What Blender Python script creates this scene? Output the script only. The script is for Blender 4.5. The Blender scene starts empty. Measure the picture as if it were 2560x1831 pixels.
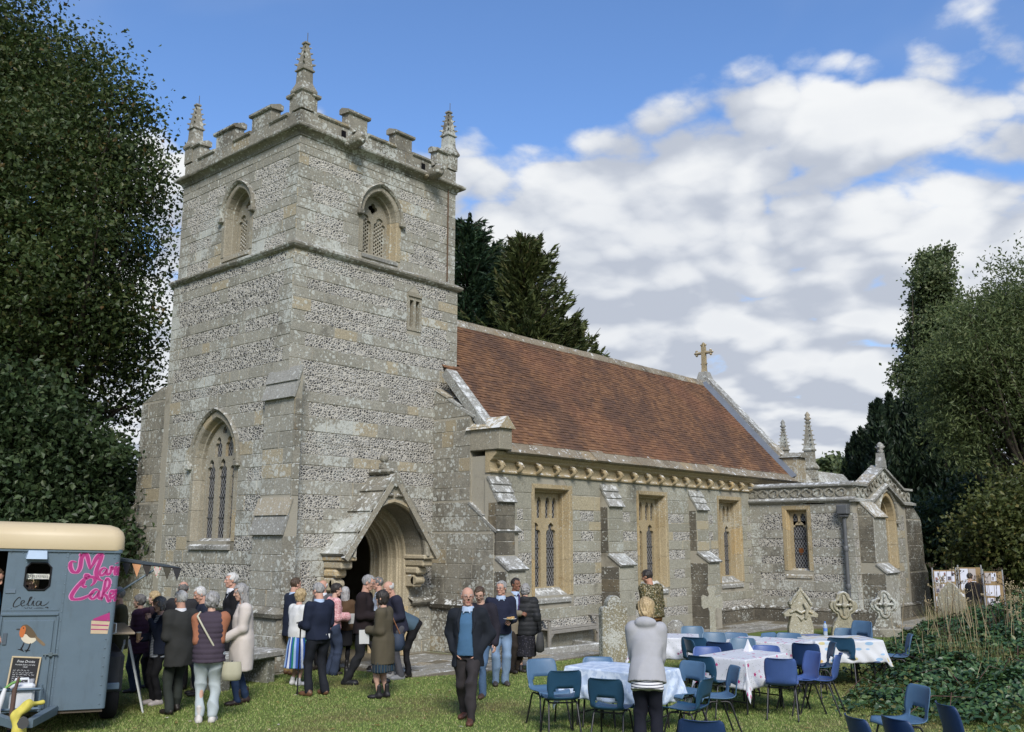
import bpy, bmesh, math, random
import numpy as np
from mathutils import Vector, Matrix, geometry

# ------------------------------------------------------------------ camera, sky, sun, exposure
scene = bpy.context.scene
COL = scene.collection
CAMZ = 2.38
F_PX, PP = 2310.0, (1280.0, 915.5)          # focal length in photo pixels (photo is 2560 px wide)
PITCH = math.atan((1343.0 - PP[1]) / F_PX)
HEAD = math.radians(41.1)                   # heading measured from +X (east, along the nave) towards +Y (north)
FW = np.array([math.cos(HEAD) * math.cos(PITCH), math.sin(HEAD) * math.cos(PITCH), math.sin(PITCH)])
RT = np.array([math.sin(HEAD), -math.cos(HEAD), 0.0])
UP = np.cross(RT, FW)
cam_data = bpy.data.cameras.new('camera')
cam = bpy.data.objects.new('camera', cam_data)
COL.objects.link(cam)
cam_data.sensor_width = 36.0
cam_data.lens = 36.0 * F_PX / 2560.0
cam_data.clip_end = 4000.0
cam.matrix_world = Matrix(((RT[0], UP[0], -FW[0], 0), (RT[1], UP[1], -FW[1], 0), (RT[2], UP[2], -FW[2], CAMZ), (0, 0, 0, 1)))
scene.camera = cam

SUN_EL, SUN_AZ = math.radians(40), math.radians(-130)   # azimuth of the sun from +X, counter-clockwise
SUN_DIR = Vector((math.cos(SUN_EL) * math.cos(SUN_AZ), math.cos(SUN_EL) * math.sin(SUN_AZ), math.sin(SUN_EL)))
world = bpy.data.worlds.new('World')
scene.world = world
world.use_nodes = True
SKY_STRENGTH = 0.060

def build_sky():
    nt = world.node_tree
    nt.nodes.clear()
    N, L = nt.nodes, nt.links
    out = N.new('ShaderNodeOutputWorld')
    bg = N.new('ShaderNodeBackground'); bg.inputs['Strength'].default_value = SKY_STRENGTH
    sky = N.new('ShaderNodeTexSky'); sky.sky_type = 'NISHITA'; sky.sun_disc = False
    sky.sun_elevation = SUN_EL
    sky.sun_rotation = math.atan2(SUN_DIR.x, SUN_DIR.y)
    sky.altitude = 100; sky.air_density = 1.0; sky.dust_density = 0.6; sky.ozone_density = 2.2
    tc = N.new('ShaderNodeTexCoord')
    sep = N.new('ShaderNodeSeparateXYZ'); L.new(tc.outputs['Generated'], sep.inputs[0])
    def math_(op, a, b=None, c=None, clamp=False):
        n = N.new('ShaderNodeMath'); n.operation = op; n.use_clamp = clamp
        for i, x in enumerate((a, b, c)):
            if x is None: continue
            if isinstance(x, (int, float)): n.inputs[i].default_value = x
            else: L.new(x, n.inputs[i])
        return n.outputs[0]
    def noise(vec, scale, detail, rough, dist=0.0):
        n = N.new('ShaderNodeTexNoise'); n.noise_dimensions = '3D'
        n.inputs['Scale'].default_value = scale; n.inputs['Detail'].default_value = detail
        n.inputs['Roughness'].default_value = rough; n.inputs['Distortion'].default_value = dist
        L.new(vec, n.inputs['Vector']); return n.outputs['Fac']
    def maprange(x, a, b, c, d, smooth=True):
        n = N.new('ShaderNodeMapRange'); n.clamp = True
        if smooth: n.interpolation_type = 'SMOOTHSTEP'
        L.new(x, n.inputs['Value'])
        n.inputs['From Min'].default_value = a; n.inputs['From Max'].default_value = b
        n.inputs['To Min'].default_value = c; n.inputs['To Max'].default_value = d
        return n.outputs['Result']
    z = sep.outputs['Z']
    # flat cloud layer seen in perspective: x/(z+k), y/(z+k)
    den = math_('ADD', math_('MAXIMUM', z, 0.0), 0.26)
    px = math_('DIVIDE', sep.outputs['X'], den); py = math_('DIVIDE', sep.outputs['Y'], den)
    cmb = N.new('ShaderNodeCombineXYZ'); L.new(px, cmb.inputs[0]); L.new(py, cmb.inputs[1]); cmb.inputs[2].default_value = CLOUD_SEED
    # same point shifted towards the sun and upwards in the picture: tells lit tops from grey bases
    off = N.new('ShaderNodeVectorMath'); off.operation = 'ADD'; L.new(cmb.outputs[0], off.inputs[0])
    off.inputs[1].default_value = (-0.07, -0.09, 0.04)
    def vor(vec, scale):
        n = N.new('ShaderNodeTexVoronoi'); n.feature = 'F1'
        n.inputs['Scale'].default_value = scale; L.new(vec, n.inputs['Vector']); return n.outputs['Distance']
    def dens_at(vec, det):
        w = N.new('ShaderNodeTexNoise'); w.inputs['Scale'].default_value = 3.0; w.inputs['Detail'].default_value = 3; L.new(vec, w.inputs['Vector'])
        ws = N.new('ShaderNodeVectorMath'); ws.operation = 'MULTIPLY_ADD'; L.new(w.outputs['Color'], ws.inputs[0]); ws.inputs[1].default_value = (.22, .22, .22); L.new(vec, ws.inputs[2])
        f = noise(vec, CL_SCALE, det, 0.56, 0.1)
        p1 = math_('MULTIPLY_ADD', vor(ws.outputs[0], 4.5), -0.42, 0.16)
        if det > 5: p1 = math_('ADD', p1, math_('MULTIPLY_ADD', vor(ws.outputs[0], 12.0), -0.22, 0.08))
        return math_('ADD', f, p1)
    d1 = dens_at(cmb.outputs[0], 8.0)
    d2 = dens_at(off.outputs[0], 4.0)
    big = noise(cmb.outputs[0], 0.8, 2.0, 0.5)
    # more cloud low in the sky, clear blue high up; the bank stands higher towards the east than the north
    sx = math_('MULTIPLY_ADD', sep.outputs['X'], 0.06, math_('MULTIPLY', sep.outputs['Y'], -0.06))
    el = math_('SUBTRACT', z, sx)
    bias = math_('ADD', maprange(el, 0.375, 0.495, 0.26, -0.30, False), maprange(z, 0.02, 0.30, 0.20, 0.0))
    dens = math_('ADD', math_('ADD', d1, bias), math_('MULTIPLY_ADD', big, 0.34, -0.17))
    alpha = maprange(dens, 0.45, 0.59, 0.0, 1.0)
    wisp = noise(cmb.outputs[0], 1.3, 4.0, 0.6, 0.6)
    wa = maprange(wisp, 0.46, 0.85, 0.0, 0.40)
    alpha = math_('MAXIMUM', alpha, wa)
    lit = math_('SUBTRACT', d1, d2)
    thick = maprange(dens, 0.60, 0.95, 0.0, 1.0)
    li = maprange(lit, -0.20, 0.12, 0.0, 1.0)
    sh = math_('SUBTRACT', li, math_('MULTIPLY', thick, 0.22), clamp=True)
    cr = N.new('ShaderNodeValToRGB'); L.new(sh, cr.inputs[0])
    e = cr.color_ramp.elements
    e[0].position = 0.0; e[0].color = (0.56, 0.61, 0.71, 1)
    e[1].position = 1.0; e[1].color = (0.98, 1.0, 1.02, 1)
    m = e.new(0.45); m.color = (0.75, 0.79, 0.86, 1)
    cs = N.new('ShaderNodeVectorMath'); cs.operation = 'SCALE'; L.new(cr.outputs[0], cs.inputs[0]); cs.inputs['Scale'].default_value = CLOUD_GAIN / SKY_STRENGTH
    ss = N.new('ShaderNodeVectorMath'); ss.operation = 'MULTIPLY'; L.new(sky.outputs[0], ss.inputs[0]); ss.inputs[1].default_value = SKY_TINT
    mix = N.new('ShaderNodeMix'); mix.data_type = 'RGBA'
    L.new(alpha, mix.inputs[0]); L.new(ss.outputs[0], mix.inputs[6]); L.new(cs.outputs[0], mix.inputs[7])
    L.new(mix.outputs[2], bg.inputs['Color']); L.new(bg.outputs[0], out.inputs[0])
CL_SCALE = 2.4
CLOUD_SEED, CLOUD_GAIN, SKY_TINT = 7.7, 0.365, (0.90, 1.10, 1.36)
build_sky()

sun_data = bpy.data.lights.new('sun', 'SUN')
world.cycles.sampling_method = 'MANUAL'; world.cycles.sample_map_resolution = 512
sun_data.energy = 1.5
sun_data.angle = math.radians(20)
sun_data.color = (1.0, 0.95, 0.87)
sun = bpy.data.objects.new('sun', sun_data)
COL.objects.link(sun)
sun.rotation_euler = SUN_DIR.to_track_quat('Z', 'Y').to_euler()

scene.view_settings.view_transform = 'Standard'
scene.view_settings.look = 'None'
scene.view_settings.gamma = 1.0
scene.view_settings.use_curve_mapping = False
scene.view_settings.exposure = 1.35

# ------------------------------------------------------------------ helpers
RNG = random.Random(11)
def U(a, b): return RNG.uniform(a, b)
def ray(x, y):
    d = FW * F_PX + RT * (x - PP[0]) - UP * (y - PP[1]); return d / np.linalg.norm(d)
def gnd(x, y, z=0.0):
    "point of the world at height z that the photo shows at pixel x, y"
    d = ray(x, y); t = (z - CAMZ) / d[2]; p = np.array([0, 0, CAMZ]) + d * t; return Vector((p[0], p[1], p[2]))
def gd(x, y, z=0.0):
    k = 2560 / 2271.0; return gnd(x * k, y * k, z)

class MB:
    "collects shapes, becomes ONE mesh object"
    def __init__(s): s.v = []; s.f = []; s.m = []; s.s = []
    def add(s, verts, faces, mat=0, smooth=False):
        o = len(s.v)
        s.v.extend([tuple(p) for p in verts])
        for f in faces:
            s.f.append(tuple(i + o for i in f)); s.m.append(mat); s.s.append(smooth)
    def merge(s, b, M=None, mat=None):
        o = len(s.v)
        s.v.extend([tuple(M @ Vector(p)) for p in b.v] if M is not None else b.v)
        s.f.extend([tuple(i + o for i in f) for f in b.f]); s.m.extend(b.m if mat is None else [mat] * len(b.m)); s.s.extend(b.s)
    def box(s, x0, y0, z0, x1, y1, z1, mat=0):
        s.hexa([(x0, y0, z0), (x1, y0, z0), (x1, y1, z0), (x0, y1, z0), (x0, y0, z1), (x1, y0, z1), (x1, y1, z1), (x0, y1, z1)], mat)
    def hexa(s, p, mat=0):
        s.add(p, [(3, 2, 1, 0), (4, 5, 6, 7), (0, 1, 5, 4), (1, 2, 6, 5), (2, 3, 7, 6), (3, 0, 4, 7)], mat)
    def bbox(s, x0, y0, z0, x1, y1, z1, c=0.01, mat=0):
        "box with chamfered vertical and horizontal edges (octagon plan, bevelled top)"
        c = min(c, abs(x1 - x0) * .4, abs(y1 - y0) * .4, abs(z1 - z0) * .4)
        def ring(i, z): return [(x0 + i, y0 + c, z), (x0 + c, y0 + i, z), (x1 - c, y0 + i, z), (x1 - i, y0 + c, z), (x1 - i, y1 - c, z), (x1 - c, y1 - i, z), (x0 + c, y1 - i, z), (x0 + i, y1 - c, z)]
        s.rings([ring(c, z0), ring(0, z0 + c), ring(0, z1 - c), ring(c, z1)], mat=mat, cap=True)
    def rings(s, rs, mat=0, cap=False, closed=True, smooth=False):
        n = len(rs[0]); v = [p for r in rs for p in r]; f = []
        for k in range(len(rs) - 1):
            for i in range(n if closed else n - 1):
                j = (i + 1) % n
                f.append((k * n + i, k * n + j, (k + 1) * n + j, (k + 1) * n + i))
        s.add(v, f, mat, smooth)
        if cap:
            s.add(rs[0], [tuple(range(n - 1, -1, -1))], mat); s.add(rs[-1], [tuple(range(n))], mat)
    def tube(s, pts, r, n=8, mat=0, cap=True, smooth=True):
        pts = [Vector(p) for p in pts]
        if not hasattr(r, '__len__'): r = [r] * len(pts)
        rs = []; prev = None
        for i, p in enumerate(pts):
            t = (pts[min(i + 1, len(pts) - 1)] - pts[max(i - 1, 0)]).normalized()
            if prev is None:
                a = Vector((0, 0, 1)) if abs(t.z) < .9 else Vector((1, 0, 0))
                x = t.cross(a).normalized()
            else:
                x = (prev - t * prev.dot(t)).normalized()
            prev = x; y = t.cross(x)
            rs.append([p + (x * math.cos(2 * math.pi * k / n) + y * math.sin(2 * math.pi * k / n)) * r[i] for k in range(n)])
        s.rings(rs, mat, cap, True, smooth)
    def lathe(s, prof, n=12, mat=0, c=(0, 0), smooth=True, cap=True, sq=False):
        "prof: (radius, z) list"
        rs = [[(c[0] + r * math.cos(2 * math.pi * (k + .5) / n) * (2 ** .5 if sq else 1), c[1] + r * math.sin(2 * math.pi * (k + .5) / n) * (2 ** .5 if sq else 1), z) for k in range(n)] for r, z in prof]
        s.rings(rs, mat, cap, True, smooth)
    def poly(s, loops, fr, b0, b1, mat=0, back=True):
        "flat plate with holes: loops of (a, c) in the frame fr, from depth b0 to b1"
        L = [[Vector((p[0], p[1], 0)) for p in lp] for lp in loops]
        tris = geometry.tessellate_polygon(L)
        flat = [p for lp in L for p in lp]
        for b, fl in ((b1, False),) + (((b0, True),) if back else ()):
            vs = [fr(p.x, b, p.y) for p in flat]
            ts = []
            for t in tris:
                a, bb, c = (flat[i] for i in t)
                ccw = ((bb.x - a.x) * (c.y - a.y) - (bb.y - a.y) * (c.x - a.x)) > 0
                ts.append(tuple(t) if ccw != fl else tuple(reversed(t)))
            s.add(vs, ts, mat)
        if b0 != b1:
            for k, lp in enumerate(loops):
                n = len(lp)
                A = sum(lp[i][0] * lp[(i + 1) % n][1] - lp[(i + 1) % n][0] * lp[i][1] for i in range(n))
                o = list(lp) if (A > 0) == (k == 0) else list(reversed(lp))
                vs = [fr(p[0], b0, p[1]) for p in o] + [fr(p[0], b1, p[1]) for p in o]
                s.add(vs, [(i, (i + 1) % n, n + (i + 1) % n, n + i) for i in range(n)], mat)
    def mesh(s, name):
        me = bpy.data.meshes.new(name)
        me.from_pydata(s.v, [], s.f)
        if s.m: me.polygons.foreach_set('material_index', np.array(s.m, dtype=np.int32))
        if s.s: me.polygons.foreach_set('use_smooth', np.array(s.s, dtype=bool))
        me.update(); return me
    def build(s, name, mats, parent=None, loc=None):
        me = s.mesh(name)
        for m in (mats if isinstance(mats, (list, tuple)) else [mats]): me.materials.append(m)
        return link(name, me, parent, loc)

def link(name, data, parent=None, loc=None):
    o = bpy.data.objects.new(name, data); COL.objects.link(o)
    if parent is not None: o.parent = parent
    if loc is not None: o.location = loc
    return o
def thing(name, label, cat, loc=(0, 0, 0), rotz=0.0, group=None):
    o = link(name, None, None, loc); o.empty_display_size = .2
    o.rotation_euler = (0, 0, rotz); return tag(o, label, cat, group)
def tag(o, label=None, cat=None, group=None, kind=None):
    if label: o['label'] = label
    if cat: o['category'] = cat
    if group: o['group'] = group
    if kind: o['kind'] = kind
    return o
def frame(o, u, n):
    o, u, n = Vector(o), Vector(u), Vector(n)
    def fr(a, b, c): return o + u * a + n * b + Vector((0, 0, c))
    return fr
def np_mesh(name, V, F, mats, parent=None, smooth=True, mi=None):
    "mesh from numpy arrays; F is (n,3) or (n,4)"
    me = bpy.data.meshes.new(name)
    V = np.asarray(V, dtype=np.float32); F = np.asarray(F, dtype=np.int32)
    n, k = F.shape
    me.vertices.add(len(V)); me.vertices.foreach_set('co', V.ravel())
    me.loops.add(n * k); me.loops.foreach_set('vertex_index', F.ravel())
    me.polygons.add(n); me.polygons.foreach_set('loop_start', np.arange(0, n * k, k, dtype=np.int32))
    me.polygons.foreach_set('use_smooth', np.full(n, smooth, dtype=bool))
    if mi is not None: me.polygons.foreach_set('material_index', np.asarray(mi, dtype=np.int32))
    me.update(calc_edges=True)
    for m in (mats if isinstance(mats, (list, tuple)) else [mats]): me.materials.append(m)
    return link(name, me, parent)

# ------------------------------------------------------------------ procedural materials
class NT:
    "small node-building helper"
    def __init__(s, name):
        s.mat = bpy.data.materials.new(name); s.mat.use_nodes = True
        s.nt = s.mat.node_tree; s.nt.nodes.clear()
        s.out = s.new('ShaderNodeOutputMaterial'); s.bs = s.new('ShaderNodeBsdfPrincipled')
        s.nt.links.new(s.bs.outputs[0], s.out.inputs[0])
        s.geo = s.new('ShaderNodeNewGeometry'); s.tc = s.new('ShaderNodeTexCoord')
        s.pos = s.geo.outputs['Position']; s.rnd = s.geo.outputs['Random Per Island']
    def new(s, t): return s.nt.nodes.new(t)
    def set(s, sock, v):
        if v is None: return
        if hasattr(v, 'is_output'): s.nt.links.new(v, sock)
        elif isinstance(v, (tuple, list)) and len(v) == 3 and sock.type == 'RGBA': sock.default_value = (*v, 1)
        else: sock.default_value = v
    def m(s, op, a, b=None, c=None, clamp=False):
        n = s.new('ShaderNodeMath'); n.operation = op; n.use_clamp = clamp
        for i, x in enumerate((a, b, c)): s.set(n.inputs[i], x)
        return n.outputs[0]
    def scale(s, vec, k):
        n = s.new('ShaderNodeVectorMath'); n.operation = 'MULTIPLY'; s.set(n.inputs[0], vec); n.inputs[1].default_value = k if isinstance(k, tuple) else (k, k, k); return n.outputs[0]
    def vadd(s, a, b):
        n = s.new('ShaderNodeVectorMath'); n.operation = 'ADD'; s.set(n.inputs[0], a); s.set(n.inputs[1], b); return n.outputs[0]
    def noise(s, scale, detail=4, rough=.55, vec=None, dist=0., col=False):
        n = s.new('ShaderNodeTexNoise'); s.set(n.inputs['Vector'], vec if vec is not None else s.pos)
        n.inputs['Scale'].default_value = scale; n.inputs['Detail'].default_value = detail; n.inputs['Roughness'].default_value = rough; n.inputs['Distortion'].default_value = dist
        return n.outputs['Color' if col else 'Fac']
    def vor(s, scale, feature='F1', vec=None, rand=1.0, out='Distance'):
        n = s.new('ShaderNodeTexVoronoi'); n.feature = feature; s.set(n.inputs['Vector'], vec if vec is not None else s.pos)
        n.inputs['Scale'].default_value = scale; n.inputs['Randomness'].default_value = rand
        return n.outputs[out]
    def wave(s, scale, vec, dist=2., det=2.):
        n = s.new('ShaderNodeTexWave'); s.set(n.inputs['Vector'], vec); n.inputs['Scale'].default_value = scale; n.inputs['Distortion'].default_value = dist; n.inputs['Detail'].default_value = det
        return n.outputs['Fac']
    def step(s, x, a, b, c=0., d=1., smooth=True):
        n = s.new('ShaderNodeMapRange'); n.clamp = True
        if smooth: n.interpolation_type = 'SMOOTHSTEP'
        s.set(n.inputs['Value'], x)
        for k, v in (('From Min', a), ('From Max', b), ('To Min', c), ('To Max', d)): s.set(n.inputs[k], v)
        return n.outputs['Result']
    def mix(s, f, a, b, mode='MIX'):
        n = s.new('ShaderNodeMix'); n.data_type = 'RGBA'; n.blend_type = mode
        s.set(n.inputs[0], f); s.set(n.inputs[6], a); s.set(n.inputs[7], b); return n.outputs[2]
    def ramp(s, f, stops, const=False):
        n = s.new('ShaderNodeValToRGB'); s.set(n.inputs[0], f); cr = n.color_ramp
        if const: cr.interpolation = 'CONSTANT'
        while len(cr.elements) > 1: cr.elements.remove(cr.elements[-1])
        cr.elements[0].position = stops[0][0]; cr.elements[0].color = (*stops[0][1], 1)
        for p, c in stops[1:]: cr.elements.new(p).color = (*c, 1)
        return n.outputs[0]
    def sep(s, vec):
        n = s.new('ShaderNodeSeparateXYZ'); s.set(n.inputs[0], vec); return n.outputs
    def comb(s, x, y, z):
        n = s.new('ShaderNodeCombineXYZ'); s.set(n.inputs[0], x); s.set(n.inputs[1], y); s.set(n.inputs[2], z); return n.outputs[0]
    def objrnd(s):
        n = s.new('ShaderNodeObjectInfo'); return n.outputs['Random']
    def bump(s, h, strength=.5, dist=.01, prev=None):
        n = s.new('ShaderNodeBump'); n.inputs['Strength'].default_value = strength; n.inputs['Distance'].default_value = dist
        s.set(n.inputs['Height'], h)
        if prev is not None: s.set(n.inputs['Normal'], prev)
        return n.outputs[0]
    def done(s, col, rough=.9, normal=None, spec=.3, metal=0., **kw):
        s.set(s.bs.inputs['Base Color'], col); s.set(s.bs.inputs['Roughness'], rough)
        s.set(s.bs.inputs['Specular IOR Level'], spec); s.set(s.bs.inputs['Metallic'], metal)
        if normal is not None: s.set(s.bs.inputs['Normal'], normal)
        for k, v in kw.items(): s.set(s.bs.inputs[k.replace('_', ' ')], v)
        return s.mat

def stone(name, c1, c2, lichen=.5, dark=.3, orange=.15, lc=(.50, .51, .46), white=0.0, lscale=1.0, bump=.6):
    t = NT(name)
    island = t.m('FRACT', t.m('ADD', t.rnd, t.m('MULTIPLY', t.objrnd(), 7.3)))
    var = t.m('MULTIPLY_ADD', t.noise(1.3, 3), .9, t.m('MULTIPLY_ADD', island, .7, -.45), clamp=True)
    col = t.mix(var, c1, c2)
    ochre = t.m('GREATER_THAN', island, .92)
    col = t.mix(t.m('MULTIPLY', ochre, .55), col, (c2[0] * 1.1, c2[1] * .93, c2[2] * .66))
    grain = t.noise(38, 5, .7)
    col = t.mix(t.step(grain, .3, .75), t.mix(.45, col, (.02, .02, .02)), col)
    # soot and damp
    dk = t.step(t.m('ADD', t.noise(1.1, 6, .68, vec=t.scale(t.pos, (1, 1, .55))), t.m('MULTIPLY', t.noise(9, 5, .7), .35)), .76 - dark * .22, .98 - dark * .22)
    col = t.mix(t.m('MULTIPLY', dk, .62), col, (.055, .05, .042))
    # lichen: round spots of several sizes, where the slow noise lets them grow
    where = t.noise(.8, 4, .6)
    wob = t.vadd(t.pos, t.scale(t.noise(9 * lscale, 3, col=True), .06 / lscale))
    l1 = t.m('ADD', t.step(t.vor(6.5 * lscale, vec=wob), .10, .42, 1, 0), t.m('MULTIPLY_ADD', where, 2.4, -1.38))
    l2 = t.m('ADD', t.step(t.vor(15 * lscale, vec=wob), .08, .42, 1, 0), t.m('MULTIPLY_ADD', where, 2.6, -1.32))
    l3 = t.m('ADD', t.noise(22 * lscale, 5, .7), t.m('MULTIPLY_ADD', where, 1.3, -.75))
    lm = t.m('MAXIMUM', t.m('MAXIMUM', t.step(l1, .80 - lichen * .5, .98 - lichen * .5), t.step(l2, .80 - lichen * .5, .95 - lichen * .5)), t.step(l3, .64 - lichen * .18, .74 - lichen * .18))
    lm = t.m('MULTIPLY', lm, t.step(grain, .22, .5))
    lcol = t.mix(t.noise(5, 2), lc, (lc[0] * .78, lc[1] * .80, lc[2] * .80))
    col = t.mix(t.m('MULTIPLY', lm, .78), col, lcol)
    if white:
        up = t.step(t.sep(t.geo.outputs['Normal'])[2], .25, .7)
        wm = t.step(t.m('ADD', t.noise(6, 6, .72, vec=t.vadd(wob, (3, 1, 2))), white * .22 - .11), .49, .56)
        col = t.mix(t.m('MULTIPLY', t.m('MULTIPLY', wm, up), .92), col, (.64, .65, .63))
    om = t.m('MULTIPLY', t.step(t.noise(4.2, 5, .68, vec=t.vadd(t.pos, (9, 4, 1))), .66 - orange * .2, .76 - orange * .2), .5)
    col = t.mix(om, col, (.22, .14, .055))
    h = t.m('ADD', t.m('MULTIPLY', grain, .6), t.m('MULTIPLY', lm, .35))
    nb = t.bump(h, bump, .012)
    nb = t.bump(t.noise(7, 4, .6), .35, .03, nb)
    return t.done(col, .93, nb, .15)

def plain(name, col, rough=.6, spec=.4, var=.12, scale=8., metal=0., bump=0., bscale=60.):
    t = NT(name)
    n = t.noise(scale, 4, .6)
    c = t.mix(n, tuple(x * (1 - var * 1.6) for x in col), tuple(min(1, x * (1 + var * 1.2)) for x in col))
    nb = t.bump(t.noise(bscale, 3, .6), bump, .004) if bump else None
    return t.done(c, rough, nb, spec, metal)

def make_stones():
    M = {}
    M['ashlar'] = stone('ashlar_stone', (.335, .32, .265), (.46, .44, .37), .92, .24, .13, lc=(.59, .60, .55), white=.35, lscale=.8)
    M['ashlar_clean'] = stone('clean_ashlar', (.34, .325, .255), (.48, .46, .375), .30, .16, .1, white=.3)
    M['dressing'] = stone('window_dressing', (.42, .33, .19), (.52, .43, .275), .18, .16, .22, lc=(.55, .53, .45), white=.4, lscale=1.6)
    M['dressing_grey'] = stone('grey_dressing', (.33, .30, .23), (.45, .41, .32), .30, .12, .12, white=.55)
    M['door_stone'] = stone('door_dressing', (.48, .41, .28), (.60, .525, .375), .04, .04, .1, white=.2)
    M['weathered'] = stone('weathered_stone', (.28, .262, .21), (.40, .375, .305), .85, .50, .24, lc=(.56, .57, .52), white=.2, lscale=.8)
    M['slab'] = stone('pale_slab', (.30, .295, .265), (.44, .43, .39), .60, .34, .10, lc=(.55, .56, .53), white=.40)
    M['roof_stone'] = stone('roof_stone', (.26, .215, .15), (.36, .31, .23), .30, .45, .3, white=.1, lscale=1.4)
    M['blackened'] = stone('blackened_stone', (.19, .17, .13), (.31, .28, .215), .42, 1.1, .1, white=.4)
    M['grave_pale'] = stone('pale_gravestone', (.38, .35, .25), (.50, .46, .35), .42, .28, .16, lc=(.62, .61, .54), white=.6, lscale=1.6)
    M['grave_grey'] = stone('grey_gravestone', (.24, .24, .19), (.33, .33, .27), .95, .75, .10, lc=(.60, .61, .57), lscale=1.5)
    t = NT('lime_mortar')
    n = t.noise(30, 5, .7)
    col = t.mix(n, (.26, .235, .185), (.40, .375, .305))
    col = t.mix(t.step(t.noise(1.2, 5, .65), .5, .75), col, (.15, .135, .105))
    M['mortar'] = t.done(col, .95, t.bump(n, .5, .01), .1)
    # knapped flint in mortar
    t = NT('knapped_flint')
    wob = t.vadd(t.scale(t.pos, (1, 1, 1.25)), t.scale(t.noise(14, 2, col=True), .035))
    sc = 16.5
    e = t.vor(sc, 'DISTANCE_TO_EDGE', wob)
    cell = t.vor(sc, 'F1', wob, out='Color')
    r = t.sep(cell)[0]; g = t.sep(cell)[1]
    fl = t.ramp(r, [(0, (.060, .058, .057)), (.22, (.125, .122, .118)), (.45, (.20, .195, .18)), (.68, (.36, .35, .325)), (.88, (.50, .49, .46))], True)
    fl = t.mix(t.step(t.noise(60, 3, .6), .35, .7), t.mix(.4, fl, (.05, .05, .055)), fl)
    mortar = t.mix(t.noise(25, 4, .7), (.40, .375, .32), (.56, .535, .475))
    big = t.m('ADD', t.step(t.sep(t.pos)[2], 7.9, 8.2, .075, .135), t.m('MULTIPLY', g, .13))
    msk = t.step(e, big, t.m('ADD', big, .05))
    col = t.mix(msk, mortar, fl)
    dk = t.step(t.noise(.9, 6, .66), .54, .78)
    col = t.mix(t.m('MULTIPLY', dk, .5), col, (.10, .092, .075))
    lw = t.step(t.m('ADD', t.noise(24, 5, .7), t.m('MULTIPLY_ADD', t.noise(.8, 4, .6), 1.3, -.75)), .55, .64)
    col = t.mix(t.m('MULTIPLY', lw, .6), col, (.48, .49, .45))
    hh = t.m('MULTIPLY', t.step(e, .02, .25), t.m('ADD', .4, g))
    M['flint'] = t.done(col, t.mix(msk, (.95,) * 3, (.55,) * 3), t.bump(hh, .9, .02), .35)
    # leaded glass, diamond quarries
    t = NT('leaded_glass')
    p = t.sep(t.pos)
    s = t.m('ADD', p[0], p[1])
    k = 2 * math.pi / .085
    a = t.m('ABSOLUTE', t.m('SINE', t.m('MULTIPLY', t.m('ADD', t.m('MULTIPLY', s, 1.0), t.m('MULTIPLY', p[2], .62)), k / 2)))
    b = t.m('ABSOLUTE', t.m('SINE', t.m('MULTIPLY', t.m('SUBTRACT', t.m('MULTIPLY', s, 1.0), t.m('MULTIPLY', p[2], .62)), k / 2)))
    lead = t.step(t.m('MINIMUM', a, b), .16, .30, 1, 0)
    gl = t.mix(t.noise(9, 2), (.012, .013, .016), (.05, .05, .055))
    M['glass'] = t.done(t.mix(lead, gl, (.27, .27, .27)), t.m('MULTIPLY_ADD', lead, .4, .18), t.bump(t.m('ADD', lead, t.m('MULTIPLY', t.noise(14, 2), .8)), .5, .006), .5)
    M['black'] = plain('painted_opening_shade', (.006, .006, .007), .9, .1)  # flat black that stands in for the shade inside openings
    M['lead'] = plain('lead_flashing', (.115, .13, .155), .55, .4, .2, 4)
    M['iron'] = plain('grey_iron', (.10, .105, .11), .5, .4, .2, 6)
    # clay tiles
    t = NT('clay_tile')
    isl = t.m('FRACT', t.m('ADD', t.rnd, t.m('MULTIPLY', t.objrnd(), 5.1)))
    col = t.ramp(isl, [(0, (.115, .063, .038)), (.3, (.155, .081, .045)), (.6, (.18, .094, .050)), (.85, (.215, .115, .060)), (1, (.135, .072, .045))])
    sl = t.noise(.55, 5, .62, vec=t.scale(t.vadd(t.pos, t.comb(t.m('MULTIPLY', t.sep(t.pos)[2], -.8), 0, 0)), (1.6, 1, .8)))
    moss = t.step(t.m('ADD', sl, t.m('MULTIPLY', t.noise(11, 4, .7), .25)), .56, .76)
    col = t.mix(t.m('MULTIPLY', moss, .55), col, (.062, .042, .036))
    red = t.step(t.noise(.42, 3, .5, vec=t.vadd(t.pos, (4, 7, 2))), .50, .68)
    col = t.mix(t.m('MULTIPLY', red, .35), col, (.23, .105, .06))
    li = t.step(t.noise(30, 4, .7), .66, .75)
    col = t.mix(t.m('MULTIPLY', li, .5), col, (.30, .25, .2))
    M['tile'] = t.done(col, .85, t.bump(t.noise(40, 4), .4, .006), .2)
    return M
M = make_stones()

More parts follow.
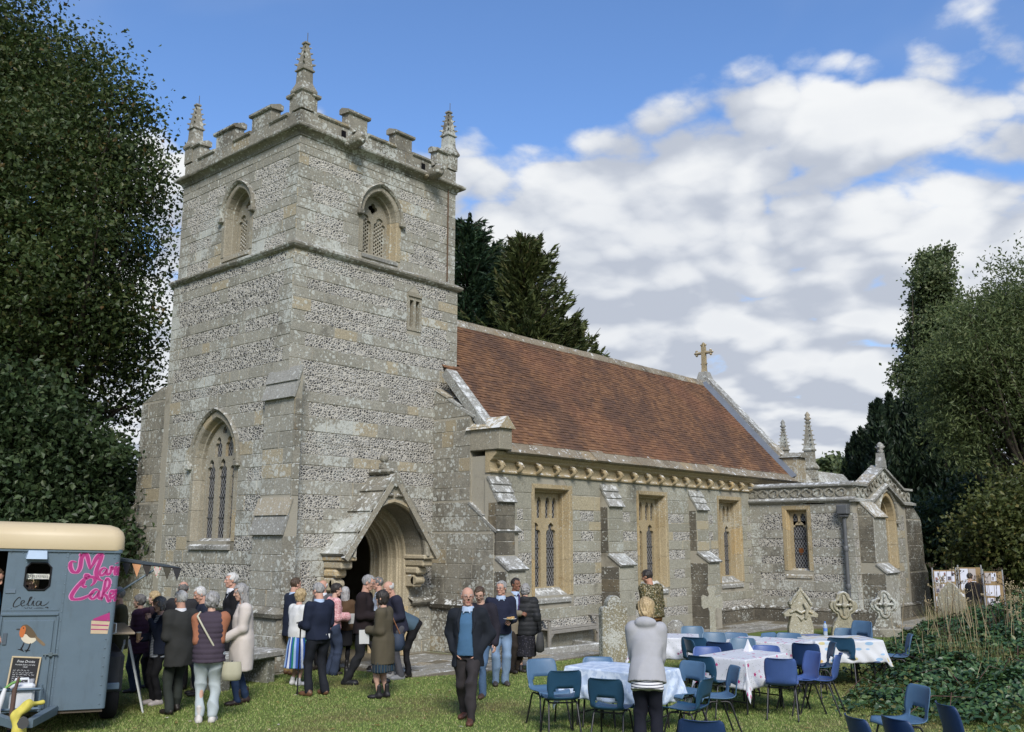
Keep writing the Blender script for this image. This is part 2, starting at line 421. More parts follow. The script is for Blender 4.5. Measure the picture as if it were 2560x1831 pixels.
# ------------------------------------------------------------------ the church
church = thing('church', 'grey flint and stone church with square battlemented tower and red tiled nave roof', 'church', (12.6, 16.9, 0))
CH_INV = Matrix.Translation((-12.6, -16.9, 0))
def cpart(mb, name, mats, parent=None):
    o = mb.build(name, mats, parent or church)
    if parent is None: o.matrix_parent_inverse = CH_INV
    return o
STONES = []       # (size in the picture, MB, parent, material)
def frS(y): return frame((0, y, 0), (1, 0, 0), (0, -1, 0))       # a = X
def frW(x): return lambda a, b, c: Vector((x - b, a, c))         # a = Y, outward -X (mirrored frame, so faces are flipped below)
def chamfer_block(fr, q, b0, b1, ch=.007, flip=False):
    "q: four (a, c) corners counter-clockwise"
    mb = MB()
    cx = sum(p[0] for p in q) / 4; cz = sum(p[1] for p in q) / 4
    def inset(p, d): return (p[0] + (d if p[0] < cx else -d), p[1] + (d if p[1] < cz else -d))
    r0 = [fr(p[0], b0, p[1]) for p in q]; r1 = [fr(p[0], b1 - ch, p[1]) for p in q]; r2 = [fr(*(lambda t: (t[0], b1, t[1]))(inset(p, ch))) for p in q]
    if flip: r0, r1, r2 = r0[::-1], r1[::-1], r2[::-1]
    mb.rings([r0, r1, r2]); mb.add(r2, [(0, 1, 2, 3)])
    return mb
def add_stone(fr, q, parent, mat, flip, b0=-.02, proud=None):
    if min(q[1][0] - q[0][0], q[2][0] - q[3][0]) < .02 or max(q[1][0] - q[0][0], q[2][0] - q[3][0]) < .06: return
    mb = chamfer_block(fr, q, b0, (proud if proud is not None else U(.005, .013)), U(.004, .008), flip)
    c = np.mean(np.array([tuple(v) for v in mb.v]), axis=0)
    area = (q[1][0] - q[0][0] + q[2][0] - q[3][0]) / 2 * (q[2][1] - q[1][1])
    STONES.append((area / (c[0] ** 2 + c[1] ** 2 + 1), mb, parent, mat))
def arch_hole(cu, hw, spring, rise, zb):
    R = (hw * hw + rise * rise) / (2 * hw)
    def f(z):
        if z < zb or z > spring + rise: return None
        if z <= spring: return (cu - hw, cu + hw)
        dx = math.sqrt(max(R * R - (z - spring) ** 2, 0)) - (R - hw)
        return (cu - max(dx, 0), cu + max(dx, 0))
    return f, cu
def rect_hole(u0, u1, z0, z1):
    return (lambda z: (u0, u1) if z0 <= z <= z1 else None), (u0 + u1) / 2
def coursed(fr, flip, uL, uR, bands, holes, parent, flintmb, mat='ashlar', quoinL=True, quoinR=True, lens=(.28, .68), jambs=True, gap=.010, edge=(0, 0)):
    "bands: (z0, z1, kind) ; uL/uR: wall ends"
    for k, (za, zb, kind) in enumerate(bands):
        z0, z1 = za + gap / 2, zb - gap / 2
        pieces = []; cur = (uL - edge[0], uL - edge[0]); first = True
        for hf, hc in sorted(holes, key=lambda h: h[1]):
            h0, h1, hm = hf(z0), hf(z1), hf((z0 + z1) / 2)
            if h0 is None and h1 is None and hm is None: continue
            if h0 is None: h0 = hm or h1
            if h1 is None: h1 = (hc, hc) if hm is None else (hm if z1 - za < .1 else ((hm[0] + hc) / 2, (hm[1] + hc) / 2))
            pieces.append((cur, (h0[0] - gap / 2, h1[0] - gap / 2), first, False)); cur = (h0[1] + gap / 2, h1[1] + gap / 2); first = False
        pieces.append((cur, (uR + edge[1], uR + edge[1]), first, True))
        for (a0, a1), (e0, e1), isL, isR in pieces:
            if max(e0 - a0, e1 - a1) < .07: continue
            def put(x0, x1, s0, s1):
                q = [(s0 if s0 is None else s0[0], 0)]
                l0, l1 = (s0 if s0 else (x0, x0)); r0, r1 = (s1 if s1 else (x1, x1))
                add_stone(fr, [(l0, z0), (r0, z0), (r1, z1), (l1, z1)], parent, mat if RNG.random() > .0 else mat, flip)
            if kind == 'a':
                x = max(a0, a1); end = min(e0, e1); start = (a0, a1)
                while True:
                    ln = U(*lens)
                    if x + ln > end - .2:
                        put(None, None, start, (e0, e1)); break
                    put(None, None, start, (x + ln - gap / 2, x + ln - gap / 2)); x += ln; start = (x + gap / 2, x + gap / 2)
            else:
                la, ra = (a0, a1), (e0, e1)
                wid = min(e0, e1) - max(a0, a1)
                if (isL and quoinL) or (not isL and jambs and wid > .5 and RNG.random() < .7):
                    ln = U(.22, .34) if k % 2 else U(.34, .55)
                    if ln < wid - .1:
                        x = max(a0, a1) + ln; put(None, None, la, (x - gap / 2, x - gap / 2)); la = (x, x)
                if (isR and quoinR) or (not isR and jambs and wid > .5 and RNG.random() < .7):
                    ln = U(.22, .34) if k % 2 else U(.34, .55)
                    if ln < min(ra) - max(la) - .05:
                        x = min(e0, e1) - ln; put(None, None, (x + gap / 2, x + gap / 2), ra); ra = (x, x)
                wid = min(ra) - max(la)
                if wid > 1.2 and RNG.random() < .35:      # a stray block in the flint
                    x = max(la) + U(.3, .7) * wid; w2 = U(.2, .4)
                    put(None, None, (x, x), (x + w2, x + w2))
                    segs = [(la, (x, x)), ((x + w2, x + w2), ra)]
                else: segs = [(la, ra)]
                for sa, sb in segs:
                    q = [(sa[0], z0), (sb[0], z0), (sb[1], z1), (sa[1], z1)]
                    v = [fr(p[0], .005, p[1]) for p in q] + [fr(p[0], -.01, p[1]) for p in q]
                    fs = [(0, 1, 2, 3), (0, 4, 5, 1), (1, 5, 6, 2), (2, 6, 7, 3), (3, 7, 4, 0)]
                    flintmb.add(v, [tuple(reversed(f)) for f in fs] if flip else fs)
def mkbands(z0, z1, seq, lo=.20, hi=.31):
    out = []; z = z0; i = 0
    while z < z1 - .12:
        h = U(lo, hi)
        if z + h > z1 - .15: h = z1 - z
        out.append((z, z + h, seq[i % len(seq)])); z += h; i += 1
    return out
def path_arch(cu, hw, spring, rise, zb, off, n=9):
    R = (hw * hw + rise * rise) / (2 * hw); Ro = R + off; cx = R - hw
    a1 = math.acos(min(1, cx / Ro)); p = []
    nv = max(2, int((spring - zb) / .3))
    for i in range(nv): p.append((cu + hw + off, zb + (spring - zb) * i / nv))
    for i in range(n + 1): a = a1 * i / n; p.append((cu - cx + Ro * math.cos(a), spring + Ro * math.sin(a)))
    q = [(2 * cu - x, z) for x, z in reversed(p[:-1])]
    return p + q
def path_rect(cu, hw, ztop, zb, off):
    z1 = ztop + off; w = hw + off; p = []
    for i in range(6): p.append((cu + w, zb + (z1 - zb) * i / 6))
    for i in range(5): p.append((cu + w - 2 * w * i / 4, z1))
    q = [(2 * cu - x, z) for x, z in reversed(p[:6])]
    return p + q
def sweep(mb, fr, pathf, prof, step=2, gap=.004, flip=False, closed=True, mat=0, smooth=False):
    "profile (off, depth) along pathf(off), cut into separate stones every `step` samples"
    cols = [pathf(o) for o, d in prof]; n = len(cols[0])
    i = 0
    while i < n - 1:
        j = min(n - 1, i + step)
        rs = []
        for k in range(i, j + 1):
            ring = []
            for (o, d), c in zip(prof, cols):
                a, z = c[k]
                if step < n:
                    if k == i and i > 0: a2, z2 = c[k + 1]; L = math.hypot(a2 - a, z2 - z) + 1e-6; a += (a2 - a) / L * gap; z += (z2 - z) / L * gap
                    if k == j and j < n - 1: a2, z2 = c[k - 1]; L = math.hypot(a2 - a, z2 - z) + 1e-6; a += (a2 - a) / L * gap; z += (z2 - z) / L * gap
                ring.append(fr(a, d, z))
            rs.append(ring[::-1] if flip else ring)
        mb.rings(rs, mat, closed, closed, smooth)
        i = j
def light_loop(cx, w, zb, spring, rise, cusp=.0, n=10):
    "opening of one light with a pointed, cusped head"
    R = (w * w + rise * rise) / (2 * w); c0 = R - w; a1 = math.acos(c0 / R)
    pts = []
    for i in range(n + 1):
        t = i / n; r = R - cusp * w * math.exp(-((t - .42) / .13) ** 2); a = a1 * t
        pts.append((-c0 + r * math.cos(a), spring + r * math.sin(a)))
    pts[-1] = (0, spring + rise)
    rt = [(cx + x, z) for x, z in pts]
    return [(cx - w, zb), (cx + w, zb)] + rt + [(cx - x, z) for x, z in reversed(pts[:-1])]
def foil(cx, cz, r, n=4, m=28):
    return [(cx + r * (.62 + .38 * abs(math.cos(n / 2 * (2 * math.pi * i / m)))) * math.cos(2 * math.pi * i / m), cz + r * (.62 + .38 * abs(math.cos(n / 2 * (2 * math.pi * i / m)))) * math.sin(2 * math.pi * i / m)) for i in range(m)]
def window(name, fr, flip, pathf, hw_hole, depth, holes, surround=.14, splay=.06, mat='dressing', hood=None, zb=0, sill=None, cu=0, hw=.5, fill='glass', lbl=None, plate_t=.09, reveal=None):
    mb = MB()
    outline = pathf(-splay + .02)
    b = -depth
    mb.poly([outline] + holes, fr, b - plate_t, b, 0)
    if flip: mb.f = [tuple(reversed(f)) for f in mb.f]
    w = cpart(mb, name, M[mat])
    if lbl: w['label'] = lbl
    s = MB()
    sweep(s, fr, pathf, [(surround, -.06), (surround, .016), (.02, .016), (.0, -.004), (-splay * .5, -depth * .55), (-splay, -depth * .6), (-splay, -depth - .06), (surround * .5, -depth - .06)], 2, .003, flip)
    s.build('jamb', M[reveal or mat], w)
    if hood:
        h = MB(); o = hood
        zs = o['spring']
        pf = lambda off: [p for p in pathf(off) if p[1] >= zs - .25]
        sweep(h, fr, pf, [(o['off'] + .075, .0), (o['off'] + .075, .045), (o['off'] + .05, .085), (o['off'] + .01, .05), (o['off'], .0)], 3, .002, flip)
        a0, a1 = pf(o['off'] + .03)[0], pf(o['off'] + .03)[-1]
        for a in (a0, a1): h.bbox(*sorted_box(fr(a[0] - .07, 0, a[1] - .1), fr(a[0] + .07, .11, a[1] + .02)), c=.02)
        h.build('hood_mould', M['weathered'], w)
    if fill == 'glass':
        g = MB(); x0, x1, z0, z1 = cu - hw, cu + hw, min(p[1] for p in outline), max(p[1] for p in outline)
        for hl in holes:
            xs = [p[0] for p in hl]; zs = [p[1] for p in hl]
            g = MB(); q = [(min(xs) - .01, min(zs) - .01), (max(xs) + .01, min(zs) - .01), (max(xs) + .01, max(zs) + .01), (min(xs) - .01, max(zs) + .01)]
            bb = b - plate_t * .72
            v = [fr(a, bb, c) for a, c in q] + [fr(a, bb - .012, c) for a, c in q]
            g.add(v, [(0, 1, 2, 3)] if not flip else [(3, 2, 1, 0)]); g.add(v, [(7, 6, 5, 4)] if not flip else [(4, 5, 6, 7)])
            g.build('pane', M['glass'], w)
            if max(zs) - min(zs) > .9:
                r = MB()
                for zz in np.arange(min(zs) + .42, max(zs) - .35, .42): r.tube([fr(min(xs), bb + .02, zz), fr(max(xs), bb + .02, zz)], .008, 5)
                r.build('saddle_bar', M['iron'], w)
    else:
        for hl in holes[:2]:
            xs = [p[0] for p in hl]; zs = [p[1] for p in hl]
            x0, x1, z0, z1 = min(xs), max(xs), min(zs), max(zs)
            loops = [[(x0 - .01, z0 - .01), (x1 + .01, z0 - .01), (x1 + .01, z1 + .01), (x0 - .01, z1 + .01)]]
            pw = .085; nz = int((z1 - z0 - .1) / pw); nx = max(3, int((x1 - x0) / pw))
            pw2 = (x1 - x0) / nx
            for r in range(2 * nz):
                zc = z0 + .10 + r * pw / 2
                for i in range(nx if r % 2 == 0 else nx - 1):
                    xc = x0 + (i + .5 + (0 if r % 2 == 0 else .5)) * pw2
                    if zc < z1 - .04: loops.append([(xc + .029, zc), (xc, zc + .038), (xc - .029, zc), (xc, zc - .038)])
            l = MB(); l.poly(loops, fr, b - .075, b - .045, 0)
            if flip: l.f = [tuple(reversed(f)) for f in l.f]
            l.build('louvre', M['dressing_grey'], w)
    if sill:
        s = MB(); u0, u1, za, zb2, pr = sill
        s.hexa_sill = None
        p = [fr(u0, pr, zb2 - .07), fr(u1, pr, zb2 - .07), fr(u1, -depth, zb2 - .07), fr(u0, -depth, zb2 - .07), fr(u0, pr, zb2), fr(u1, pr, zb2), fr(u1, -depth - .01, za), fr(u0, -depth - .01, za)]
        s.hexa(p); 
        if flip: s.f = [tuple(reversed(f)) for f in s.f]
        s.build('sill', M['slab'], w)
    return w
def sorted_box(a, b):
    return (min(a[0], b[0]), min(a[1], b[1]), min(a[2], b[2]), max(a[0], b[0]), max(a[1], b[1]), max(a[2], b[2]))
def prism_x(mb, prof, x0, x1, mat=0):
    "profile of (y, z), extruded along X"
    A = sum(prof[i][0] * prof[(i + 1) % len(prof)][1] - prof[(i + 1) % len(prof)][0] * prof[i][1] for i in range(len(prof)))
    p = prof if A > 0 else prof[::-1]
    n = len(p)
    v = [(x0, y, z) for y, z in p] + [(x1, y, z) for y, z in p]
    mb.add(v, [tuple(range(n - 1, -1, -1)), tuple(range(n, 2 * n))] + [(i, (i + 1) % n, n + (i + 1) % n, n + i) for i in range(n)], mat)
def prism_y(mb, prof, y0, y1, mat=0):
    "profile of (x, z), extruded along Y"
    A = sum(prof[i][0] * prof[(i + 1) % len(prof)][1] - prof[(i + 1) % len(prof)][0] * prof[i][1] for i in range(len(prof)))
    p = prof if A > 0 else prof[::-1]
    n = len(p)
    v = [(x, y0, z) for x, z in p] + [(x, y1, z) for x, z in p]
    mb.add(v, [tuple(range(n)), tuple(range(2 * n - 1, n - 1, -1))] + [(i, n + i, n + (i + 1) % n, (i + 1) % n) for i in range(n)], mat)

TX0, TX1, TY0, TY1 = 10.30, 14.84, 14.63, 19.20     # lower stage of the tower
IN = .05
flint = MB()

def rect(u0, u1, z0, z1): return [(u0, z0), (u1, z0), (u1, z1), (u0, z1)]
def wall_sheet(mb, fr, flip, outer, holes, t=.28):
    k = len(mb.f); mb.poly([outer] + holes, fr, -t, 0, 0)
    if flip: mb.f[k:] = [tuple(reversed(f)) for f in mb.f[k:]]

# --- openings of the tower
DC, DW, DS, DR = 12.46, .88, 1.95, 1.02        # south doorway
BSC, BWC = 12.50, 16.80                         # belfry windows
bpath = lambda c: (lambda off: path_arch(c, .46, 9.18, .58, 8.30, off, 7))
WC = 17.08
wpath = lambda off: path_arch(WC, .74, 3.86, .95, 2.30, off, 8)
dpath = lambda off: path_arch(DC, DW, DS, DR, 0.0, off, 9)
S0, W0 = frS(TY0), frW(TX0)
S1, W1 = frS(TY0 + IN), frW(TX0 + IN)
tw = MB()
wall_sheet(tw, S0, False, rect(TX0, TX1, 0, 8.05), [list(dpath(.14)) , rect(13.30, 13.68, 6.86, 7.60)])
wall_sheet(tw, W0, True, rect(TY0 + .28, TY1, 0, 8.05), [list(wpath(.13))])
wall_sheet(tw, S1, False, rect(TX0 + IN, TX1 - IN, 8.05, 10.6), [list(bpath(BSC)(.12))])
wall_sheet(tw, W1, True, rect(TY0 + IN + .28, TY1 - IN, 8.05, 10.6), [list(bpath(BWC)(.12))])
tw.box(TX1 - .28, TY0 + .28, 0, TX1, TY1, 8.05); tw.box(TX0 + .28, TY1 - .28, 0, TX1 - .28, TY1, 8.05)
tw.box(TX1 - .28 - IN, TY0 + .28 + IN, 8.05, TX1 - IN, TY1 - IN, 10.6); tw.box(TX0 + .28 + IN, TY1 - .28 - IN, 8.05, TX1 - .28 - IN, TY1 - IN, 10.6)
tw.box(TX0 + .3, TY0 + .3, 10.42, TX1 - .3, TY1 - .3, 10.5); tw.box(TX0 + .35, TY0 + 1.2, 7.9, TX1 - .35, TY1 - .35, 8.0); tw.box(TX0 + .35, TY0 + .95, 3.3, TX1 - .35, TY1 - .35, 3.36)
tower = cpart(tw, 'tower_wall', M['mortar'])

FA = ['a', 'f', 'f', 'a', 'f', 'a', 'f', 'f', 'a', 'f']
dh = arch_hole(DC, DW + .15, DS, DR + .17, -1); hoodh = arch_hole(DC, 1.22, 1.95, 1.7, 1.95)
lowS = mkbands(1.12, 8.03, FA)
coursed(S0, False, TX0, TX1, lowS, [dh, rect_hole(13.28, 13.70, 6.80, 7.66)], tower, flint, edge=(.012, 0))
coursed(S0, False, TX0, TX1, mkbands(.02, 1.10, 'a', .2, .28), [dh], tower, flint, edge=(.012, 0))
wh = arch_hole(WC, .74 + .14, 3.86, 1.08, 2.24)
coursed(W0, True, TY0 + .012, TY1, mkbands(1.12, 5.0, ['a', 'a', 'f', 'a', 'f']) , [wh], tower, flint, lens=(.25, .6))
coursed(W0, True, TY0 + .012, TY1, mkbands(5.0, 8.03, ['a', 'f', 'a', 'f', 'f']), [], tower, flint)
coursed(W0, True, TY0 + .012, TY1, mkbands(.02, 1.10, ['a', 'a', 'f', 'a'], .2, .28), [], tower, flint)
upb = mkbands(8.14, 9.75, ['a', 'f', 'f', 'a', 'f', 'f'], .18, .27) + [(9.75, 9.99, 'f'), (9.99, 10.17, 'a'), (10.17, 10.36, 'a')]
coursed(S1, False, TX0 + IN, TX1 - IN, upb, [arch_hole(BSC, .58, 9.18, .72, 8.2)], tower, flint, lens=(.22, .5), edge=(.012, 0))
upb2 = mkbands(8.14, 9.75, ['f', 'a', 'f', 'a', 'f', 'f'], .18, .27) + [(9.75, 9.99, 'f'), (9.99, 10.17, 'a'), (10.17, 10.36, 'a')]
coursed(W1, True, TY0 + IN + .012, TY1 - IN, upb2, [arch_hole(BWC, .58, 9.18, .72, 8.2)], tower, flint, lens=(.22, .5))

def ring_band(mb, x0, x1, y0, y1, prof, mat=0, wob=0.0):
    "moulding swept round the rectangle; prof: (outset, z), bottom to top"
    n = 26
    rs = []
    for o, z in prof:
        r = []
        cs = [(x0 - o, y0 - o), (x1 + o, y0 - o), (x1 + o, y1 + o), (x0 - o, y1 + o)]
        for k in range(4):
            a, b = cs[k], cs[(k + 1) % 4]
            for i in range(n):
                w = (U(-1, 1) * wob if 0 < i else 0)
                r.append((a[0] + (b[0] - a[0]) * i / n, a[1] + (b[1] - a[1]) * i / n, z + w))
        rs.append(r)
    mb.rings(rs, mat, False)
sc = MB(); ring_band(sc, TX0, TX1, TY0, TY1, [(.0, 7.95), (.07, 7.99), (.10, 8.03), (.10, 8.07), (-.05, 8.16)], wob=.008); cpart(sc, 'string_course', M['weathered'])
pl = MB(); ring_band(pl, TX0, TX1, TY0, TY1, [(.02, .94), (.06, .97), (.10, 1.0), (.13, 1.04), (.13, 1.08), (.02, 1.15)])
pl.f = [f for f in pl.f if not (min(pl.v[i][1] for i in f) < TY0 and min(pl.v[i][0] for i in f) > DC - 1.14 and max(pl.v[i][0] for i in f) < DC + 1.2)]
pl.s = pl.s[:len(pl.f)]; pl.m = pl.m[:len(pl.f)]
cpart(pl, 'base_mould', M['weathered'])
co = MB(); X0, X1, Y0, Y1 = TX0 + IN, TX1 - IN, TY0 + IN, TY1 - IN
ring_band(co, X0, X1, Y0, Y1, [(.0, 10.34), (.03, 10.35), (.03, 10.38), (.055, 10.42), (.10, 10.455), (.165, 10.475), (.18, 10.50), (.18, 10.54), (.15, 10.565), (.02, 10.62), (-.25, 10.62)], wob=.006)
cpart(co, 'cornice', M['weathered'])

# --- parapet, battlements, gargoyles, pinnacles
pp = MB()
EMB = 10.905
for a in ((X0, Y0, X1, Y0 + .24), (X0, Y0 + .24, X0 + .24, Y1), (X1 - .24, Y0 + .24, X1, Y1), (X0 + .24, Y1 - .24, X1 - .24, Y1)): pp.box(a[0], a[1], 10.6, a[2], a[3], EMB)
parapet = cpart(pp, 'parapet', M['weathered'])
for face, (frx, flip, u0, u1) in (('S', (frS(Y0), False, X0, X1)), ('W', (frW(X0), True, Y0 + .012, Y1))):
    x = u0
    while x < u1 - .01:
        ln = U(.45, .75); 
        if x + ln > u1 - .3: ln = u1 - x
        add_stone(frx, [(x + .003, 10.63), (x + ln - .003, 10.63), (x + ln - .003, EMB), (x + .003, EMB)], parapet, 'weathered', flip, -.01, .012); x += ln
def coping_s(mb, a0, a1, z, axis, t0, pr=.055):
    "weathered coping stone along X (axis 0) or Y (axis 1), wall outer face t0, inward wall .24"
    s = 1 if t0 < 15.5 and axis == 0 or t0 < 12 and axis == 1 else -1
    o = t0 - s * pr; i = t0 + s * (.24 + pr * .5); md = o + (i - o) * .72
    prof = [(o + s * .025, z - .025), (o, z), (o, z + .045), (md, z + .135), (i, z + .11), (i, z)]
    if axis == 0: prism_x(mb, prof, a0, a1)
    else: prism_y(mb, prof, a0, a1)
cop = []
def merlon(a0, a1, axis, t0):
    mb = MB(); s = 1 if t0 < (15.5 if axis == 0 else 12) else -1
    lo, hi = min(t0, t0 + s * .24), max(t0, t0 + s * .24)
    if axis == 0: mb.bbox(a0, lo, EMB, a1, hi, 11.275, .012)
    else: mb.bbox(lo, a0, EMB, hi, a1, 11.275, .012)
    m = mb.build('merlon', M['weathered'], parapet)
    c = MB(); coping_s(c, a0 - .05, a1 + .05, 11.277, axis, t0); c.build('coping', M['weathered'], m)
def embr(a0, a1, axis, t0):
    c = MB(); n = max(1, round((a1 - a0) / .5))
    for i in range(n): coping_s(c, a0 + (a1 - a0) * i / n + .002, a0 + (a1 - a0) * (i + 1) / n - .002, EMB + .002 + U(-.004, .004), axis, t0)
    c.build('embrasure_coping', M['weathered'], parapet)
for axis, t0, segs in ((0, Y0, [(10.62, 10.74), (11.55, 12.07), (12.88, 13.38), (14.18, 14.52)]), (1, X0, [(14.94, 15.12), (15.75, 16.47), (17.12, 17.88), (18.55, 18.86)]), (0, Y1, [(10.62, 10.8), (11.55, 12.07), (12.88, 13.38), (14.18, 14.52)]), (1, X1, [(14.94, 15.12), (15.75, 16.47), (17.12, 17.88), (18.55, 18.86)])):
    for s in segs: merlon(s[0], s[1], axis, t0)
    for k in range(3): embr(segs[k][1] + .0, segs[k + 1][0], axis, t0)
def pinnacle(cx, cy, z, h, w, rod=True, parent=None, crock=4):
    """square pinnacle: base, moulded cap, panelled shaft, crocketed spirelet, finial"""
    mb = MB()
    sq = lambda r, zz: [(cx - r, cy - r, zz), (cx + r, cy - r, zz), (cx + r, cy + r, zz), (cx - r, cy + r, zz)]
    mb.rings([sq(w * 1.3, z - .42), sq(w * 1.3, z - .08), sq(w * 1.58, z - .04), sq(w * 1.62, z + .0), sq(w * 1.35, z + .08), sq(w * 1.2, z + .12), sq(w * 1.05, z + .17), sq(w, z + .2), sq(w * .95, z + .2 + h * .26), sq(w * 1.2, z + .2 + h * .27), sq(w * 1.22, z + .2 + h * .30), sq(w * .98, z + .2 + h * .33), sq(w * .36, z + .2 + h * .93), sq(w * .55, z + .2 + h * .95), sq(w * .5, z + .2 + h * .99), sq(w * .15, z + .2 + h)], 0, True)
    p = mb.build('pinnacle', M['weathered'], parent)
    c = MB()
    for k in range(crock):
        t = (k + .5) / crock; zz = z + .2 + h * (.36 + .56 * t); r = w * (.98 - .62 * t) * 1.02
        for dx, dy in ((1, 1), (1, -1), (-1, 1), (-1, -1)):
            x, y = cx + dx * r * 1.02, cy + dy * r * 1.02; q = .032 * (1.1 - .35 * t) * (w / .14)
            c.rings([[(x - q * dx * .8, y - q * dy * .8, zz - q), (x + q * dx, y, zz - q * .2), (x + q * dx * 1.5, y + q * dy * 1.5, zz + q * .2), (x, y + q * dy, zz - q * .2)], [(x - q * dx, y - q * dy, zz + q * 1.2), (x + q * dx, y, zz + q * .8), (x + q * dx * 1.3, y + q * dy * 1.3, zz + q * 1.0), (x, y + q * dy, zz + q * .8)]], 0, True)
    c.build('crockets', M['weathered'], p)['kind'] = 'stuff'
    if rod:
        r = MB(); r.tube([(cx + .02, cy - .02, z + h), (cx + .02, cy - .02, z + .2 + h + .22)], .008, 5); r.build('iron_rod', M['iron'], p)
    return p
for x, y in ((X0 + .13, Y0 + .13), (X1 - .13, Y0 + .13), (X0 + .13, Y1 - .13), (X1 - .13, Y1 - .13)):
    p = pinnacle(x, y, 11.36, 0.91 if (x, y) == (X0 + .13, Y0 + .13) else .90, .122, parent=church); p.matrix_parent_inverse = CH_INV
for gx in (11.52, 13.82):
    g = MB()
    pts = [(gx, Y0 + .05, 10.52), (gx + .01, Y0 - .14, 10.53), (gx + .03, Y0 - .28, 10.57), (gx + .05, Y0 - .40, 10.58), (gx + .05, Y0 - .47, 10.55)]
    g.tube(pts, [.13, .14, .16, .15, .07], 9)
    for s in (-1, 1):
        g.tube([(gx + s * .10, Y0 - .36, 10.66), (gx + s * .15, Y0 - .33, 10.76)], [.05, .01], 6); g.tube([(gx + s * .11, Y0 - .12, 10.46), (gx + s * .16, Y0 - .25, 10.42)], [.06, .02], 6)
    g.tube([(gx, Y0 - .40, 10.53), (gx + .05, Y0 - .50, 10.47)], [.08, .04], 6)
    o = cpart(g, 'gargoyle', M['weathered'])
    h = MB(); h.box(gx - .16, Y0 - .016, 10.66, gx - .04, Y0 + .02, 10.80); h.build('spout_hole_shade', M['black'], o)  # solid black box paints the shade of a spout opening
# lightning conductor tape down the south-east corner
lc_ = MB(); lc_.box(14.505, Y0 - .045, 8.16, 14.53, Y0 - .022, 10.40); cpart(lc_, 'downpipe', plain('rusty_iron', (.13, .085, .055), .8, .2))

# --- windows of the tower
def belfry(c, fr, flip):
    hs = [light_loop(c - .205, .165, 8.34, 9.05, .22, .30), light_loop(c + .205, .165, 8.34, 9.05, .22, .30), foil(c, 9.43, .13)]
    return window('belfry_window', fr, flip, bpath(c), .46, .26, hs, .12, .05, 'dressing_grey', {'off': .10, 'spring': 9.18}, fill='louvre', cu=c, sill=(c - .5, c + .5, 8.33, 8.26, .03))
belfry(BSC, S1, False); belfry(BWC, W1, True)
hs = [light_loop(WC + d, .15, 2.36, 3.72, .26, .32) for d in (-.43, 0, .43)] + [light_loop(WC + d, .13, 4.02, 4.22, .22, .3) for d in (-.2, .2)] + [light_loop(WC, .075, 4.50, 4.55, .1, .1)]
window('west_window', W0, True, wpath, .74, .20, hs, .13, .07, 'dressing_grey', {'off': .13, 'spring': 3.95}, cu=WC, hw=.74, sill=(WC - .74, WC + .74, 2.36, 2.20, .06))
b = MB(); b.poly([rect(13.28, 13.70, 6.82, 7.62), rect(13.345, 13.455, 6.90, 7.50), rect(13.525, 13.635, 6.90, 7.50)], S0, -.22, .02, 0)
b.box(13.29, TY0 - .05, 7.58, 13.69, TY0, 7.68)
o = cpart(b, 'slit_window', M['dressing_grey'])
g = MB(); g.box(13.29, TY0 + .16, 6.84, 13.69, TY0 + .2, 7.6); g.build('pane', M['black'], o)  # black sheet paints the shade behind the two slits

# --- south doorway: recessed orders
dm = MB(); prof = [(.14, -.05), (.14, .018), (.01, .018)]
for k in range(4):
    o, d = -.068 * k, -.19 * k
    prof += [(o, d), (o, d - .07), (o - .012, d - .10), (o - .035, d - .105), (o - .03, d - .13), (o - .05, d - .15), (o - .068, d - .155), (o - .068, d - .185)]
prof += [(-.272, -.76), (-.20, -.80)]
sweep(dm, S0, dpath, prof, 3, .0015, False)
door = cpart(dm, 'south_doorway', M['door_stone'])
dl = MB(); dl.box(DC - .60, TY0 + .84, .02, DC - .05, TY0 + .90, 2.7)  # dark leaf added to stand in for the shade inside the doorway
for k in range(4): dl.box(DC - .59 + k * .135, TY0 + .825, .03, DC - .465 + k * .135, TY0 + .84, 2.65)
dl.build('added_door_leaf', plain('doorway_shade_oak', (.03, .02, .013), .7, .3), door)
# --- gabled stone hood over it
HY = 13.99; FRH = frS(HY); HL, HR, HE, HA = 11.21, 13.69, 2.04, 3.66
hc = (HL + HR) / 2
hp = lambda off: path_arch(hc, .925, 2.0, 1.05, 2.0, off, 9)
hb = MB()
arch = hp(0)
outer = [(HL + .10, 2.0)] + list(reversed(arch)) + [(HR - .10, 2.0), (hc, HA - .0)]
hb.poly([outer], FRH, -.14, 0, 0)
sweep(hb, FRH, hp, [(.0, -.02), (.0, -.66), (.06, -.66), (.06, -.02)], 40)
sweep(hb, FRH, hp, [(.07, .0), (.07, .03), (.02, .04), (-.01, .0), (-.01, -.06), (.05, -.06)], 4, .001)
hood_t = [(hc - .34, 3.06 + .0), (hc + .34, 3.06), (hc, 3.42)]
hood = cpart(hb, 'door_hood', M['dressing_grey'])
for s in (-1, 1):      # carved leaf in the gable
    l = MB(); 
    for i in range(4): l.tube([(hc + s * .04 * (i + 1), HY - .01, 3.16 + .01 * i), (hc + s * (.07 + .05 * i), HY - .05, 3.20 - .005 * i), (hc + s * (.10 + .05 * i), HY - .02, 3.23 - .02 * i)], [.02, .03, .008], 6)
    l.build('carved_leaf', M['blackened'], hood)
ang = math.atan2(HA - HE, hc - HL); ln = math.hypot(HA - HE, hc - HL)
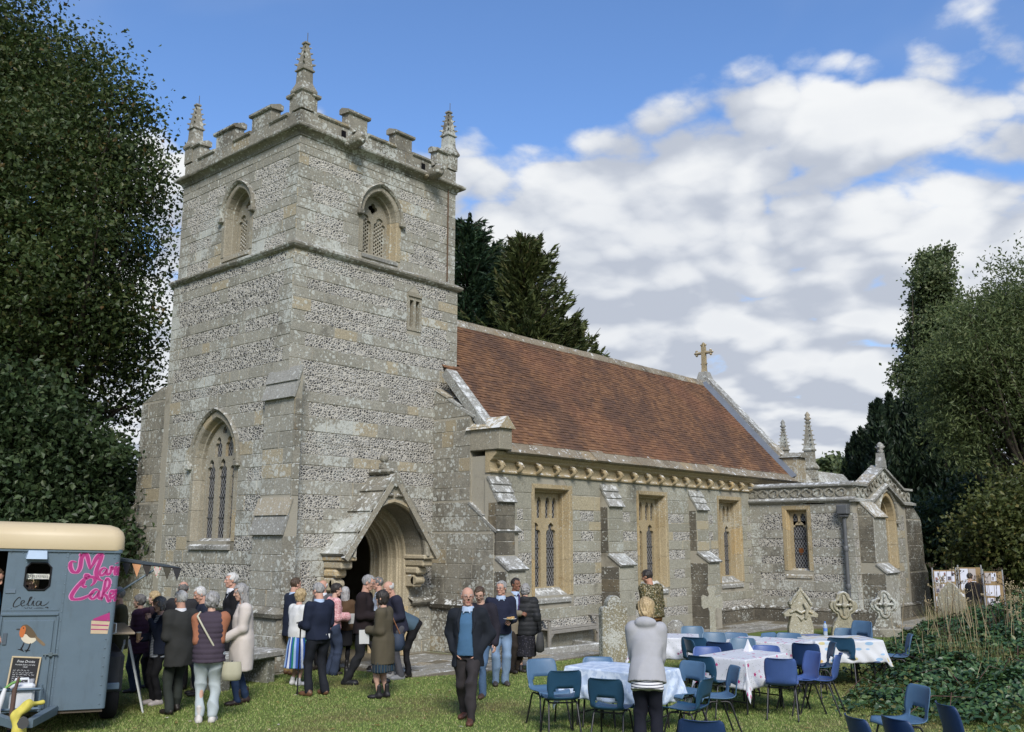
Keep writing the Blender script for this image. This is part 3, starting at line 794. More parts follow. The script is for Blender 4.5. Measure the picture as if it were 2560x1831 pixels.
for s in (-1, 1):
    for k in range(4):
        t0, t1 = k / 4, (k + 1) / 4 + .03
        def P(t, up, y):
            x = HL + (hc - HL) * t - math.sin(ang) * up; z = HE + (HA - HE) * t + math.cos(ang) * up
            return (x if s < 0 else 2 * hc - x, y, z)
        th = .07; lift0, lift1 = .055, .01
        sl = MB(); pts = [P(t0, lift0 - th, HY - .06), P(t1, lift1 - th, HY - .06), P(t1, lift1 - th, TY0), P(t0, lift0 - th, TY0), P(t0, lift0, HY - .06), P(t1, lift1, HY - .06), P(t1, lift1, TY0), P(t0, lift0, TY0)]
        sl.hexa(pts)
        if s > 0: sl.f = [tuple(reversed(f)) for f in sl.f]
        sl.build('roof_slab', M['weathered'], hood)
    # moulded verge
    v = MB(); v.hexa([P(-.02, -.13, HY - .075), P(1, -.13, HY - .075), P(1, -.13, HY + .02), P(-.02, -.13, HY + .02), P(-.02, -.015, HY - .075), P(1, -.015, HY - .075), P(1, -.015, HY + .02), P(-.02, -.015, HY + .02)])
    if s > 0: v.f = [tuple(reversed(f)) for f in v.f]
    v.build('verge', M['dressing_grey'], hood)
    # corbels stepping back to the wall
    xa, xb = (HL + .02, HL + .36) if s < 0 else (HR - .36, HR - .02)
    cb = MB(); cb.bbox(xa, HY + .0, 1.93, xb, TY0, 2.02, .02); cb.bbox(xa + .03, HY + .08, 1.78, xb - .03, TY0, 1.93, .03); cb.bbox(xa + .03, HY + .24, 1.62, xb - .03, TY0, 1.78, .04); cb.bbox(xa + .05, HY + .36, 1.36, xb - .05, TY0, 1.62, .03)
    cb.tube([(xa + .05, HY + .38, 1.50), (xb - .05, HY + .38, 1.50)], .085, 10)
    cb.build('corbel', M['door_stone'], hood)
fi = MB(); prism_y(fi, [(hc - .14, HA - .22), (hc, HA - .3), (hc + .14, HA - .22), (hc, HA + .02)], HY - .08, HY - .02); fi.bbox(hc - .16, HY + .0, HA - .04, hc + .16, TY0, HA + .07, .05); fi.bbox(hc - .08, HY + .22, HA + .07, hc + .08, HY + .4, HA + .2, .02); fi.lathe([(.05, HA + .2), (.09, HA + .25), (.1, HA + .3), (.06, HA + .36), (.02, HA + .38)], 8, 0, (hc, HY + .31))
fi.build('finial', M['weathered'], hood)

# --- buttresses: mortar core + stones + weathering slabs
def slab_set(mb_list, pa, pb, w0, w1, axis, n, th=.05, over=.05):
    "n overlapping slabs from the high point pa=(d, z) to the low point pb, d along `axis`"
    out = []
    for k in range(n):
        t0, t1 = k / n, (k + 1) / n + (0 if k == n - 1 else .02)
        a = (pa[0] + (pb[0] - pa[0]) * t0, pa[1] + (pb[1] - pa[1]) * t0); b = (pa[0] + (pb[0] - pa[0]) * t1, pa[1] + (pb[1] - pa[1]) * t1)
        L = math.hypot(b[0] - a[0], b[1] - a[1]); nx, nz = -(b[1] - a[1]) / L, (b[0] - a[0]) / L
        if nz < 0: nx, nz = -nx, -nz
        dx, dz = (b[0] - a[0]) / L, (b[1] - a[1]) / L
        e = over if k == n - 1 else 0
        b = (b[0] + dx * e, b[1] + dz * e)
        la, lb = .012, .012 + .035
        q = [(a[0] + nx * (la - th), a[1] + nz * (la - th)), (b[0] + nx * (lb - th), b[1] + nz * (lb - th)), (b[0] + nx * lb, b[1] + nz * lb), (a[0] + nx * la, a[1] + nz * la)]
        m = MB(); (prism_x if axis == 'y' else prism_y)(m, q, w0 - .03 + .01 * k, w1 + .03 - .01 * k); out.append(m)
    return out
def buttress(axis, w0, w1, prof, slabs, mat='ashlar', name='buttress', lenmax=.6, side_fr=None, front=None, slabmat='slab', nslab=2):
    mb = MB(); (prism_x if axis == 'y' else prism_y)(mb, prof, w0, w1)
    o = cpart(mb, name, M['mortar'] if mat != 'plain' else M['ashlar'])
    for pa, pb, n in slabs:
        for m in slab_set(None, pa, pb, w0, w1, axis, n): m.build('weathering_slab', M[slabmat], o)
    return o
def stones_on(fr, flip, poly_u, bands, parent, mat, edge=.012, lens=(.3, .6)):
    "poly_u(z) -> (u0, u1) of the face"
    for za, zb in bands:
        z0, z1 = za + .004, zb - .004
        a0, b0 = poly_u(z0); a1, b1 = poly_u(z1)
        x = max(a0, a1); end = min(b0, b1); st = (a0 - edge, a1 - edge)
        if end - x < .05: continue
        while True:
            ln = U(*lens)
            if x + ln > end - .18: add_stone(fr, [(st[0], z0), (b0, z0), (b1, z1), (st[1], z1)], parent, mat, flip); break
            add_stone(fr, [(st[0], z0), (x + ln - .004, z0), (x + ln - .004, z1), (st[1], z1)], parent, mat, flip); x += ln; st = (x + .004, x + .004)
def zb(z0, z1, h=.3):
    n = max(1, round((z1 - z0) / h)); c = [z0 + (z1 - z0) * i / n + (U(-.03, .03) if 0 < i < n else 0) for i in range(n + 1)]
    return list(zip(c[:-1], c[1:]))
# south-west, projecting west; its south flank stands proud of the tower
BY0, BY1 = 14.27, 15.25
sw = buttress('x', BY0, BY1, [(10.36, 0), (10.02, 0), (10.02, 1.02), (10.08, 1.10), (10.08, 2.42), (10.21, 3.12), (10.21, 4.98), (10.33, 5.6), (10.36, 5.6)], [((10.32, 5.58), (10.19, 5.0), 2), ((10.20, 3.10), (10.06, 2.46), 2)])
for x, bands in ((10.21, zb(3.15, 4.95)), (10.08, zb(1.14, 2.40)), (10.02, zb(.03, .95))): stones_on(frW(x), True, lambda z: (BY0, BY1), bands, sw, 'ashlar', 0)
fS = frS(BY0)
stones_on(fS, False, lambda z: (10.02 if z < 1.02 else 10.08 if z < 2.42 else 10.21, 10.36), zb(.03, 1.0) + zb(1.12, 2.4) + zb(3.12, 4.95), sw, 'weathered')
m = MB()
m.hexa([(9.95, BY0 - .05, .96), (10.08, BY0 - .05, .96), (10.08, BY1 + .05, .96), (9.95, BY1 + .05, .96), (9.92, BY0 - .08, 1.03), (10.08, BY0 - .08, 1.03), (10.08, BY1 + .08, 1.03), (9.92, BY1 + .08, 1.03)])
m.hexa([(9.92, BY0 - .08, 1.032), (10.08, BY0 - .08, 1.032), (10.08, BY1 + .08, 1.032), (9.92, BY1 + .08, 1.032), (10.06, BY0, 1.14), (10.08, BY0, 1.14), (10.08, BY1, 1.14), (10.06, BY1, 1.14)])
m.build('base_mould', M['weathered'], sw)
# north-west, projecting north, flush with the west face
nw = buttress('y', TX0 - .015, 11.0, [(19.0, 0), (21.42, 0), (21.38, 2.58), (20.27, 3.12), (20.25, 5.38), (19.42, 5.68), (19.0, 5.68)], [])
def nwu(z): return (19.21, 21.40 if z < 2.6 else (21.38 - (z - 2.58) / .54 * 1.11 if z < 3.12 else 20.25 if z < 5.38 else 20.25 - (z - 5.38) / .3 * .83))
stones_on(frW(TX0 - .015), True, nwu, zb(.03, 2.56, .3) + zb(2.6, 3.1, .25) + zb(3.14, 5.36, .3) + [(5.4, 5.66)], nw, 'weathered', 0)
# south-east, projecting south between tower and nave
se = buttress('y', 14.14, 14.9, [(14.7, 0), (12.84, 0), (12.82, 2.48), (13.52, 3.12), (13.50, 4.90), (14.56, 5.62), (14.7, 5.62)], [((14.56, 5.60), (13.46, 4.90), 3), ((13.52, 3.10), (12.80, 2.50), 2)])
def seu(z): return ((12.83 if z < 2.48 else 12.83 + (z - 2.48) / .64 * .69 if z < 3.12 else 13.51 if z < 4.9 else 13.51 + (z - 4.9) / .72 * 1.06), 14.62)
stones_on(frW(14.14), True, seu, zb(.02, 2.46, .32) + zb(2.5, 3.1, .3) + zb(3.14, 4.88, .3) + zb(4.92, 5.58, .3), se, 'weathered', 0)
m = MB(); m.hexa([(14.06, 12.78, .92), (14.14, 12.78, .92), (14.14, 14.63, .92), (14.06, 14.63, .92), (14.03, 12.76, 1.0), (14.14, 12.76, 1.0), (14.14, 14.63, 1.0), (14.03, 14.63, 1.0)]); m.hexa([(14.03, 12.76, 1.0), (14.14, 12.76, 1.0), (14.14, 14.63, 1.0), (14.03, 14.63, 1.0), (14.13, 12.80, 1.1), (14.14, 12.80, 1.1), (14.14, 14.63, 1.1), (14.13, 14.63, 1.1)])
m.build('base_mould', M['blackened'], se)

# --- nave
NY0, NY1, NX0, NX1 = 13.0, 19.1, 14.20, 28.6
NS = frS(NY0)
WIN = [16.265, 20.355, 24.44]
nwin = lambda c: (lambda off: path_rect(c, .61, 3.42, 1.12, off))
nv = MB()
wall_sheet(nv, NS, False, rect(NX0, NX1, 0, 4.05), [list(nwin(c)(.1)) for c in WIN])
nv.box(NX0, NY0 + .28, 0, NX0 + .3, 14.6, 4.05); nv.box(NX1 - .3, NY0 + .28, 0, NX1, NY1 - .3, 4.05); nv.box(14.9, NY1 - .3, 0, NX1, NY1, 4.05)
prism_x(nv, [(NY0 + .3, 4.0), (NY1 - .3, 4.0), (16.05, 7.55)], NX1 - .3, NX1 - .02)
nave = cpart(nv, 'nave_wall', M['mortar'])
nb = [(.02, .40, 'a'), (.40, .62, 'f'), (.62, .86, 'a'), (.86, 1.06, 'f'), (1.06, 1.32, 'a'), (1.32, 1.55, 'f'), (1.55, 1.80, 'a'), (1.80, 2.05, 'f'), (2.05, 2.29, 'a'), (2.29, 2.52, 'f'), (2.52, 2.74, 'a'), (2.74, 2.98, 'f'), (2.98, 3.32, 'a'), (3.32, 3.70, 'a')]
BUT = [(14.16, 14.72), (18.09, 18.68), (22.17, 22.78)]
hl = [rect_hole(c - .73, c + .73, 1.04, 3.54) for c in WIN] + [rect_hole(a, b, -1, 3.6) for a, b in BUT]
coursed(NS, False, NX0, 25.7, nb, hl, nave, flint, 'ashlar_clean', lens=(.4, .95), quoinL=False, quoinR=False)
for a, b in BUT:
    o = buttress('y', a, b, [(13.1, 0), (12.46, 0), (12.48, 1.72), (12.77, 2.0), (12.77, 3.10), (13.0, 3.62), (13.1, 3.62)], [((13.0, 3.62), (12.75, 3.12), 3), ((12.77, 1.99), (12.46, 1.74), 1)])
    for fr, y, bands in ((frS(12.77), 0, zb(2.02, 3.08, .27)), (frS(12.475), 0, zb(.02, 1.70, .28))):
        stones_on(fr, False, lambda z: (a, b), bands, o, 'ashlar_clean' if RNG.random() < .6 else 'blackened', .012, (.5, .9))
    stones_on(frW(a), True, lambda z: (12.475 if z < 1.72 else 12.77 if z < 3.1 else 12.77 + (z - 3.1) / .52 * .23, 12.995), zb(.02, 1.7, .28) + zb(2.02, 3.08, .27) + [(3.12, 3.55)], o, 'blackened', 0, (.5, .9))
for c in WIN:
    hs = [light_loop(c + d, .17, 1.30, 2.44, .26, .34) for d in (-.27, .27)] + [light_loop(c + d, .075, 2.86, 3.16, .12, .22, 6) for d in (-.405, -.175, .095, .325)]
    hs = [light_loop(c + d, .17, 1.30, 2.44, .26, .34) for d in (-.27, .27)] + [light_loop(c + d, .078, 2.80, 3.14, .13, .22, 6) for d in (-.39, -.15, .15, .39)]
    window('nave_window', NS, False, nwin(c), .61, .26, hs, .11, .06, 'dressing', None, cu=c, hw=.6, sill=(c - .62, c + .62, 1.28, 1.04, .045))
# cornice with carved corbel heads
cz = MB(); 
prof = [(NY0, 3.70), (NY0 - .05, 3.70), (NY0 - .06, 3.73), (NY0 - .03, 3.76), (NY0 - .015, 3.80), (NY0 - .02, 3.93), (NY0 - .10, 3.98), (NY0 - .12, 4.02), (NY0 - .17, 4.05), (NY0 - .20, 4.08), (NY0 - .20, 4.14), (NY0 + .1, 4.16), (NY0 + .1, 3.7)]
prism_x(cz, prof, NX0 - .03, NX1)
cornice = cpart(cz, 'nave_cornice', M['dressing'])
x = 14.42
while x < 28.3:
    h = MB(); y = NY0 - .02
    h.tube([(x, y + .03, 3.92), (x, y - .05, 3.92), (x, y - .13, 3.88), (x, y - .15, 3.83), (x, y - .10, 3.77), (x, y + .02, 3.73)], [.04, .062, .058, .05, .045, .03], 8)
    for s in (-1, 1): h.tube([(x + s * .05, y - .10, 3.93), (x + s * .085, y - .07, 3.96)], [.025, .01], 6); h.tube([(x + s * .026, y - .175, 3.88), (x + s * .026, y - .19, 3.885)], [.013, .006], 5)
    h.tube([(x, y - .19, 3.86), (x, y - .22, 3.83)], [.02, .012], 5)
    h.build('corbel_head', M['dressing'], cornice); x += .625 + U(-.03, .03)
# roof
RY, RZ, EY, EZ = 16.05, 7.72, 12.78, 4.16
sl = math.atan2(RZ - EZ, RY - EY); SLN = math.hypot(RZ - EZ, RY - EY)
rf = MB()
for s in (-1, 1):
    q = [(14.40, RY + s * (EY - RY), EZ - .02), (NX1, RY + s * (EY - RY), EZ - .02), (NX1, RY, RZ - .02), (14.40, RY, RZ - .02)]
    up = [(p[0], p[1] + (s * math.sin(sl)) * .04, p[2] - math.cos(sl) * .04) for p in q]
    rf.add(q + up, [(0, 1, 2, 3) if s > 0 else (3, 2, 1, 0)] if s < 0 else [(0, 1, 2, 3)])
roof = cpart(rf, 'nave_roof', plain('roof_underlay', (.05, .03, .025), .95, .1))
def on_roof(x, d, h=0.0, s=1):
    "d metres up the south slope, h above it"
    return Vector((x, EY + d * math.cos(sl) - h * math.sin(sl), EZ + d * math.sin(sl) + h * math.cos(sl)))
# stone slates at the eaves
x = 14.45; k = 0
while x < NX1 - .1:
    ln = U(.28, .55); ln = min(ln, NX1 - x); t = MB(); hh = U(.0, .014)
    p = [on_roof(x + .004, -.07, -.02 + hh), on_roof(x + ln - .004, -.07, -.02 + hh), on_roof(x + ln - .004, .30, -.015 + hh), on_roof(x + .004, .30, -.015 + hh), on_roof(x + .004, -.07, .035 + hh), on_roof(x + ln - .004, -.07, .035 + hh), on_roof(x + ln - .004, .30, .02 + hh), on_roof(x + .004, .30, .02 + hh)]
    t.hexa(p); t.build('stone_slate', M['roof_stone'], roof); x += ln; k += 1
GA, TWD = .100, .168
def tile_pts(w=TWD, L=.150, th=.012):
    return [(-w / 2 + .003, 0, .013), (w / 2 - .003, 0, .013), (w / 2 - .003, L, -.004), (-w / 2 + .003, L, -.004), (-w / 2 + .003, 0, .013 + th), (w / 2 - .003, 0, .013 + th), (w / 2 - .003, L, .008), (-w / 2 + .003, L, .008)]
TF = [(4, 5, 6, 7), (0, 1, 5, 4), (1, 2, 6, 5), (3, 0, 4, 7), (3, 2, 1, 0)]
tm = MB(); tm.add(tile_pts(), TF); tile_me = tm.mesh('roof_tile'); tile_me.materials.append(M['tile'])
bx, by, bz = Vector((1, 0, 0)), Vector((0, math.cos(sl), math.sin(sl))), Vector((0, -math.sin(sl), math.cos(sl)))
tiles = []; nrow = int((SLN - .26 - .12) / GA)
for r in range(nrow):
    d = .24 + r * GA
    x = 14.45 + (TWD / 2 if r % 2 else 0)
    while x < NX1 - .05:
        p = on_roof(x, d + U(-.006, .006), .010 + U(0, .006))
        if p.y > TY0 - .05 and x < TX1 + .1: x += TWD; continue
        tiles.append((p, U(-.02, .02), U(-.05, .02))); x += TWD
tiles.sort(key=lambda t: t[0].x ** 2 + t[0].y ** 2)
big = MB()
for k, (p, a, b2) in enumerate(tiles):
    Mx = Matrix.Translation(p) @ Matrix(((bx.x, by.x, bz.x, 0), (bx.y, by.y, bz.y, 0), (bx.z, by.z, bz.z, 0), (0, 0, 0, 1))) @ Matrix.Rotation(a, 4, 'Z') @ Matrix.Rotation(b2, 4, 'X')
    if k < 300:
        o = bpy.data.objects.new('roof_tile', tile_me); COL.objects.link(o); o.parent = roof; o.matrix_local = Mx
    else: big.add([Mx @ Vector(v) for v in tile_pts()], TF)
o = cpart(big, 'upper_roof_tiles', M['tile']); o['kind'] = 'stuff'
nt_ = MB()          # plain tiled north slope, seen only from elsewhere
for r in range(14):
    a, b2 = r / 14, (r + 1) / 14
    f = lambda t, h: (RY + (NY1 + .2 - RY) * (1 - t), EZ + (RZ - EZ) * t + h)
    nt_.hexa([(14.9, f(a, 0)[0], f(a, 0)[1]), (14.9, f(b2, 0)[0], f(b2, 0)[1]), (NX1, f(b2, 0)[0], f(b2, 0)[1]), (NX1, f(a, 0)[0], f(a, 0)[1]), (14.9, f(a, .05)[0], f(a, .05)[1]), (14.9, f(b2, .01)[0], f(b2, .01)[1]), (NX1, f(b2, .01)[0], f(b2, .01)[1]), (NX1, f(a, .05)[0], f(a, .05)[1])])
cpart(nt_, 'north_roof_slope', M['tile'])
x = 14.86
while x < NX1 - .2:
    ln = min(.52, NX1 - x); rg = MB()
    prof = [(RY - .19, RZ - .15), (RY - .17, RZ - .10), (RY - .03, RZ + .07), (RY + .03, RZ + .07), (RY + .17, RZ - .10), (RY + .19, RZ - .15), (RY, RZ + .0)]
    prism_x(rg, [(p[0], p[1] + U(-.006, .006)) for p in prof], x + .004, x + ln - .004)
    rg.build('ridge_stone', M['roof_stone'], roof); x += ln
# gable copings, kneelers, lead, cross
def gable_coping(x0, x1, lift, d0, d1, mat, n):
    for k in range(n):
        a = d0 + (d1 - d0) * k / n + .004; b2 = d0 + (d1 - d0) * (k + 1) / n - .004
        m = MB(); m.hexa([on_roof(x0, a, -.05), on_roof(x1, a, -.05), on_roof(x1, b2, -.05), on_roof(x0, b2, -.05), on_roof(x0 - .02, a, lift), on_roof(x1 + .02, a, lift), on_roof(x1 + .02, b2, lift), on_roof(x0 - .02, b2, lift)])
        m.build('coping_stone', M[mat], roof)
gable_coping(NX1 - .02, NX1 + .36, .26, .95, SLN + .04, 'slab', 7)
gable_coping(14.18, 14.46, .16, .55, 2.4, 'slab', 4)
ld = MB(); ld.hexa([on_roof(NX1 - .26, .1, .02), on_roof(NX1 - .02, .1, .02), on_roof(NX1 - .02, SLN - .1, .02), on_roof(NX1 - .26, SLN - .1, .02), on_roof(NX1 - .26, .1, .035), on_roof(NX1 - .02, .1, .17), on_roof(NX1 - .02, SLN - .1, .17), on_roof(NX1 - .26, SLN - .1, .035)])
ld.build('lead_flashing', M['lead'], roof)
kn = MB()    # west kneeler: gableted block
kn.bbox(14.12, 12.66, 4.16, 14.52, 13.5, 4.62, .015); prism_x(kn, [(12.62, 4.62), (13.5, 4.62), (13.5, 4.66), (13.06, 4.66)], 14.1, 14.54)
prism_y(kn, [(14.06, 4.60), (14.58, 4.60), (14.32, 4.86)], 12.60, 13.6)
cpart(kn, 'kneeler', M['dressing_grey'])
kn = MB(); kn.bbox(NX1 - .05, 12.7, 4.1, NX1 + .6, 13.55, 4.92, .02); prism_y(kn, [(NX1 - .12, 4.92), (NX1 + .66, 4.92), (NX1 + .27, 5.10)], 12.62, 13.6)
cpart(kn, 'kneeler', M['weathered'])
cx = NX1 + .17
cr = MB(); 
cr.rings([[(cx - .24, RY - .3, RZ - .1), (cx + .24, RY - .3, RZ - .1), (cx + .24, RY + .3, RZ - .1), (cx - .24, RY + .3, RZ - .1)], [(cx - .15, RY - .14, RZ + .40), (cx + .15, RY - .14, RZ + .40), (cx + .15, RY + .14, RZ + .40), (cx - .15, RY + .14, RZ + .40)]], 0, True)
base = cpart(cr, 'cross_base', M['slab'])
cr = MB(); z0 = RZ + .40
cr.rings([[(cx - r, RY - .07, z), (cx + r, RY - .07, z), (cx + r, RY + .07, z), (cx - r, RY + .07, z)] for r, z in ((.11, z0), (.075, z0 + .12), (.06, z0 + .92))], 0, True)
zc = z0 + .70
cd = Vector((RT[0], RT[1], 0)).normalized()          # arms across the gable ridge line
cd = Vector((0, 1, 0))
for s in (-1, 1): cr.tube([Vector((cx, RY, zc)) + cd * s * .04, Vector((cx, RY, zc)) + cd * s * .30], .058, 8)
cr.tube([(cx, RY, zc), (cx, RY, zc + .34)], .058, 8)
for d, s in ((cd, 1), (cd, -1), (Vector((0, 0, 1)), 1)):
    t = Vector((0, 0, 1)) if abs(d.z) < .5 else cd
    e = Vector((cx, RY, zc)) + d * s * .28
    for q in (-1, 0, 1): c0 = e + t * q * .075 + d * s * (.055 if q == 0 else 0); cr.tube([c0 - d * .045, c0, c0 + d * .045], [.02, .055, .02], 8)
for q in (-1, 1): cr.tube([Vector((cx, RY, z0 + .3)) + cd * q * .05, Vector((cx, RY, z0 + .3)) + cd * q * .13], [.05, .02], 7)
cr.build('gable_cross', M['dressing'], base)

# --- south chapel
CX0, CX1, CY0, CY1 = 25.70, 30.45, 9.90, 13.0
CW, CS = frW(CX0), frS(CY0)
cw_path = lambda off: path_rect(11.55, .30, 3.14, 1.44, off)
cs_path = lambda off: path_arch(28.32, .62, 2.86, .72, 1.46, off, 7)
cv = MB()
wall_sheet(cv, CW, True, rect(CY0 + .28, CY1, 0, 3.35), [list(cw_path(.12))])
wall_sheet(cv, CS, False, [(CX0, 0), (CX1, 0), (CX1, 3.45), (29.6, 3.5), (28.15, 4.1), (26.7, 3.5), (CX0, 3.45)], [list(cs_path(.12))])
cv.box(CX1 - .3, CY0 + .28, 0, CX1, CY1, 3.4)
chapel = cpart(cv, 'chapel_wall', M['mortar'])
cb_ = [(.42, .70, 'a'), (.70, .88, 'f'), (.88, 1.16, 'a'), (1.16, 1.36, 'f'), (1.36, 1.62, 'a'), (1.62, 1.84, 'f'), (1.84, 2.1, 'a'), (2.1, 2.34, 'f'), (2.34, 2.58, 'a'), (2.58, 2.80, 'f'), (2.80, 3.06, 'a'), (3.06, 3.34, 'a')]
cb_[-2] = (2.80, 3.04, 'f'); cb_[-1] = (3.04, 3.34, 'a')
coursed(CW, True, CY0 + .012, CY1, cb_, [rect_hole(11.55 - .43, 11.55 + .43, 1.28, 3.28)], chapel, flint, 'ashlar', lens=(.35, .8), jambs=False)
coursed(CS, False, CX0, CX1, cb_[:-1], [arch_hole(28.32, .76, 2.86, .9, 1.3), rect_hole(26.0, 26.95, -1, 3.4), rect_hole(29.75, 30.45, -1, 3.4)], chapel, flint, 'ashlar', lens=(.35, .8), edge=(.012, 0))
pl = MB(); 
prism_y(pl, [(CX0, .0), (CX0 - .09, .0), (CX0 - .09, .33), (CX0 - .11, .36), (CX0 - .09, .40), (CX0, .44)], CY0 - .1, CY1)
prism_x(pl, [(CY0, .0), (CY0 - .09, .0), (CY0 - .09, .33), (CY0 - .11, .36), (CY0 - .09, .40), (CY0, .44)], CX0 - .1, CX1)
prism_x(pl, [(NY0, .0), (NY0 - .07, .0), (NY0 - .07, .33), (NY0 - .09, .36), (NY0 - .07, .40), (NY0, .44)], 22.8, CX0 - .1)
cpart(pl, 'chapel_plinth', M['blackened'])
hs = [light_loop(11.55, .20, 1.50, 2.56, .26, .20)] + [light_loop(11.55 + d, .085, 2.72, 2.93, .12, .25, 6) for d in (-.115, .115)]
w = window('chapel_window', CW, True, cw_path, .30, .16, hs, .13, .03, 'dressing', None, cu=11.55, hw=.3, sill=(11.55 - .38, 11.55 + .38, 1.50, 1.30, .03), plate_t=.07)
sh = MB(); sp = [(11.55 - .07, 2.06), (11.55 + .07, 2.06), (11.55 + .07, 1.97), (11.55 + .04, 1.90), (11.55, 1.87), (11.55 - .04, 1.90), (11.55 - .07, 1.97)][::-1]
sh.poly([sp], CW, -.215, -.20, 0); sh.f = [tuple(reversed(f)) for f in sh.f]
sh.build('painted_shield', plain('amber_glass', (.16, .055, .015), .3, .5), w)
hs = [light_loop(28.32 + d, .20, 1.54, 2.72, .26, .25) for d in (-.27, .27)] + [foil(28.32, 3.22, .13)]
window('chapel_window', CS, False, cs_path, .62, .32, hs, .13, .08, 'dressing', {'off': .12, 'spring': 2.9}, cu=28.32, hw=.6, sill=(28.32 - .6, 28.32 + .6, 1.52, 1.36, .04))
# parapet with blind quatrefoil tracery, string, coping
def band_y(prof, y0, y1, mat, name): m = MB(); prism_y(m, prof, y0, y1); return cpart(m, name, M[mat])
par = band_y([(CX0 + .22, 3.3), (CX0 - .01, 3.3), (CX0 - .01, 3.78), (CX0 + .22, 3.78)], CY0 + .22, CY1 - .02, 'weathered', 'chapel_parapet')
m = MB(); prism_y(m, [(CX0, 3.33), (CX0 - .05, 3.34), (CX0 - .11, 3.39), (CX0 - .12, 3.43), (CX0 - .02, 3.49), (CX0 + .02, 3.49)], CY0 - .1, CY1); m.build('string_course', M['slab'], par)
m = MB(); prism_y(m, [(CX0 + .30, 3.77), (CX0 - .03, 3.76), (CX0 - .09, 3.80), (CX0 - .09, 3.85), (CX0 + .05, 3.92), (CX0 + .30, 3.86)], CY0 - .06, CY1); m.build('coping', M['slab'], par)
y = CY0 + .12; k = 0
while y < CY1 - .1:
    m = MB(); c = y + .17; n = 20; zc_ = 3.625
    for r0, r1 in ((.115, .15),):
        lo = [[CW(c + r1 * math.cos(2 * math.pi * i / n), b_, zc_ + r1 * .85 * math.sin(2 * math.pi * i / n)) for i in range(n)] for b_ in (.0, .045)]
        fo = foil(0, 0, r0, 4 if k % 2 else 3, n)
        li_ = [[CW(c + p[0], b_, zc_ + p[1] * .85) for p in fo] for b_ in (.045, .012)]
        m.rings([lo[0][::-1], lo[1][::-1], li_[0][::-1], li_[1][::-1]], 0, False)
    m.build('tracery_panel', M['weathered'], par); y += .335; k += 1
# gabled south parapet
gp = [(CX0, 3.45), (26.76, 3.45), (28.15, 3.98), (29.6, 3.45), (CX1, 3.45)]
gt = [(CX1, 3.80), (29.75, 3.80), (28.15, 4.40), (26.66, 3.80), (CX0, 3.80)]
m = MB(); m.poly([gp + gt], CS, -.22, .012, 0); gpar = cpart(m, 'gable_parapet', M['weathered'])
def run(pts, w_out, w_in, th, mat, name, seglen=.7):
    for (a, z), (a2, z2) in zip(pts[:-1], pts[1:]):
        n = max(1, round(math.hypot(a2 - a, z2 - z) / seglen))
        for k in range(n):
            p0 = (a + (a2 - a) * k / n, z + (z2 - z) * k / n); p1 = (a + (a2 - a) * (k + 1) / n, z + (z2 - z) * (k + 1) / n)
            mm = MB(); mm.hexa([CS(p0[0], w_out, p0[1]), CS(p1[0], w_out, p1[1]), CS(p1[0], -w_in, p1[1]), CS(p0[0], -w_in, p0[1]), CS(p0[0], w_out, p0[1] + th * .6), CS(p1[0], w_out, p1[1] + th * .6), CS(p1[0], -w_in, p1[1] + th), CS(p0[0], -w_in, p0[1] + th)])
            mm.build(name, M[mat], gpar)
run([(CX0 - .06, 3.80), (26.68, 3.80), (28.15, 4.40), (29.75, 3.80), (CX1 + .08, 3.80)], .09, .30, .11, 'slab', 'coping')
run([(CX0 - .1, 3.35), (26.98, 3.35), (28.28, 3.86), (29.62, 3.35), (CX1 + .2, 3.35)], .12, .05, .12, 'slab', 'string_course')
for k in range(12):
    m = MB(); c = 26.0 + k * .38; zc_ = 3.625 + max(0, .44 * (1 - abs(c - 28.15) / 1.5)) * 1.25; n = 18
    if c > CX1 - .2: break
    lo = [[CS(c + .15 * math.cos(2 * math.pi * i / n), b_, zc_ + .13 * math.sin(2 * math.pi * i / n)) for i in range(n)] for b_ in (.01, .05)]
    li_ = [[CS(c + p[0], b_, zc_ + p[1]) for p in foil(0, 0, .11, 4, n)] for b_ in (.05, .02)]
    m.rings([lo[0], lo[1], li_[0], li_[1]], 0, False); m.build('tracery_panel', M['weathered'], gpar)
fn = MB(); c0 = Vector((28.15, CY0 - .0, 4.44))
fn.rings([[(c0.x - r, c0.y - .1, z), (c0.x + r, c0.y - .1, z), (c0.x + r, c0.y + .12, z), (c0.x - r, c0.y + .12, z)] for r, z in ((.16, 4.42), (.13, 4.62), (.07, 4.72), (.05, 4.86))], 0, True)
fn.tube([(c0.x, c0.y, 4.84), (c0.x, c0.y, 4.92), (c0.x, c0.y, 5.0), (c0.x, c0.y, 5.10), (c0.x, c0.y, 5.18)], [.05, .10, .055, .11, .03], 9)
for s in (-1, 1): fn.tube([(c0.x + s * .05, c0.y, 5.0), (c0.x + s * .13, c0.y, 5.05)], [.05, .03], 7); fn.tube([(c0.x, c0.y + s * .05, 5.0), (c0.x, c0.y + s * .13, 5.05)], [.05, .03], 7)
fn.build('finial', M['slab'], gpar)
m = MB(); m.box(CX0 + .2, CY0 + .2, 3.4, CX1 - .1, CY1, 3.46); cpart(m, 'chapel_roof', M['lead'])
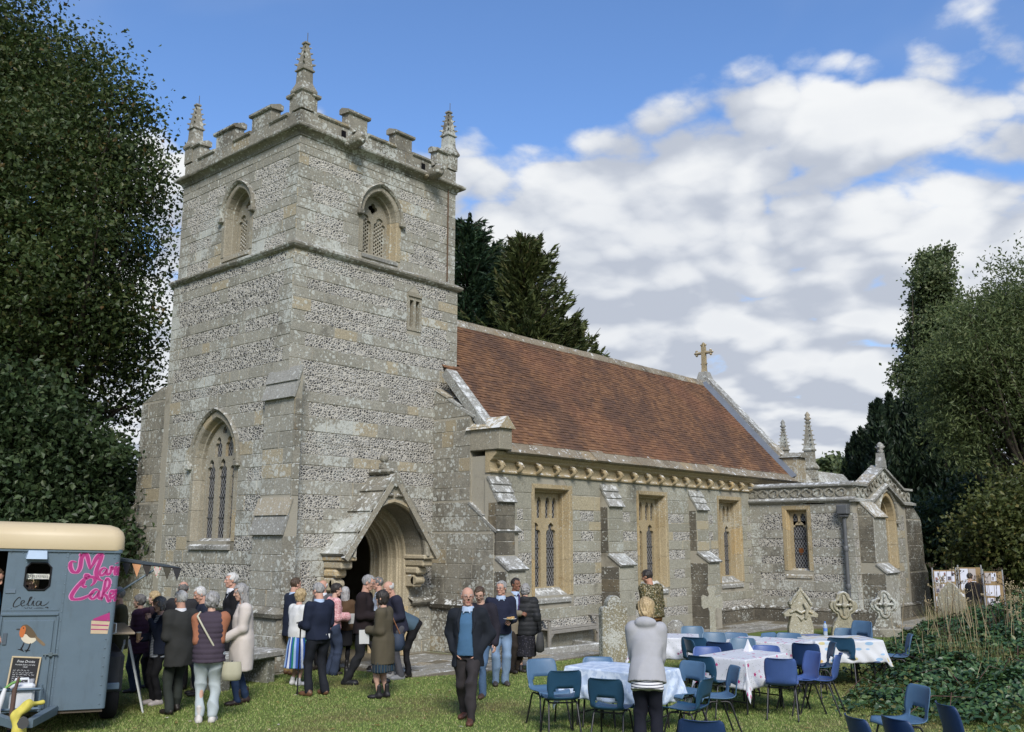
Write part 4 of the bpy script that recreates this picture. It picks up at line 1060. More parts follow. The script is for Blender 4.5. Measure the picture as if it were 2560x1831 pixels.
# chapel buttresses and downpipe
o = buttress('y', 26.02, 26.92, [(10.0, 0), (9.22, 0), (9.24, 1.42), (9.46, 1.66), (9.46, 2.96), (9.78, 3.36), (10.0, 3.36)], [((9.80, 3.36), (9.44, 2.94), 1), ((9.46, 1.66), (9.22, 1.42), 1)])
stones_on(frS(9.46), False, lambda z: (26.02, 26.92), [(1.7, 2.95)], o, 'ashlar', .012, (1.2, 1.4)); stones_on(frS(9.23), False, lambda z: (26.02, 26.92), [(.02, 1.4)], o, 'ashlar', .012, (1.2, 1.4))
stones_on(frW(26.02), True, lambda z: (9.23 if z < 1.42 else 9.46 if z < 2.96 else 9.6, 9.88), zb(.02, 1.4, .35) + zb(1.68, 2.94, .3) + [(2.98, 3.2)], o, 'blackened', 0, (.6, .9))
o = buttress('x', 9.88, 10.5, [(30.0, 0), (31.72, 0), (31.58, 1.30), (31.32, 1.62), (31.24, 2.92), (30.5, 3.34), (30.0, 3.36)], [])
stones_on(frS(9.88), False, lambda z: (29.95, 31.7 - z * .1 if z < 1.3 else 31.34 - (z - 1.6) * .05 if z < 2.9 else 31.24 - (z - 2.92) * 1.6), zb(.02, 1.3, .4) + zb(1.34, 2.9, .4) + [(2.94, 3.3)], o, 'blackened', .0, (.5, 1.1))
dp = MB(); px_, py_ = CX0 - .10, CY0 + .22
dp.tube([(px_, py_, .05), (px_, py_, 2.95)], .055, 10); dp.lathe([(.07, .98), (.075, 1.0), (.075, 1.1), (.06, 1.12)], 10, 0, (px_, py_)); dp.lathe([(.07, 2.0), (.075, 2.02), (.075, 2.12), (.06, 2.14)], 10, 0, (px_, py_))
dp.bbox(px_ - .16, py_ - .15, 3.0, px_ + .1, py_ + .15, 3.26, .02); dp.bbox(px_ - .12, py_ - .10, 2.92, px_ + .1, py_ + .1, 3.0, .02); dp.tube([(px_, py_, .12), (px_ - .1, py_, .02)], .055, 8)
cpart(dp, 'downpipe', M['iron'])
# east pinnacles beyond the nave gable
for x, y, z, h, w in ((31.17, 13.4, 4.75, 1.45, .15), (31.55, 14.5, 4.95, 1.1, .13)):
    p = pinnacle(x, y, z, h, w, False, church, 5); p.matrix_parent_inverse = CH_INV
    m = MB(); m.lathe([(w * .3, z + h + .2), (w * .85, z + h + .27), (w * .4, z + h + .34), (w * .65, z + h + .40), (w * .1, z + h + .52)], 8, 0, (x, y)); m.build('finial', M['slab'], p)
    m = MB(); m.box(x - w * 1.3, y - w * 1.3, 0, x + w * 1.3, y + w * 1.3, z - .4); m.build('shaft', M['weathered'], p)
ch = MB(); ch.box(NX1 + .01, 13.4, 0, 34.5, 18.4, 4.2); prism_x(ch, [(13.2, 4.2), (18.6, 4.2), (18.2, 4.7), (13.6, 4.7)], NX1 + .02, 34.6)
cpart(ch, 'chancel', M['ashlar'])

# --- lay the stones: the 300 that show largest as parts, the rest as one
fl = cpart(flint, 'flint_panel', M['flint']); fl['kind'] = 'stuff'
STONES.sort(key=lambda s: -s[0])
mats_used = sorted(set(s[3] for s in STONES))
rest = MB()
for k, (pr, mb, parent, mat) in enumerate(STONES):
    if k < 300: mb.build('stone', M[mat], parent)
    else: rest.merge(mb, mat=mats_used.index(mat))
o = cpart(rest, 'smaller_stones', [M[m_] for m_ in mats_used]); o['kind'] = 'stuff'

# ------------------------------------------------------------------ lawn, path, margins
t = NT('lawn_grass')
base = t.mix(t.noise(3.2, 5, .6), (.145, .20, .052), (.21, .275, .082))
base = t.mix(t.step(t.noise(.55, 4, .62), .46, .72), base, (.215, .185, .080))
base = t.mix(t.step(t.noise(1.3, 5, .65, vec=t.vadd(t.pos, (5, 3, 0))), .58, .78), base, (.16, .125, .065))
fine = t.noise(90, 4, .7)
base = t.mix(t.step(fine, .25, .75), t.mix(.55, base, (.02, .03, .008)), base)
M['lawn'] = t.done(base, .95, t.bump(t.m('ADD', fine, t.m('MULTIPLY', t.noise(14, 4, .7), 1.2)), .9, .02), .1)
g_ = MB()
n = 60; xs = [-400, -150, -60, -20] + [-10 + i for i in range(60)] + [60, 90, 160, 400]
def ground_z(x, y):
    return 0.0
vv = [(x, y, 0.0) for y in xs for x in xs]
w_ = len(xs)
g_.add(vv, [(j * w_ + i, j * w_ + i + 1, (j + 1) * w_ + i + 1, (j + 1) * w_ + i) for j in range(w_ - 1) for i in range(w_ - 1)])
o = g_.build('lawn', M['lawn']); tag(o, kind='structure')

# stone path from the door along the nave
M['flag'] = stone('flagstone', (.30, .285, .24), (.40, .38, .33), .30, .35, .05, lc=(.46, .46, .43), white=.12)
t = NT('path_earth'); M['earth'] = t.done(t.mix(t.noise(12, 5, .7), (.10, .085, .055), (.22, .195, .145)), .95, t.bump(t.noise(50, 4), .6, .01), .1)
def quadpath(pts, name, mat, z):
    m = MB(); m.poly([pts], lambda a, b, c: Vector((a, c, b)), -.02, z, 0)
    m.f = [tuple(reversed(f)) for f in m.f]
    return tag(m.build(name, mat), kind='structure')
PATH = [(11.3, 14.62), (11.35, 12.25), (12.4, 11.75), (16.4, 11.55), (22.5, 11.3), (25.2, 10.2), (25.6, 8.2), (32, 7.6), (32, 9.85), (25.66, 9.88), (25.66, 12.97), (14.05, 12.97), (14.05, 14.62), (13.3, 14.64), (13.3, 18.8), (11.6, 18.8), (11.6, 14.64)]
path = quadpath([(p[0], p[1]) for p in PATH], 'path', M['earth'], .008)
def inside(x, y, P):
    c = False; n = len(P)
    for i in range(n):
        x0, y0 = P[i]; x1, y1 = P[(i + 1) % n]
        if (y0 > y) != (y1 > y) and x < (x1 - x0) * (y - y0) / (y1 - y0) + x0: c = not c
    return c
y = 7.7; r = 0
while y < 14.5:
    hgt = U(.36, .52); x = 11.3 + U(0, .3)
    while x < 31.8:
        ln = U(.42, .85); cxx, cyy = x + ln / 2, y + hgt / 2
        ok = all(inside(a, b, PATH) for a, b in ((x + .06, y + .06), (x + ln - .06, y + .06), (x + .06, y + hgt - .06), (x + ln - .06, y + hgt - .06)))
        if ok and not (12.75 > cxx and cyy > 14.5) and RNG.random() > .05 and not any(a - .08 < cxx < b + .08 and cyy > 12.3 for a, b in BUT) and not (cyy > 12.5 and cxx < 14.16 and cxx > 14.0):
            m = MB(); h = U(.012, .028); j = .012
            p = [(x + j + U(0, .015), y + j + U(0, .015)), (x + ln - j - U(0, .015), y + j + U(0, .015)), (x + ln - j - U(0, .015), y + hgt - j - U(0, .015)), (x + j + U(0, .015), y + hgt - j - U(0, .015))]
            ti = [U(-.004, .004) for _ in range(4)]
            m.rings([[(a, b, 0) for a, b in p], [(a, b, h - .006 + q) for (a, b), q in zip(p, ti)], [(a + (.008 if a < cxx else -.008), b + (.008 if b < cyy else -.008), h + q) for (a, b), q in zip(p, ti)]], 0, True)
            m.build('flagstone', M['flag'], path)
        x += ln
    y += hgt

# grass blades where the lawn is near enough to read them
def grass():
    rs = np.random.RandomState(5)
    N = 330000
    dist = 7.6 + 12.5 * rs.rand(N) ** 1.15
    px = -60 + 2680 * rs.rand(N)
    ang = HEAD - np.arctan((px - PP[0]) / F_PX)
    x = dist * np.cos(ang); y = dist * np.sin(ang)
    keep = ~((x > 10.2) & (y > 14.2)) & ~((x > 9.9) & (y > 14.2) & (y < 15.3))
    P = PATH; c = np.zeros(N, bool)
    for i in range(len(P)):
        x0, y0 = P[i]; x1, y1 = P[(i + 1) % len(P)]
        if y0 == y1: continue
        cond = ((y0 > y) != (y1 > y)) & (x < (x1 - x0) * (y - y0) / (y1 - y0) + x0); c ^= cond
    keep &= ~c & ~((x > 14) & (y > 12.9)) & ~((x > 25.6) & (y > 9.8))
    # thin and bare where it is worn
    worn = np.sin(x * 1.7 + 1.3 * np.sin(y * 1.1)) * np.sin(y * 1.9 + 1.1 * np.sin(x * .9)) + .5 * np.sin(x * 4.1 + y * 3.3)
    keep &= rs.rand(N) < np.clip(1.05 - .35 * np.clip(worn, 0, 2), .25, 1)
    x, y = x[keep], y[keep]; n = len(x)
    h = (.010 + .019 * rs.rand(n)) * (1 + .9 * (rs.rand(n) < .03)); w = .0045 + .003 * rs.rand(n)
    a = rs.rand(n) * 6.283; la = rs.rand(n) * 6.283; le = h * (.2 + .9 * rs.rand(n))
    V = np.zeros((n, 3, 3), np.float32)
    V[:, 0] = np.c_[x - np.cos(a) * w, y - np.sin(a) * w, np.full(n, -.003)]
    V[:, 1] = np.c_[x + np.cos(a) * w, y + np.sin(a) * w, np.full(n, -.003)]
    V[:, 2] = np.c_[x + np.cos(la) * le, y + np.sin(la) * le, h]
    F = np.arange(n * 3).reshape(n, 3)
    t = NT('grass_blade')
    c = t.ramp(t.rnd, [(0, (.135, .20, .048)), (.35, (.20, .275, .072)), (.7, (.265, .335, .10)), (.9, (.37, .35, .155)), (1, (.46, .39, .22))])
    slow = t.step(t.noise(.55, 4, .62), .46, .72)
    c = t.mix(t.m('MULTIPLY', slow, .55), c, (.20, .18, .075))
    m = t.done(c, .7, None, .2)
    o = np_mesh('grass', V.reshape(-1, 3), F, m, None, False); tag(o, kind='stuff')
grass()
rs_ = np.random.RandomState(3); n_ = 700
d_ = rs_.uniform(8, 18, n_); a_ = HEAD - np.arctan((rs_.uniform(-40, 2600, n_) - PP[0]) / F_PX); x_, y_ = d_ * np.cos(a_), d_ * np.sin(a_)
k_ = (y_ < 12) | ((x_ < 9.5) & (y_ < 15)); x_, y_ = x_[k_], y_[k_]; n_ = len(x_); t_ = rs_.rand(n_) * 6.28; s_ = rs_.uniform(.018, .04, n_)
q_ = [(np.cos(t_ + b) * s_ * r, np.sin(t_ + b) * s_ * r, .018 + .012 * rs_.rand(n_)) for b, r in ((0, 1), (1.57, .55), (3.14, 1), (4.71, .55))]
V_ = np.stack([np.c_[x_ + q[0], y_ + q[1], q[2]] for q in q_], 1).reshape(-1, 3)
t = NT('fallen_leaf'); o = np_mesh('fallen_leaves', V_, np.arange(n_ * 4).reshape(n_, 4), t.done(t.ramp(t.rnd, [(0, (.10, .055, .02)), (.5, (.22, .13, .04)), (.8, (.30, .22, .08)), (1, (.42, .40, .34))]), .8), None, False); tag(o, kind='stuff')

# ------------------------------------------------------------------ trees and shrubs
def leaf_mat(name, stops, rough=.55, trans=.3):
    t = NT(name)
    c = t.ramp(t.rnd, stops)
    slow = t.noise(.5, 3, .6)
    c = t.mix(t.step(slow, .35, .7), t.mix(.3, c, (stops[0][1][0] * .8, stops[0][1][1] * .8, stops[0][1][2] * .8)), c)
    m = t.done(c, rough, None, .35)
    tr = t.new('ShaderNodeBsdfTranslucent'); t.set(tr.inputs[0], c)
    mx = t.new('ShaderNodeMixShader'); mx.inputs[0].default_value = trans
    t.nt.links.new(t.bs.outputs[0], mx.inputs[1]); t.nt.links.new(tr.outputs[0], mx.inputs[2]); t.nt.links.new(mx.outputs[0], t.out.inputs[0])
    return m
def bark(name, c): return plain(name, c, .9, .15, .35, 9, 0, .7, 30)
M['bark'] = bark('grey_bark', (.075, .062, .048)); M['bark_dark'] = bark('dark_bark', (.05, .04, .03))
def leaves(name, C, size, mat, parent, rs, up=.35, aspect=.6, axis=None, fold=.12, droop=0.0):
    "C: (n,3) leaf positions; two-triangle folded leaves of random turn"
    n = len(C); s = size * (.6 + .8 * rs.rand(n))[:, None]
    if axis is None:
        d = rs.randn(n, 3); d[:, 2] -= droop
    else: d = axis + rs.randn(n, 3) * .35
    d /= np.linalg.norm(d, axis=1)[:, None] + 1e-9
    nn = rs.randn(n, 3); nn[:, 2] += up * 3
    w = np.cross(d, nn); w /= np.linalg.norm(w, axis=1)[:, None] + 1e-9
    nn = np.cross(w, d)
    V = np.empty((n, 4, 3), np.float32)
    V[:, 0] = C - d * s * .5
    V[:, 1] = C + w * s * .5 * aspect + nn * s * fold
    V[:, 2] = C + d * s * .5
    V[:, 3] = C - w * s * .5 * aspect + nn * s * fold
    F = np.arange(n * 4).reshape(n, 4)
    o = np_mesh(name, V.reshape(-1, 3), F, mat, parent, False); o['kind'] = 'stuff'
    return o
def at_px(x, y, dist):
    d = ray(x, y); h = math.hypot(d[0], d[1]); return np.array([d[0] / h * dist, d[1] / h * dist, CAMZ + d[2] / h * dist])
def broad_tree(name, label, blobs, base, n_clump, per, leaf, mat, seed, spread=.38, limbs=26, trunk_r=.35, group=None, flat=.6, shell=4.0, barkm='bark', up=.3, aspect=.7, dz=.9, root_z=0.0):
    rs = np.random.RandomState(seed)
    t = thing(name, label, 'tree', (base[0], base[1], root_z), group=group)
    b0 = np.array([base[0], base[1], root_z])
    blobs = np.array(blobs, float)            # x y z r
    wts = blobs[:, 3] ** 2.2; wts /= wts.sum()
    k = rs.choice(len(blobs), n_clump, p=wts)
    d = rs.randn(n_clump, 3); d /= np.linalg.norm(d, axis=1)[:, None]
    lump = 1 + .18 * np.sin(d[:, 0] * 5 + k) * np.sin(d[:, 1] * 6 + 2 * k) + .14 * np.sin(d[:, 2] * 9 + d[:, 0] * 7 + k * 3)
    r = blobs[k, 3] * rs.rand(n_clump) ** (1 / shell) * lump
    cc = blobs[k, :3] + d * r[:, None] * np.array([1, 1, dz])
    cc = cc[cc[:, 2] > root_z + .1]
    m = len(cc)
    sp = spread * (.6 + .8 * rs.rand(m))
    L = np.repeat(cc, per, axis=0) + rs.randn(m * per, 3) * np.repeat(sp, per)[:, None] * np.array([1, 1, flat])
    leaves('crown', L - b0, leaf, mat, t, rs, up, aspect)
    tm_ = MB()
    top = blobs[np.argmax(blobs[:, 2])]
    mid = blobs[:, :3].mean(axis=0)
    j = [(0, 0, -.1), (.1, .05, (mid[2] - root_z) * .3), tuple((mid - b0) * np.array([.5, .5, .65])), tuple((top[:3] - b0) * np.array([.8, .8, .85]))]
    tm_.tube(j, [trunk_r * 1.25, trunk_r, trunk_r * .7, trunk_r * .12], 10)
    tm_.build('trunk', M[barkm], t)
    lm = MB()
    for q in rs.choice(m, min(limbs, m), replace=False):
        e = cc[q] - b0; s0 = rs.uniform(.2, .7); a = np.array(j[1]) * (1 - s0) + np.array(j[2]) * s0
        mdp = (a + e) / 2 + rs.randn(3) * .25 + np.array([0, 0, -.2])
        lm.tube([a, mdp, e], [trunk_r * .30, trunk_r * .17, trunk_r * .03], 6)
    lm.build('limb', M[barkm], t)['kind'] = 'stuff'
    return t
def px_blobs(L, dist, jit, seed):
    rs = np.random.RandomState(seed); out = []
    for x, y, r in L:
        p = at_px(x, y, dist + rs.uniform(-jit, jit)); out.append((*p, r))
    return out
lime_m = leaf_mat('lime_leaf', [(0, (.034, .058, .017)), (.4, (.052, .082, .022)), (.75, (.074, .104, .028)), (.95, (.105, .118, .036)), (1, (.15, .09, .03))], .5, .30)
LB = [(-90, 20, 2.4), (20, 60, 1.7), (90, 150, 1.2), (-150, 300, 4.0), (60, 260, 2.6), (190, 200, 1.8), (250, 130, .9), (280, 300, 1.6), (330, 210, .7), (360, 330, 1.05), (150, 430, 2.6), (300, 470, 1.7), (395, 330, .45), (400, 420, .75), (395, 520, .85), (385, 620, .9), (60, 620, 2.9), (240, 650, 2.0), (350, 740, 1.1), (390, 830, .75), (160, 830, 2.2), (300, 860, 1.3), (375, 930, .7), (-80, 800, 3.2), (60, 950, 2.0), (320, 980, .8)]
broad_tree('lime_tree', 'tall dark broadleaf tree rising left of the church tower', px_blobs([(x - 42, y + 38, r * .94) for x, y, r in LB], 26, 2.2, 3), at_px(60, 1343, 26.5)[:2], 2400, 66, .112, lime_m, 21, .42, 70, .42, shell=3.0, flat=.42)
SB = [(0, 1040, 1.4), (110, 1090, 1.1), (190, 1130, 1.0), (250, 1170, .9), (60, 1200, 1.6), (180, 1230, 1.2), (250, 1270, .9), (-90, 1150, 1.9), (120, 1340, 1.3), (240, 1350, 1.0), (0, 1360, 1.5), (300, 1340, .7)]
hedge_m = leaf_mat('hedge_leaf', [(0, (.026, .048, .018)), (.5, (.046, .076, .030)), (.9, (.075, .112, .045)), (1, (.11, .135, .06))], .45, .25)
broad_tree('lime_sapling', 'dense dark green shrubby tree filling the space behind the trailer roof', px_blobs(SB, 23.5, 1.2, 5), at_px(150, 1343, 23.5)[:2], 1350, 40, .14, hedge_m, 22, .30, 20, .16, shell=3.0)
# distant dark hedge that closes the view at the left
def hedge(name, label, pts, h, w, n, leaf, mat, seed, cat='hedge'):
    rs = np.random.RandomState(seed); pts = np.array(pts, float)
    u = rs.rand(n) * (len(pts) - 1); i = u.astype(int); f = (u - i)[:, None]
    p = pts[i] * (1 - f) + pts[i + 1] * f
    hh = h * (1 + .18 * np.sin(u * 3.1) + .12 * np.sin(u * 7.7 + 1))
    z = hh * rs.rand(n) ** .7
    C = np.c_[p + rs.randn(n, 2) * w * .45, z]
    o0 = pts.mean(axis=0)
    t = thing(name, label, cat, (o0[0], o0[1], 0))
    leaves('foliage', C - np.array([o0[0], o0[1], 0]), leaf, mat, t, rs, .25, .75)
    m = MB()
    for k in range(14):
        q = pts[0] + (pts[-1] - pts[0]) * (k + .5) / 14 - o0; m.tube([(q[0], q[1], 0), (q[0] + .1, q[1], h * .7)], [.07, .02], 6)
    m.build('stems', M['bark_dark'], t)['kind'] = 'stuff'
    return t
hedge('boundary_hedge', 'low dark hedge along the far side of the churchyard behind the tower', [at_px(-300, 1343, 33)[:2], at_px(100, 1343, 33)[:2], at_px(480, 1343, 34)[:2]], 3.2, 1.6, 16000, .24, hedge_m, 31)

# conifers behind the nave
def conifer(name, label, base, H, rad, nbr, mat, seed, per=60, rise=.55, leafl=.30, lean=(0, 0), group=None, dens=1.0):
    rs = np.random.RandomState(seed)
    t = thing(name, label, 'tree', (base[0], base[1], 0), group=group)
    C = []; A = []; lm = MB()
    for k in range(nbr):
        zf = .12 + .88 * rs.rand() ** .85; z = H * zf * .93
        L = rad * (1 - zf) ** .62 * rs.uniform(.50, 1.22) + .35
        az = rs.rand() * 6.283
        d = np.array([math.cos(az), math.sin(az), rise * (.5 + .9 * zf)]); d /= np.linalg.norm(d)
        p0 = np.array([lean[0] * zf, lean[1] * zf, z])
        nn = int(.62 * per * (L / rad + .25) * dens)
        s = rs.rand(nn) ** .75
        bend = np.array([0, 0, .22]) * (s[:, None] ** 2) * L
        q = p0 + d * (s * L)[:, None] + bend
        side = np.cross(d, [0, 0, 1]); side /= np.linalg.norm(side)
        off = (rs.rand(nn) - .5) * .75 * L * (1.05 - s) * .9
        q = q + side * off[:, None] + np.array([0, 0, -1]) * (rs.rand(nn) * .22)[:, None]
        ax = d * 1.0 + side * (off / (L * .4 + .1))[:, None] * .8 + np.array([0, 0, -.15])
        C.append(q); A.append(ax)
        if rs.rand() < .5: lm.tube([p0, p0 + d * L * .55 + np.array([0, 0, .05 * L]), p0 + d * L * 1.06 + np.array([0, 0, .24 * L])], [.05, .03, .007], 5)
    C = np.concatenate(C); A = np.concatenate(A)
    leaves('crown', C, leafl, mat, t, rs, .15, .26, A, .05)
    m = MB(); m.tube([(0, 0, -.1), (lean[0] * .5, lean[1] * .5, H * .5), (lean[0], lean[1], H * .96)], [rad * .085, rad * .05, .03], 9); m.build('trunk', M['bark_dark'], t)
    lm.build('limb', M['bark_dark'], t)['kind'] = 'stuff'
    return t
con1 = leaf_mat('dark_needle', [(0, (.020, .042, .022)), (.5, (.036, .070, .034)), (.9, (.060, .105, .045)), (1, (.09, .12, .05))], .55, .2)
con2 = leaf_mat('olive_needle', [(0, (.045, .062, .020)), (.5, (.080, .100, .030)), (.9, (.12, .14, .045)), (1, (.17, .14, .06))], .55, .25)
b = at_px(1165, 1343, 37); conifer('cedar_tree', 'dark green conifer standing close behind the tower and nave', b[:2], 16.4, 4.4, 400, con1, 41, 150, .35, .36)
b = at_px(1315, 1343, 35); conifer('cypress_tree', 'olive green feathery conifer rising over the middle of the nave ridge', b[:2], 14.8, 4.3, 420, con2, 42, 160, .62, .34)
b = at_px(1425, 1343, 36); conifer('cypress_tree', 'short olive conifer whose tip just clears the nave ridge', b[:2], 11.4, 3.5, 300, con2, 43, 140, .62, .32)
b = at_px(1240, 1343, 40); conifer('cedar_tree', 'dark conifer half hidden behind the olive green one', b[:2], 16.2, 4.4, 300, con1, 44, 150, .4, .36)

# right-hand trees
yew_m = leaf_mat('yew_leaf', [(0, (.010, .020, .011)), (.5, (.016, .032, .016)), (.9, (.028, .050, .023)), (1, (.045, .06, .025))], .55, .12)
def yew(name, label, base, spires, leaf, seed, per=1500):
    rs = np.random.RandomState(seed); t = thing(name, label, 'tree', (base[0], base[1], 0)); C = []; A = []; m = MB()
    for x, y, h, r in spires:
        n = int(per * (r / 1.0) * (h / 7)); z = h * rs.rand(n) ** .8; rr = r * np.clip((1 - (z / h) ** 2.6), .02, 1) ** .7 * (rs.rand(n) ** .28)
        rr *= 1 + .22 * np.sin(z * 4 + x * 3 + 6 * np.sin(y))
        a = rs.rand(n) * 6.283
        C.append(np.c_[x + rr * np.cos(a), y + rr * np.sin(a), z]); A.append(np.c_[np.cos(a) * .6, np.sin(a) * .6, np.full(n, 1.0)])
        m.tube([(x, y, 0), (x, y, h * .9)], [.12 * r + .03, .02], 6)
    leaves('crown', np.concatenate(C), leaf, yew_m, t, rs, .1, .38, np.concatenate(A), .05)
    m.build('trunk', M['bark_dark'], t)
def spire_set(L, dist, base, seed):
    rs = np.random.RandomState(seed); out = []
    for x, ytop, r in L:
        p = at_px(x, ytop, dist + rs.uniform(-1.5, 1.5)); out.append((p[0] - base[0], p[1] - base[1], p[2], r))
    return out
b = at_px(2330, 1343, 44)
yew('yew_tree', 'broad dark yew with many upright tips behind the chapel gable', b, spire_set([(2180, 1010, .7), (2195, 1000, .8), (2222, 985, .9), (2245, 1000, .9), (2275, 975, 1.1), (2310, 985, 1.2), (2350, 980, 1.3), (2395, 1000, 1.4), (2430, 1060, 1.3), (2470, 1110, 1.2), (2500, 1150, 1.0), (2260, 1060, 1.2), (2330, 1080, 1.5), (2410, 1120, 1.5)], 44, b, 51), .30, 52, 2600)
b = at_px(2145, 1343, 47)
yew('yew_tree', 'narrow dark yew with a jagged top left of the broad yew', b, spire_set([(2120, 1110, .5), (2135, 1080, .6), (2152, 1070, .7), (2170, 1080, .6), (2112, 1150, .5), (2150, 1120, .9)], 47, b, 53), .28, 54, 2400)
pop_m = leaf_mat('poplar_leaf', [(0, (.065, .090, .038)), (.5, (.105, .140, .056)), (.9, (.155, .185, .078)), (1, (.20, .21, .10))], .5, .3)
PB = [(2310, 655, .55), (2328, 665, .6), (2352, 645, .6), (2305, 700, .85), (2350, 700, .9), (2310, 750, 1.0), (2355, 760, 1.1), (2325, 810, 1.3), (2365, 830, 1.3), (2310, 850, 1.1), (2340, 900, 1.7), (2380, 920, 1.8), (2300, 930, 1.1), (2345, 980, 2.0), (2255, 915, .5), (2232, 945, .35), (2262, 860, .4), (2240, 960, .4)]
broad_tree('poplar_tree', 'slender tall poplar standing above the dark yew', px_blobs(PB, 62, 1.0, 6), at_px(2340, 1343, 62)[:2], 1700, 26, .22, pop_m, 61, .24, 20, .4, flat=1.1, up=.1)
ash_m = leaf_mat('ash_leaf', [(0, (.085, .115, .042)), (.5, (.125, .165, .060)), (.9, (.17, .205, .078)), (1, (.22, .23, .10))], .5, .4)
AB = [(2570, 720, 1.3), (2490, 790, 1.2), (2550, 820, 1.5), (2430, 800, .9), (2440, 870, 1.4), (2400, 900, 1.0), (2370, 960, .7), (2510, 910, 1.5), (2420, 980, 1.4), (2390, 1050, 1.2), (2440, 1090, 1.0), (2460, 1000, 1.4), (2560, 980, 1.5), (2550, 1080, .9), (2600, 850, 2.2), (2640, 1000, 2.0), (2440, 1140, .6), (2560, 1170, .5)]
broad_tree('ash_tree', 'light green airy ash tree leaning in from the edge of the churchyard', px_blobs(AB, 33, 1.2, 8), at_px(2640, 1343, 33)[:2], 1500, 38, .15, ash_m, 62, .38, 60, .3, flat=.5, up=.15, aspect=.36)
bush_m = leaf_mat('bush_leaf', [(0, (.036, .056, .018)), (.5, (.062, .090, .027)), (.9, (.095, .125, .038)), (1, (.18, .15, .045))], .5, .3)
def bush(name, label, L, dist, jit, n, per, leaf, mat, seed, base):
    t = broad_tree(name, label, px_blobs(L, dist, jit, seed), at_px(base, 1343, dist)[:2], n, per, leaf, mat, seed, .28, 14, .10, flat=.8, shell=3.0)
    t['category'] = 'bush'; return t
bush('elder_bush', 'rounded green bush growing against the east side of the chapel', [(2330, 1330, 1.1), (2300, 1400, 1.0), (2370, 1370, 1.0), (2345, 1440, 1.2), (2420, 1430, 1.0), (2290, 1290, .6)], 38, 1.0, 620, 34, .17, bush_m, 71, 2340)
bush('hawthorn_bush', 'yellowish green bush at the far end of the churchyard', [(2520, 1300, 1.1), (2560, 1250, 1.0), (2480, 1350, .9), (2540, 1380, 1.2), (2590, 1340, 1.3), (2440, 1400, .8), (2500, 1430, 1.1)], 31, 1.0, 700, 34, .13, leaf_mat('hawthorn_leaf', [(0, (.05, .068, .02)), (.5, (.085, .105, .028)), (.9, (.13, .14, .04)), (1, (.20, .16, .05))], .5, .3), 72, 2530)
bush('ivy_bush', 'dark tangled bush between the yew and the yellowish bush', [(2420, 1290, 1.1), (2470, 1260, 1.0), (2440, 1340, 1.2), (2400, 1350, .9)], 36, 1.0, 520, 34, .15, hedge_m, 73, 2430)
bush('distant_tree', 'small far-off tree seen between the east pinnacle and the yew', [(2075, 1200, 1.6), (2105, 1180, 1.4), (2055, 1230, 1.5), (2095, 1240, 1.7), (2040, 1190, .9)], 80, 2, 360, 26, .42, pop_m, 74, 2080)
hedge('field_hedge', 'long hedge closing off the far side of the churchyard', [at_px(1900, 1343, 75)[:2], at_px(2250, 1343, 60)[:2], at_px(2700, 1343, 48)[:2]], 3.5, 2.0, 14000, .42, bush_m, 32)

# ------------------------------------------------------------------ people: smooth bodies and clothes grown from distance fields
def smin(a, b, k):
    h = np.clip(.5 + .5 * (b - a) / k, 0, 1); return b * (1 - h) + a * h - k * h * (1 - h)
def smax(a, b, k): return -smin(-a, -b, k)
def f_cap(a, b, ra, rb):
    a, b = np.array(a, float), np.array(b, float); ba = b - a; L2 = ba @ ba + 1e-9
    def f(P):
        t = np.clip((P - a) @ ba / L2, 0, 1); return np.linalg.norm(P - a - t[:, None] * ba, axis=1) - (ra + (rb - ra) * t)
    m = max(ra, rb); f.lo = np.minimum(a, b) - m; f.hi = np.maximum(a, b) + m; return f
def f_ell(c, r, R=None):
    c, r = np.array(c, float), np.array(r, float)
    def f(P):
        q = P - c
        if R is not None: q = q @ R
        k0 = np.linalg.norm(q / r, axis=1); k1 = np.linalg.norm(q / r ** 2, axis=1) + 1e-9; return k0 * (k0 - 1) / k1
    m = r if R is None else np.full(3, r.max()); f.lo = c - m; f.hi = c + m; return f
def f_loft(p0, p1, X, Y, secs, pleat=None):
    "elliptic sections (t, rx, ry, offset forward) from p0 to p1, flat ends"
    p0, p1, X, Y = (np.array(v, float) for v in (p0, p1, X, Y)); ax = p1 - p0; L = np.linalg.norm(ax); ax = ax / L
    T = [s[0] for s in secs]; RX = [s[1] for s in secs]; RY = [s[2] for s in secs]; OF = [s[3] if len(s) > 3 else 0 for s in secs]
    def f(P):
        q = P - p0; s = q @ ax; t = np.clip(s / L, 0, 1)
        rx, ry, of = np.interp(t, T, RX), np.interp(t, T, RY), np.interp(t, T, OF)
        x, y = q @ X, q @ Y - of
        k = np.sqrt((x / rx) ** 2 + (y / ry) ** 2) + 1e-9
        if pleat: k = k / (1 + pleat[1] * np.cos(pleat[0] * np.arctan2(y / ry, x / rx)) * (1 - t) ** .6)
        d = (k - 1) * np.minimum(rx, ry)
        return np.maximum(d, np.maximum(-s, s - L) * 1.0)
    m = max(max(RX), max(RY)) + max(abs(o) for o in OF); f.lo = np.minimum(p0, p1) - m; f.hi = np.maximum(p0, p1) + m; return f
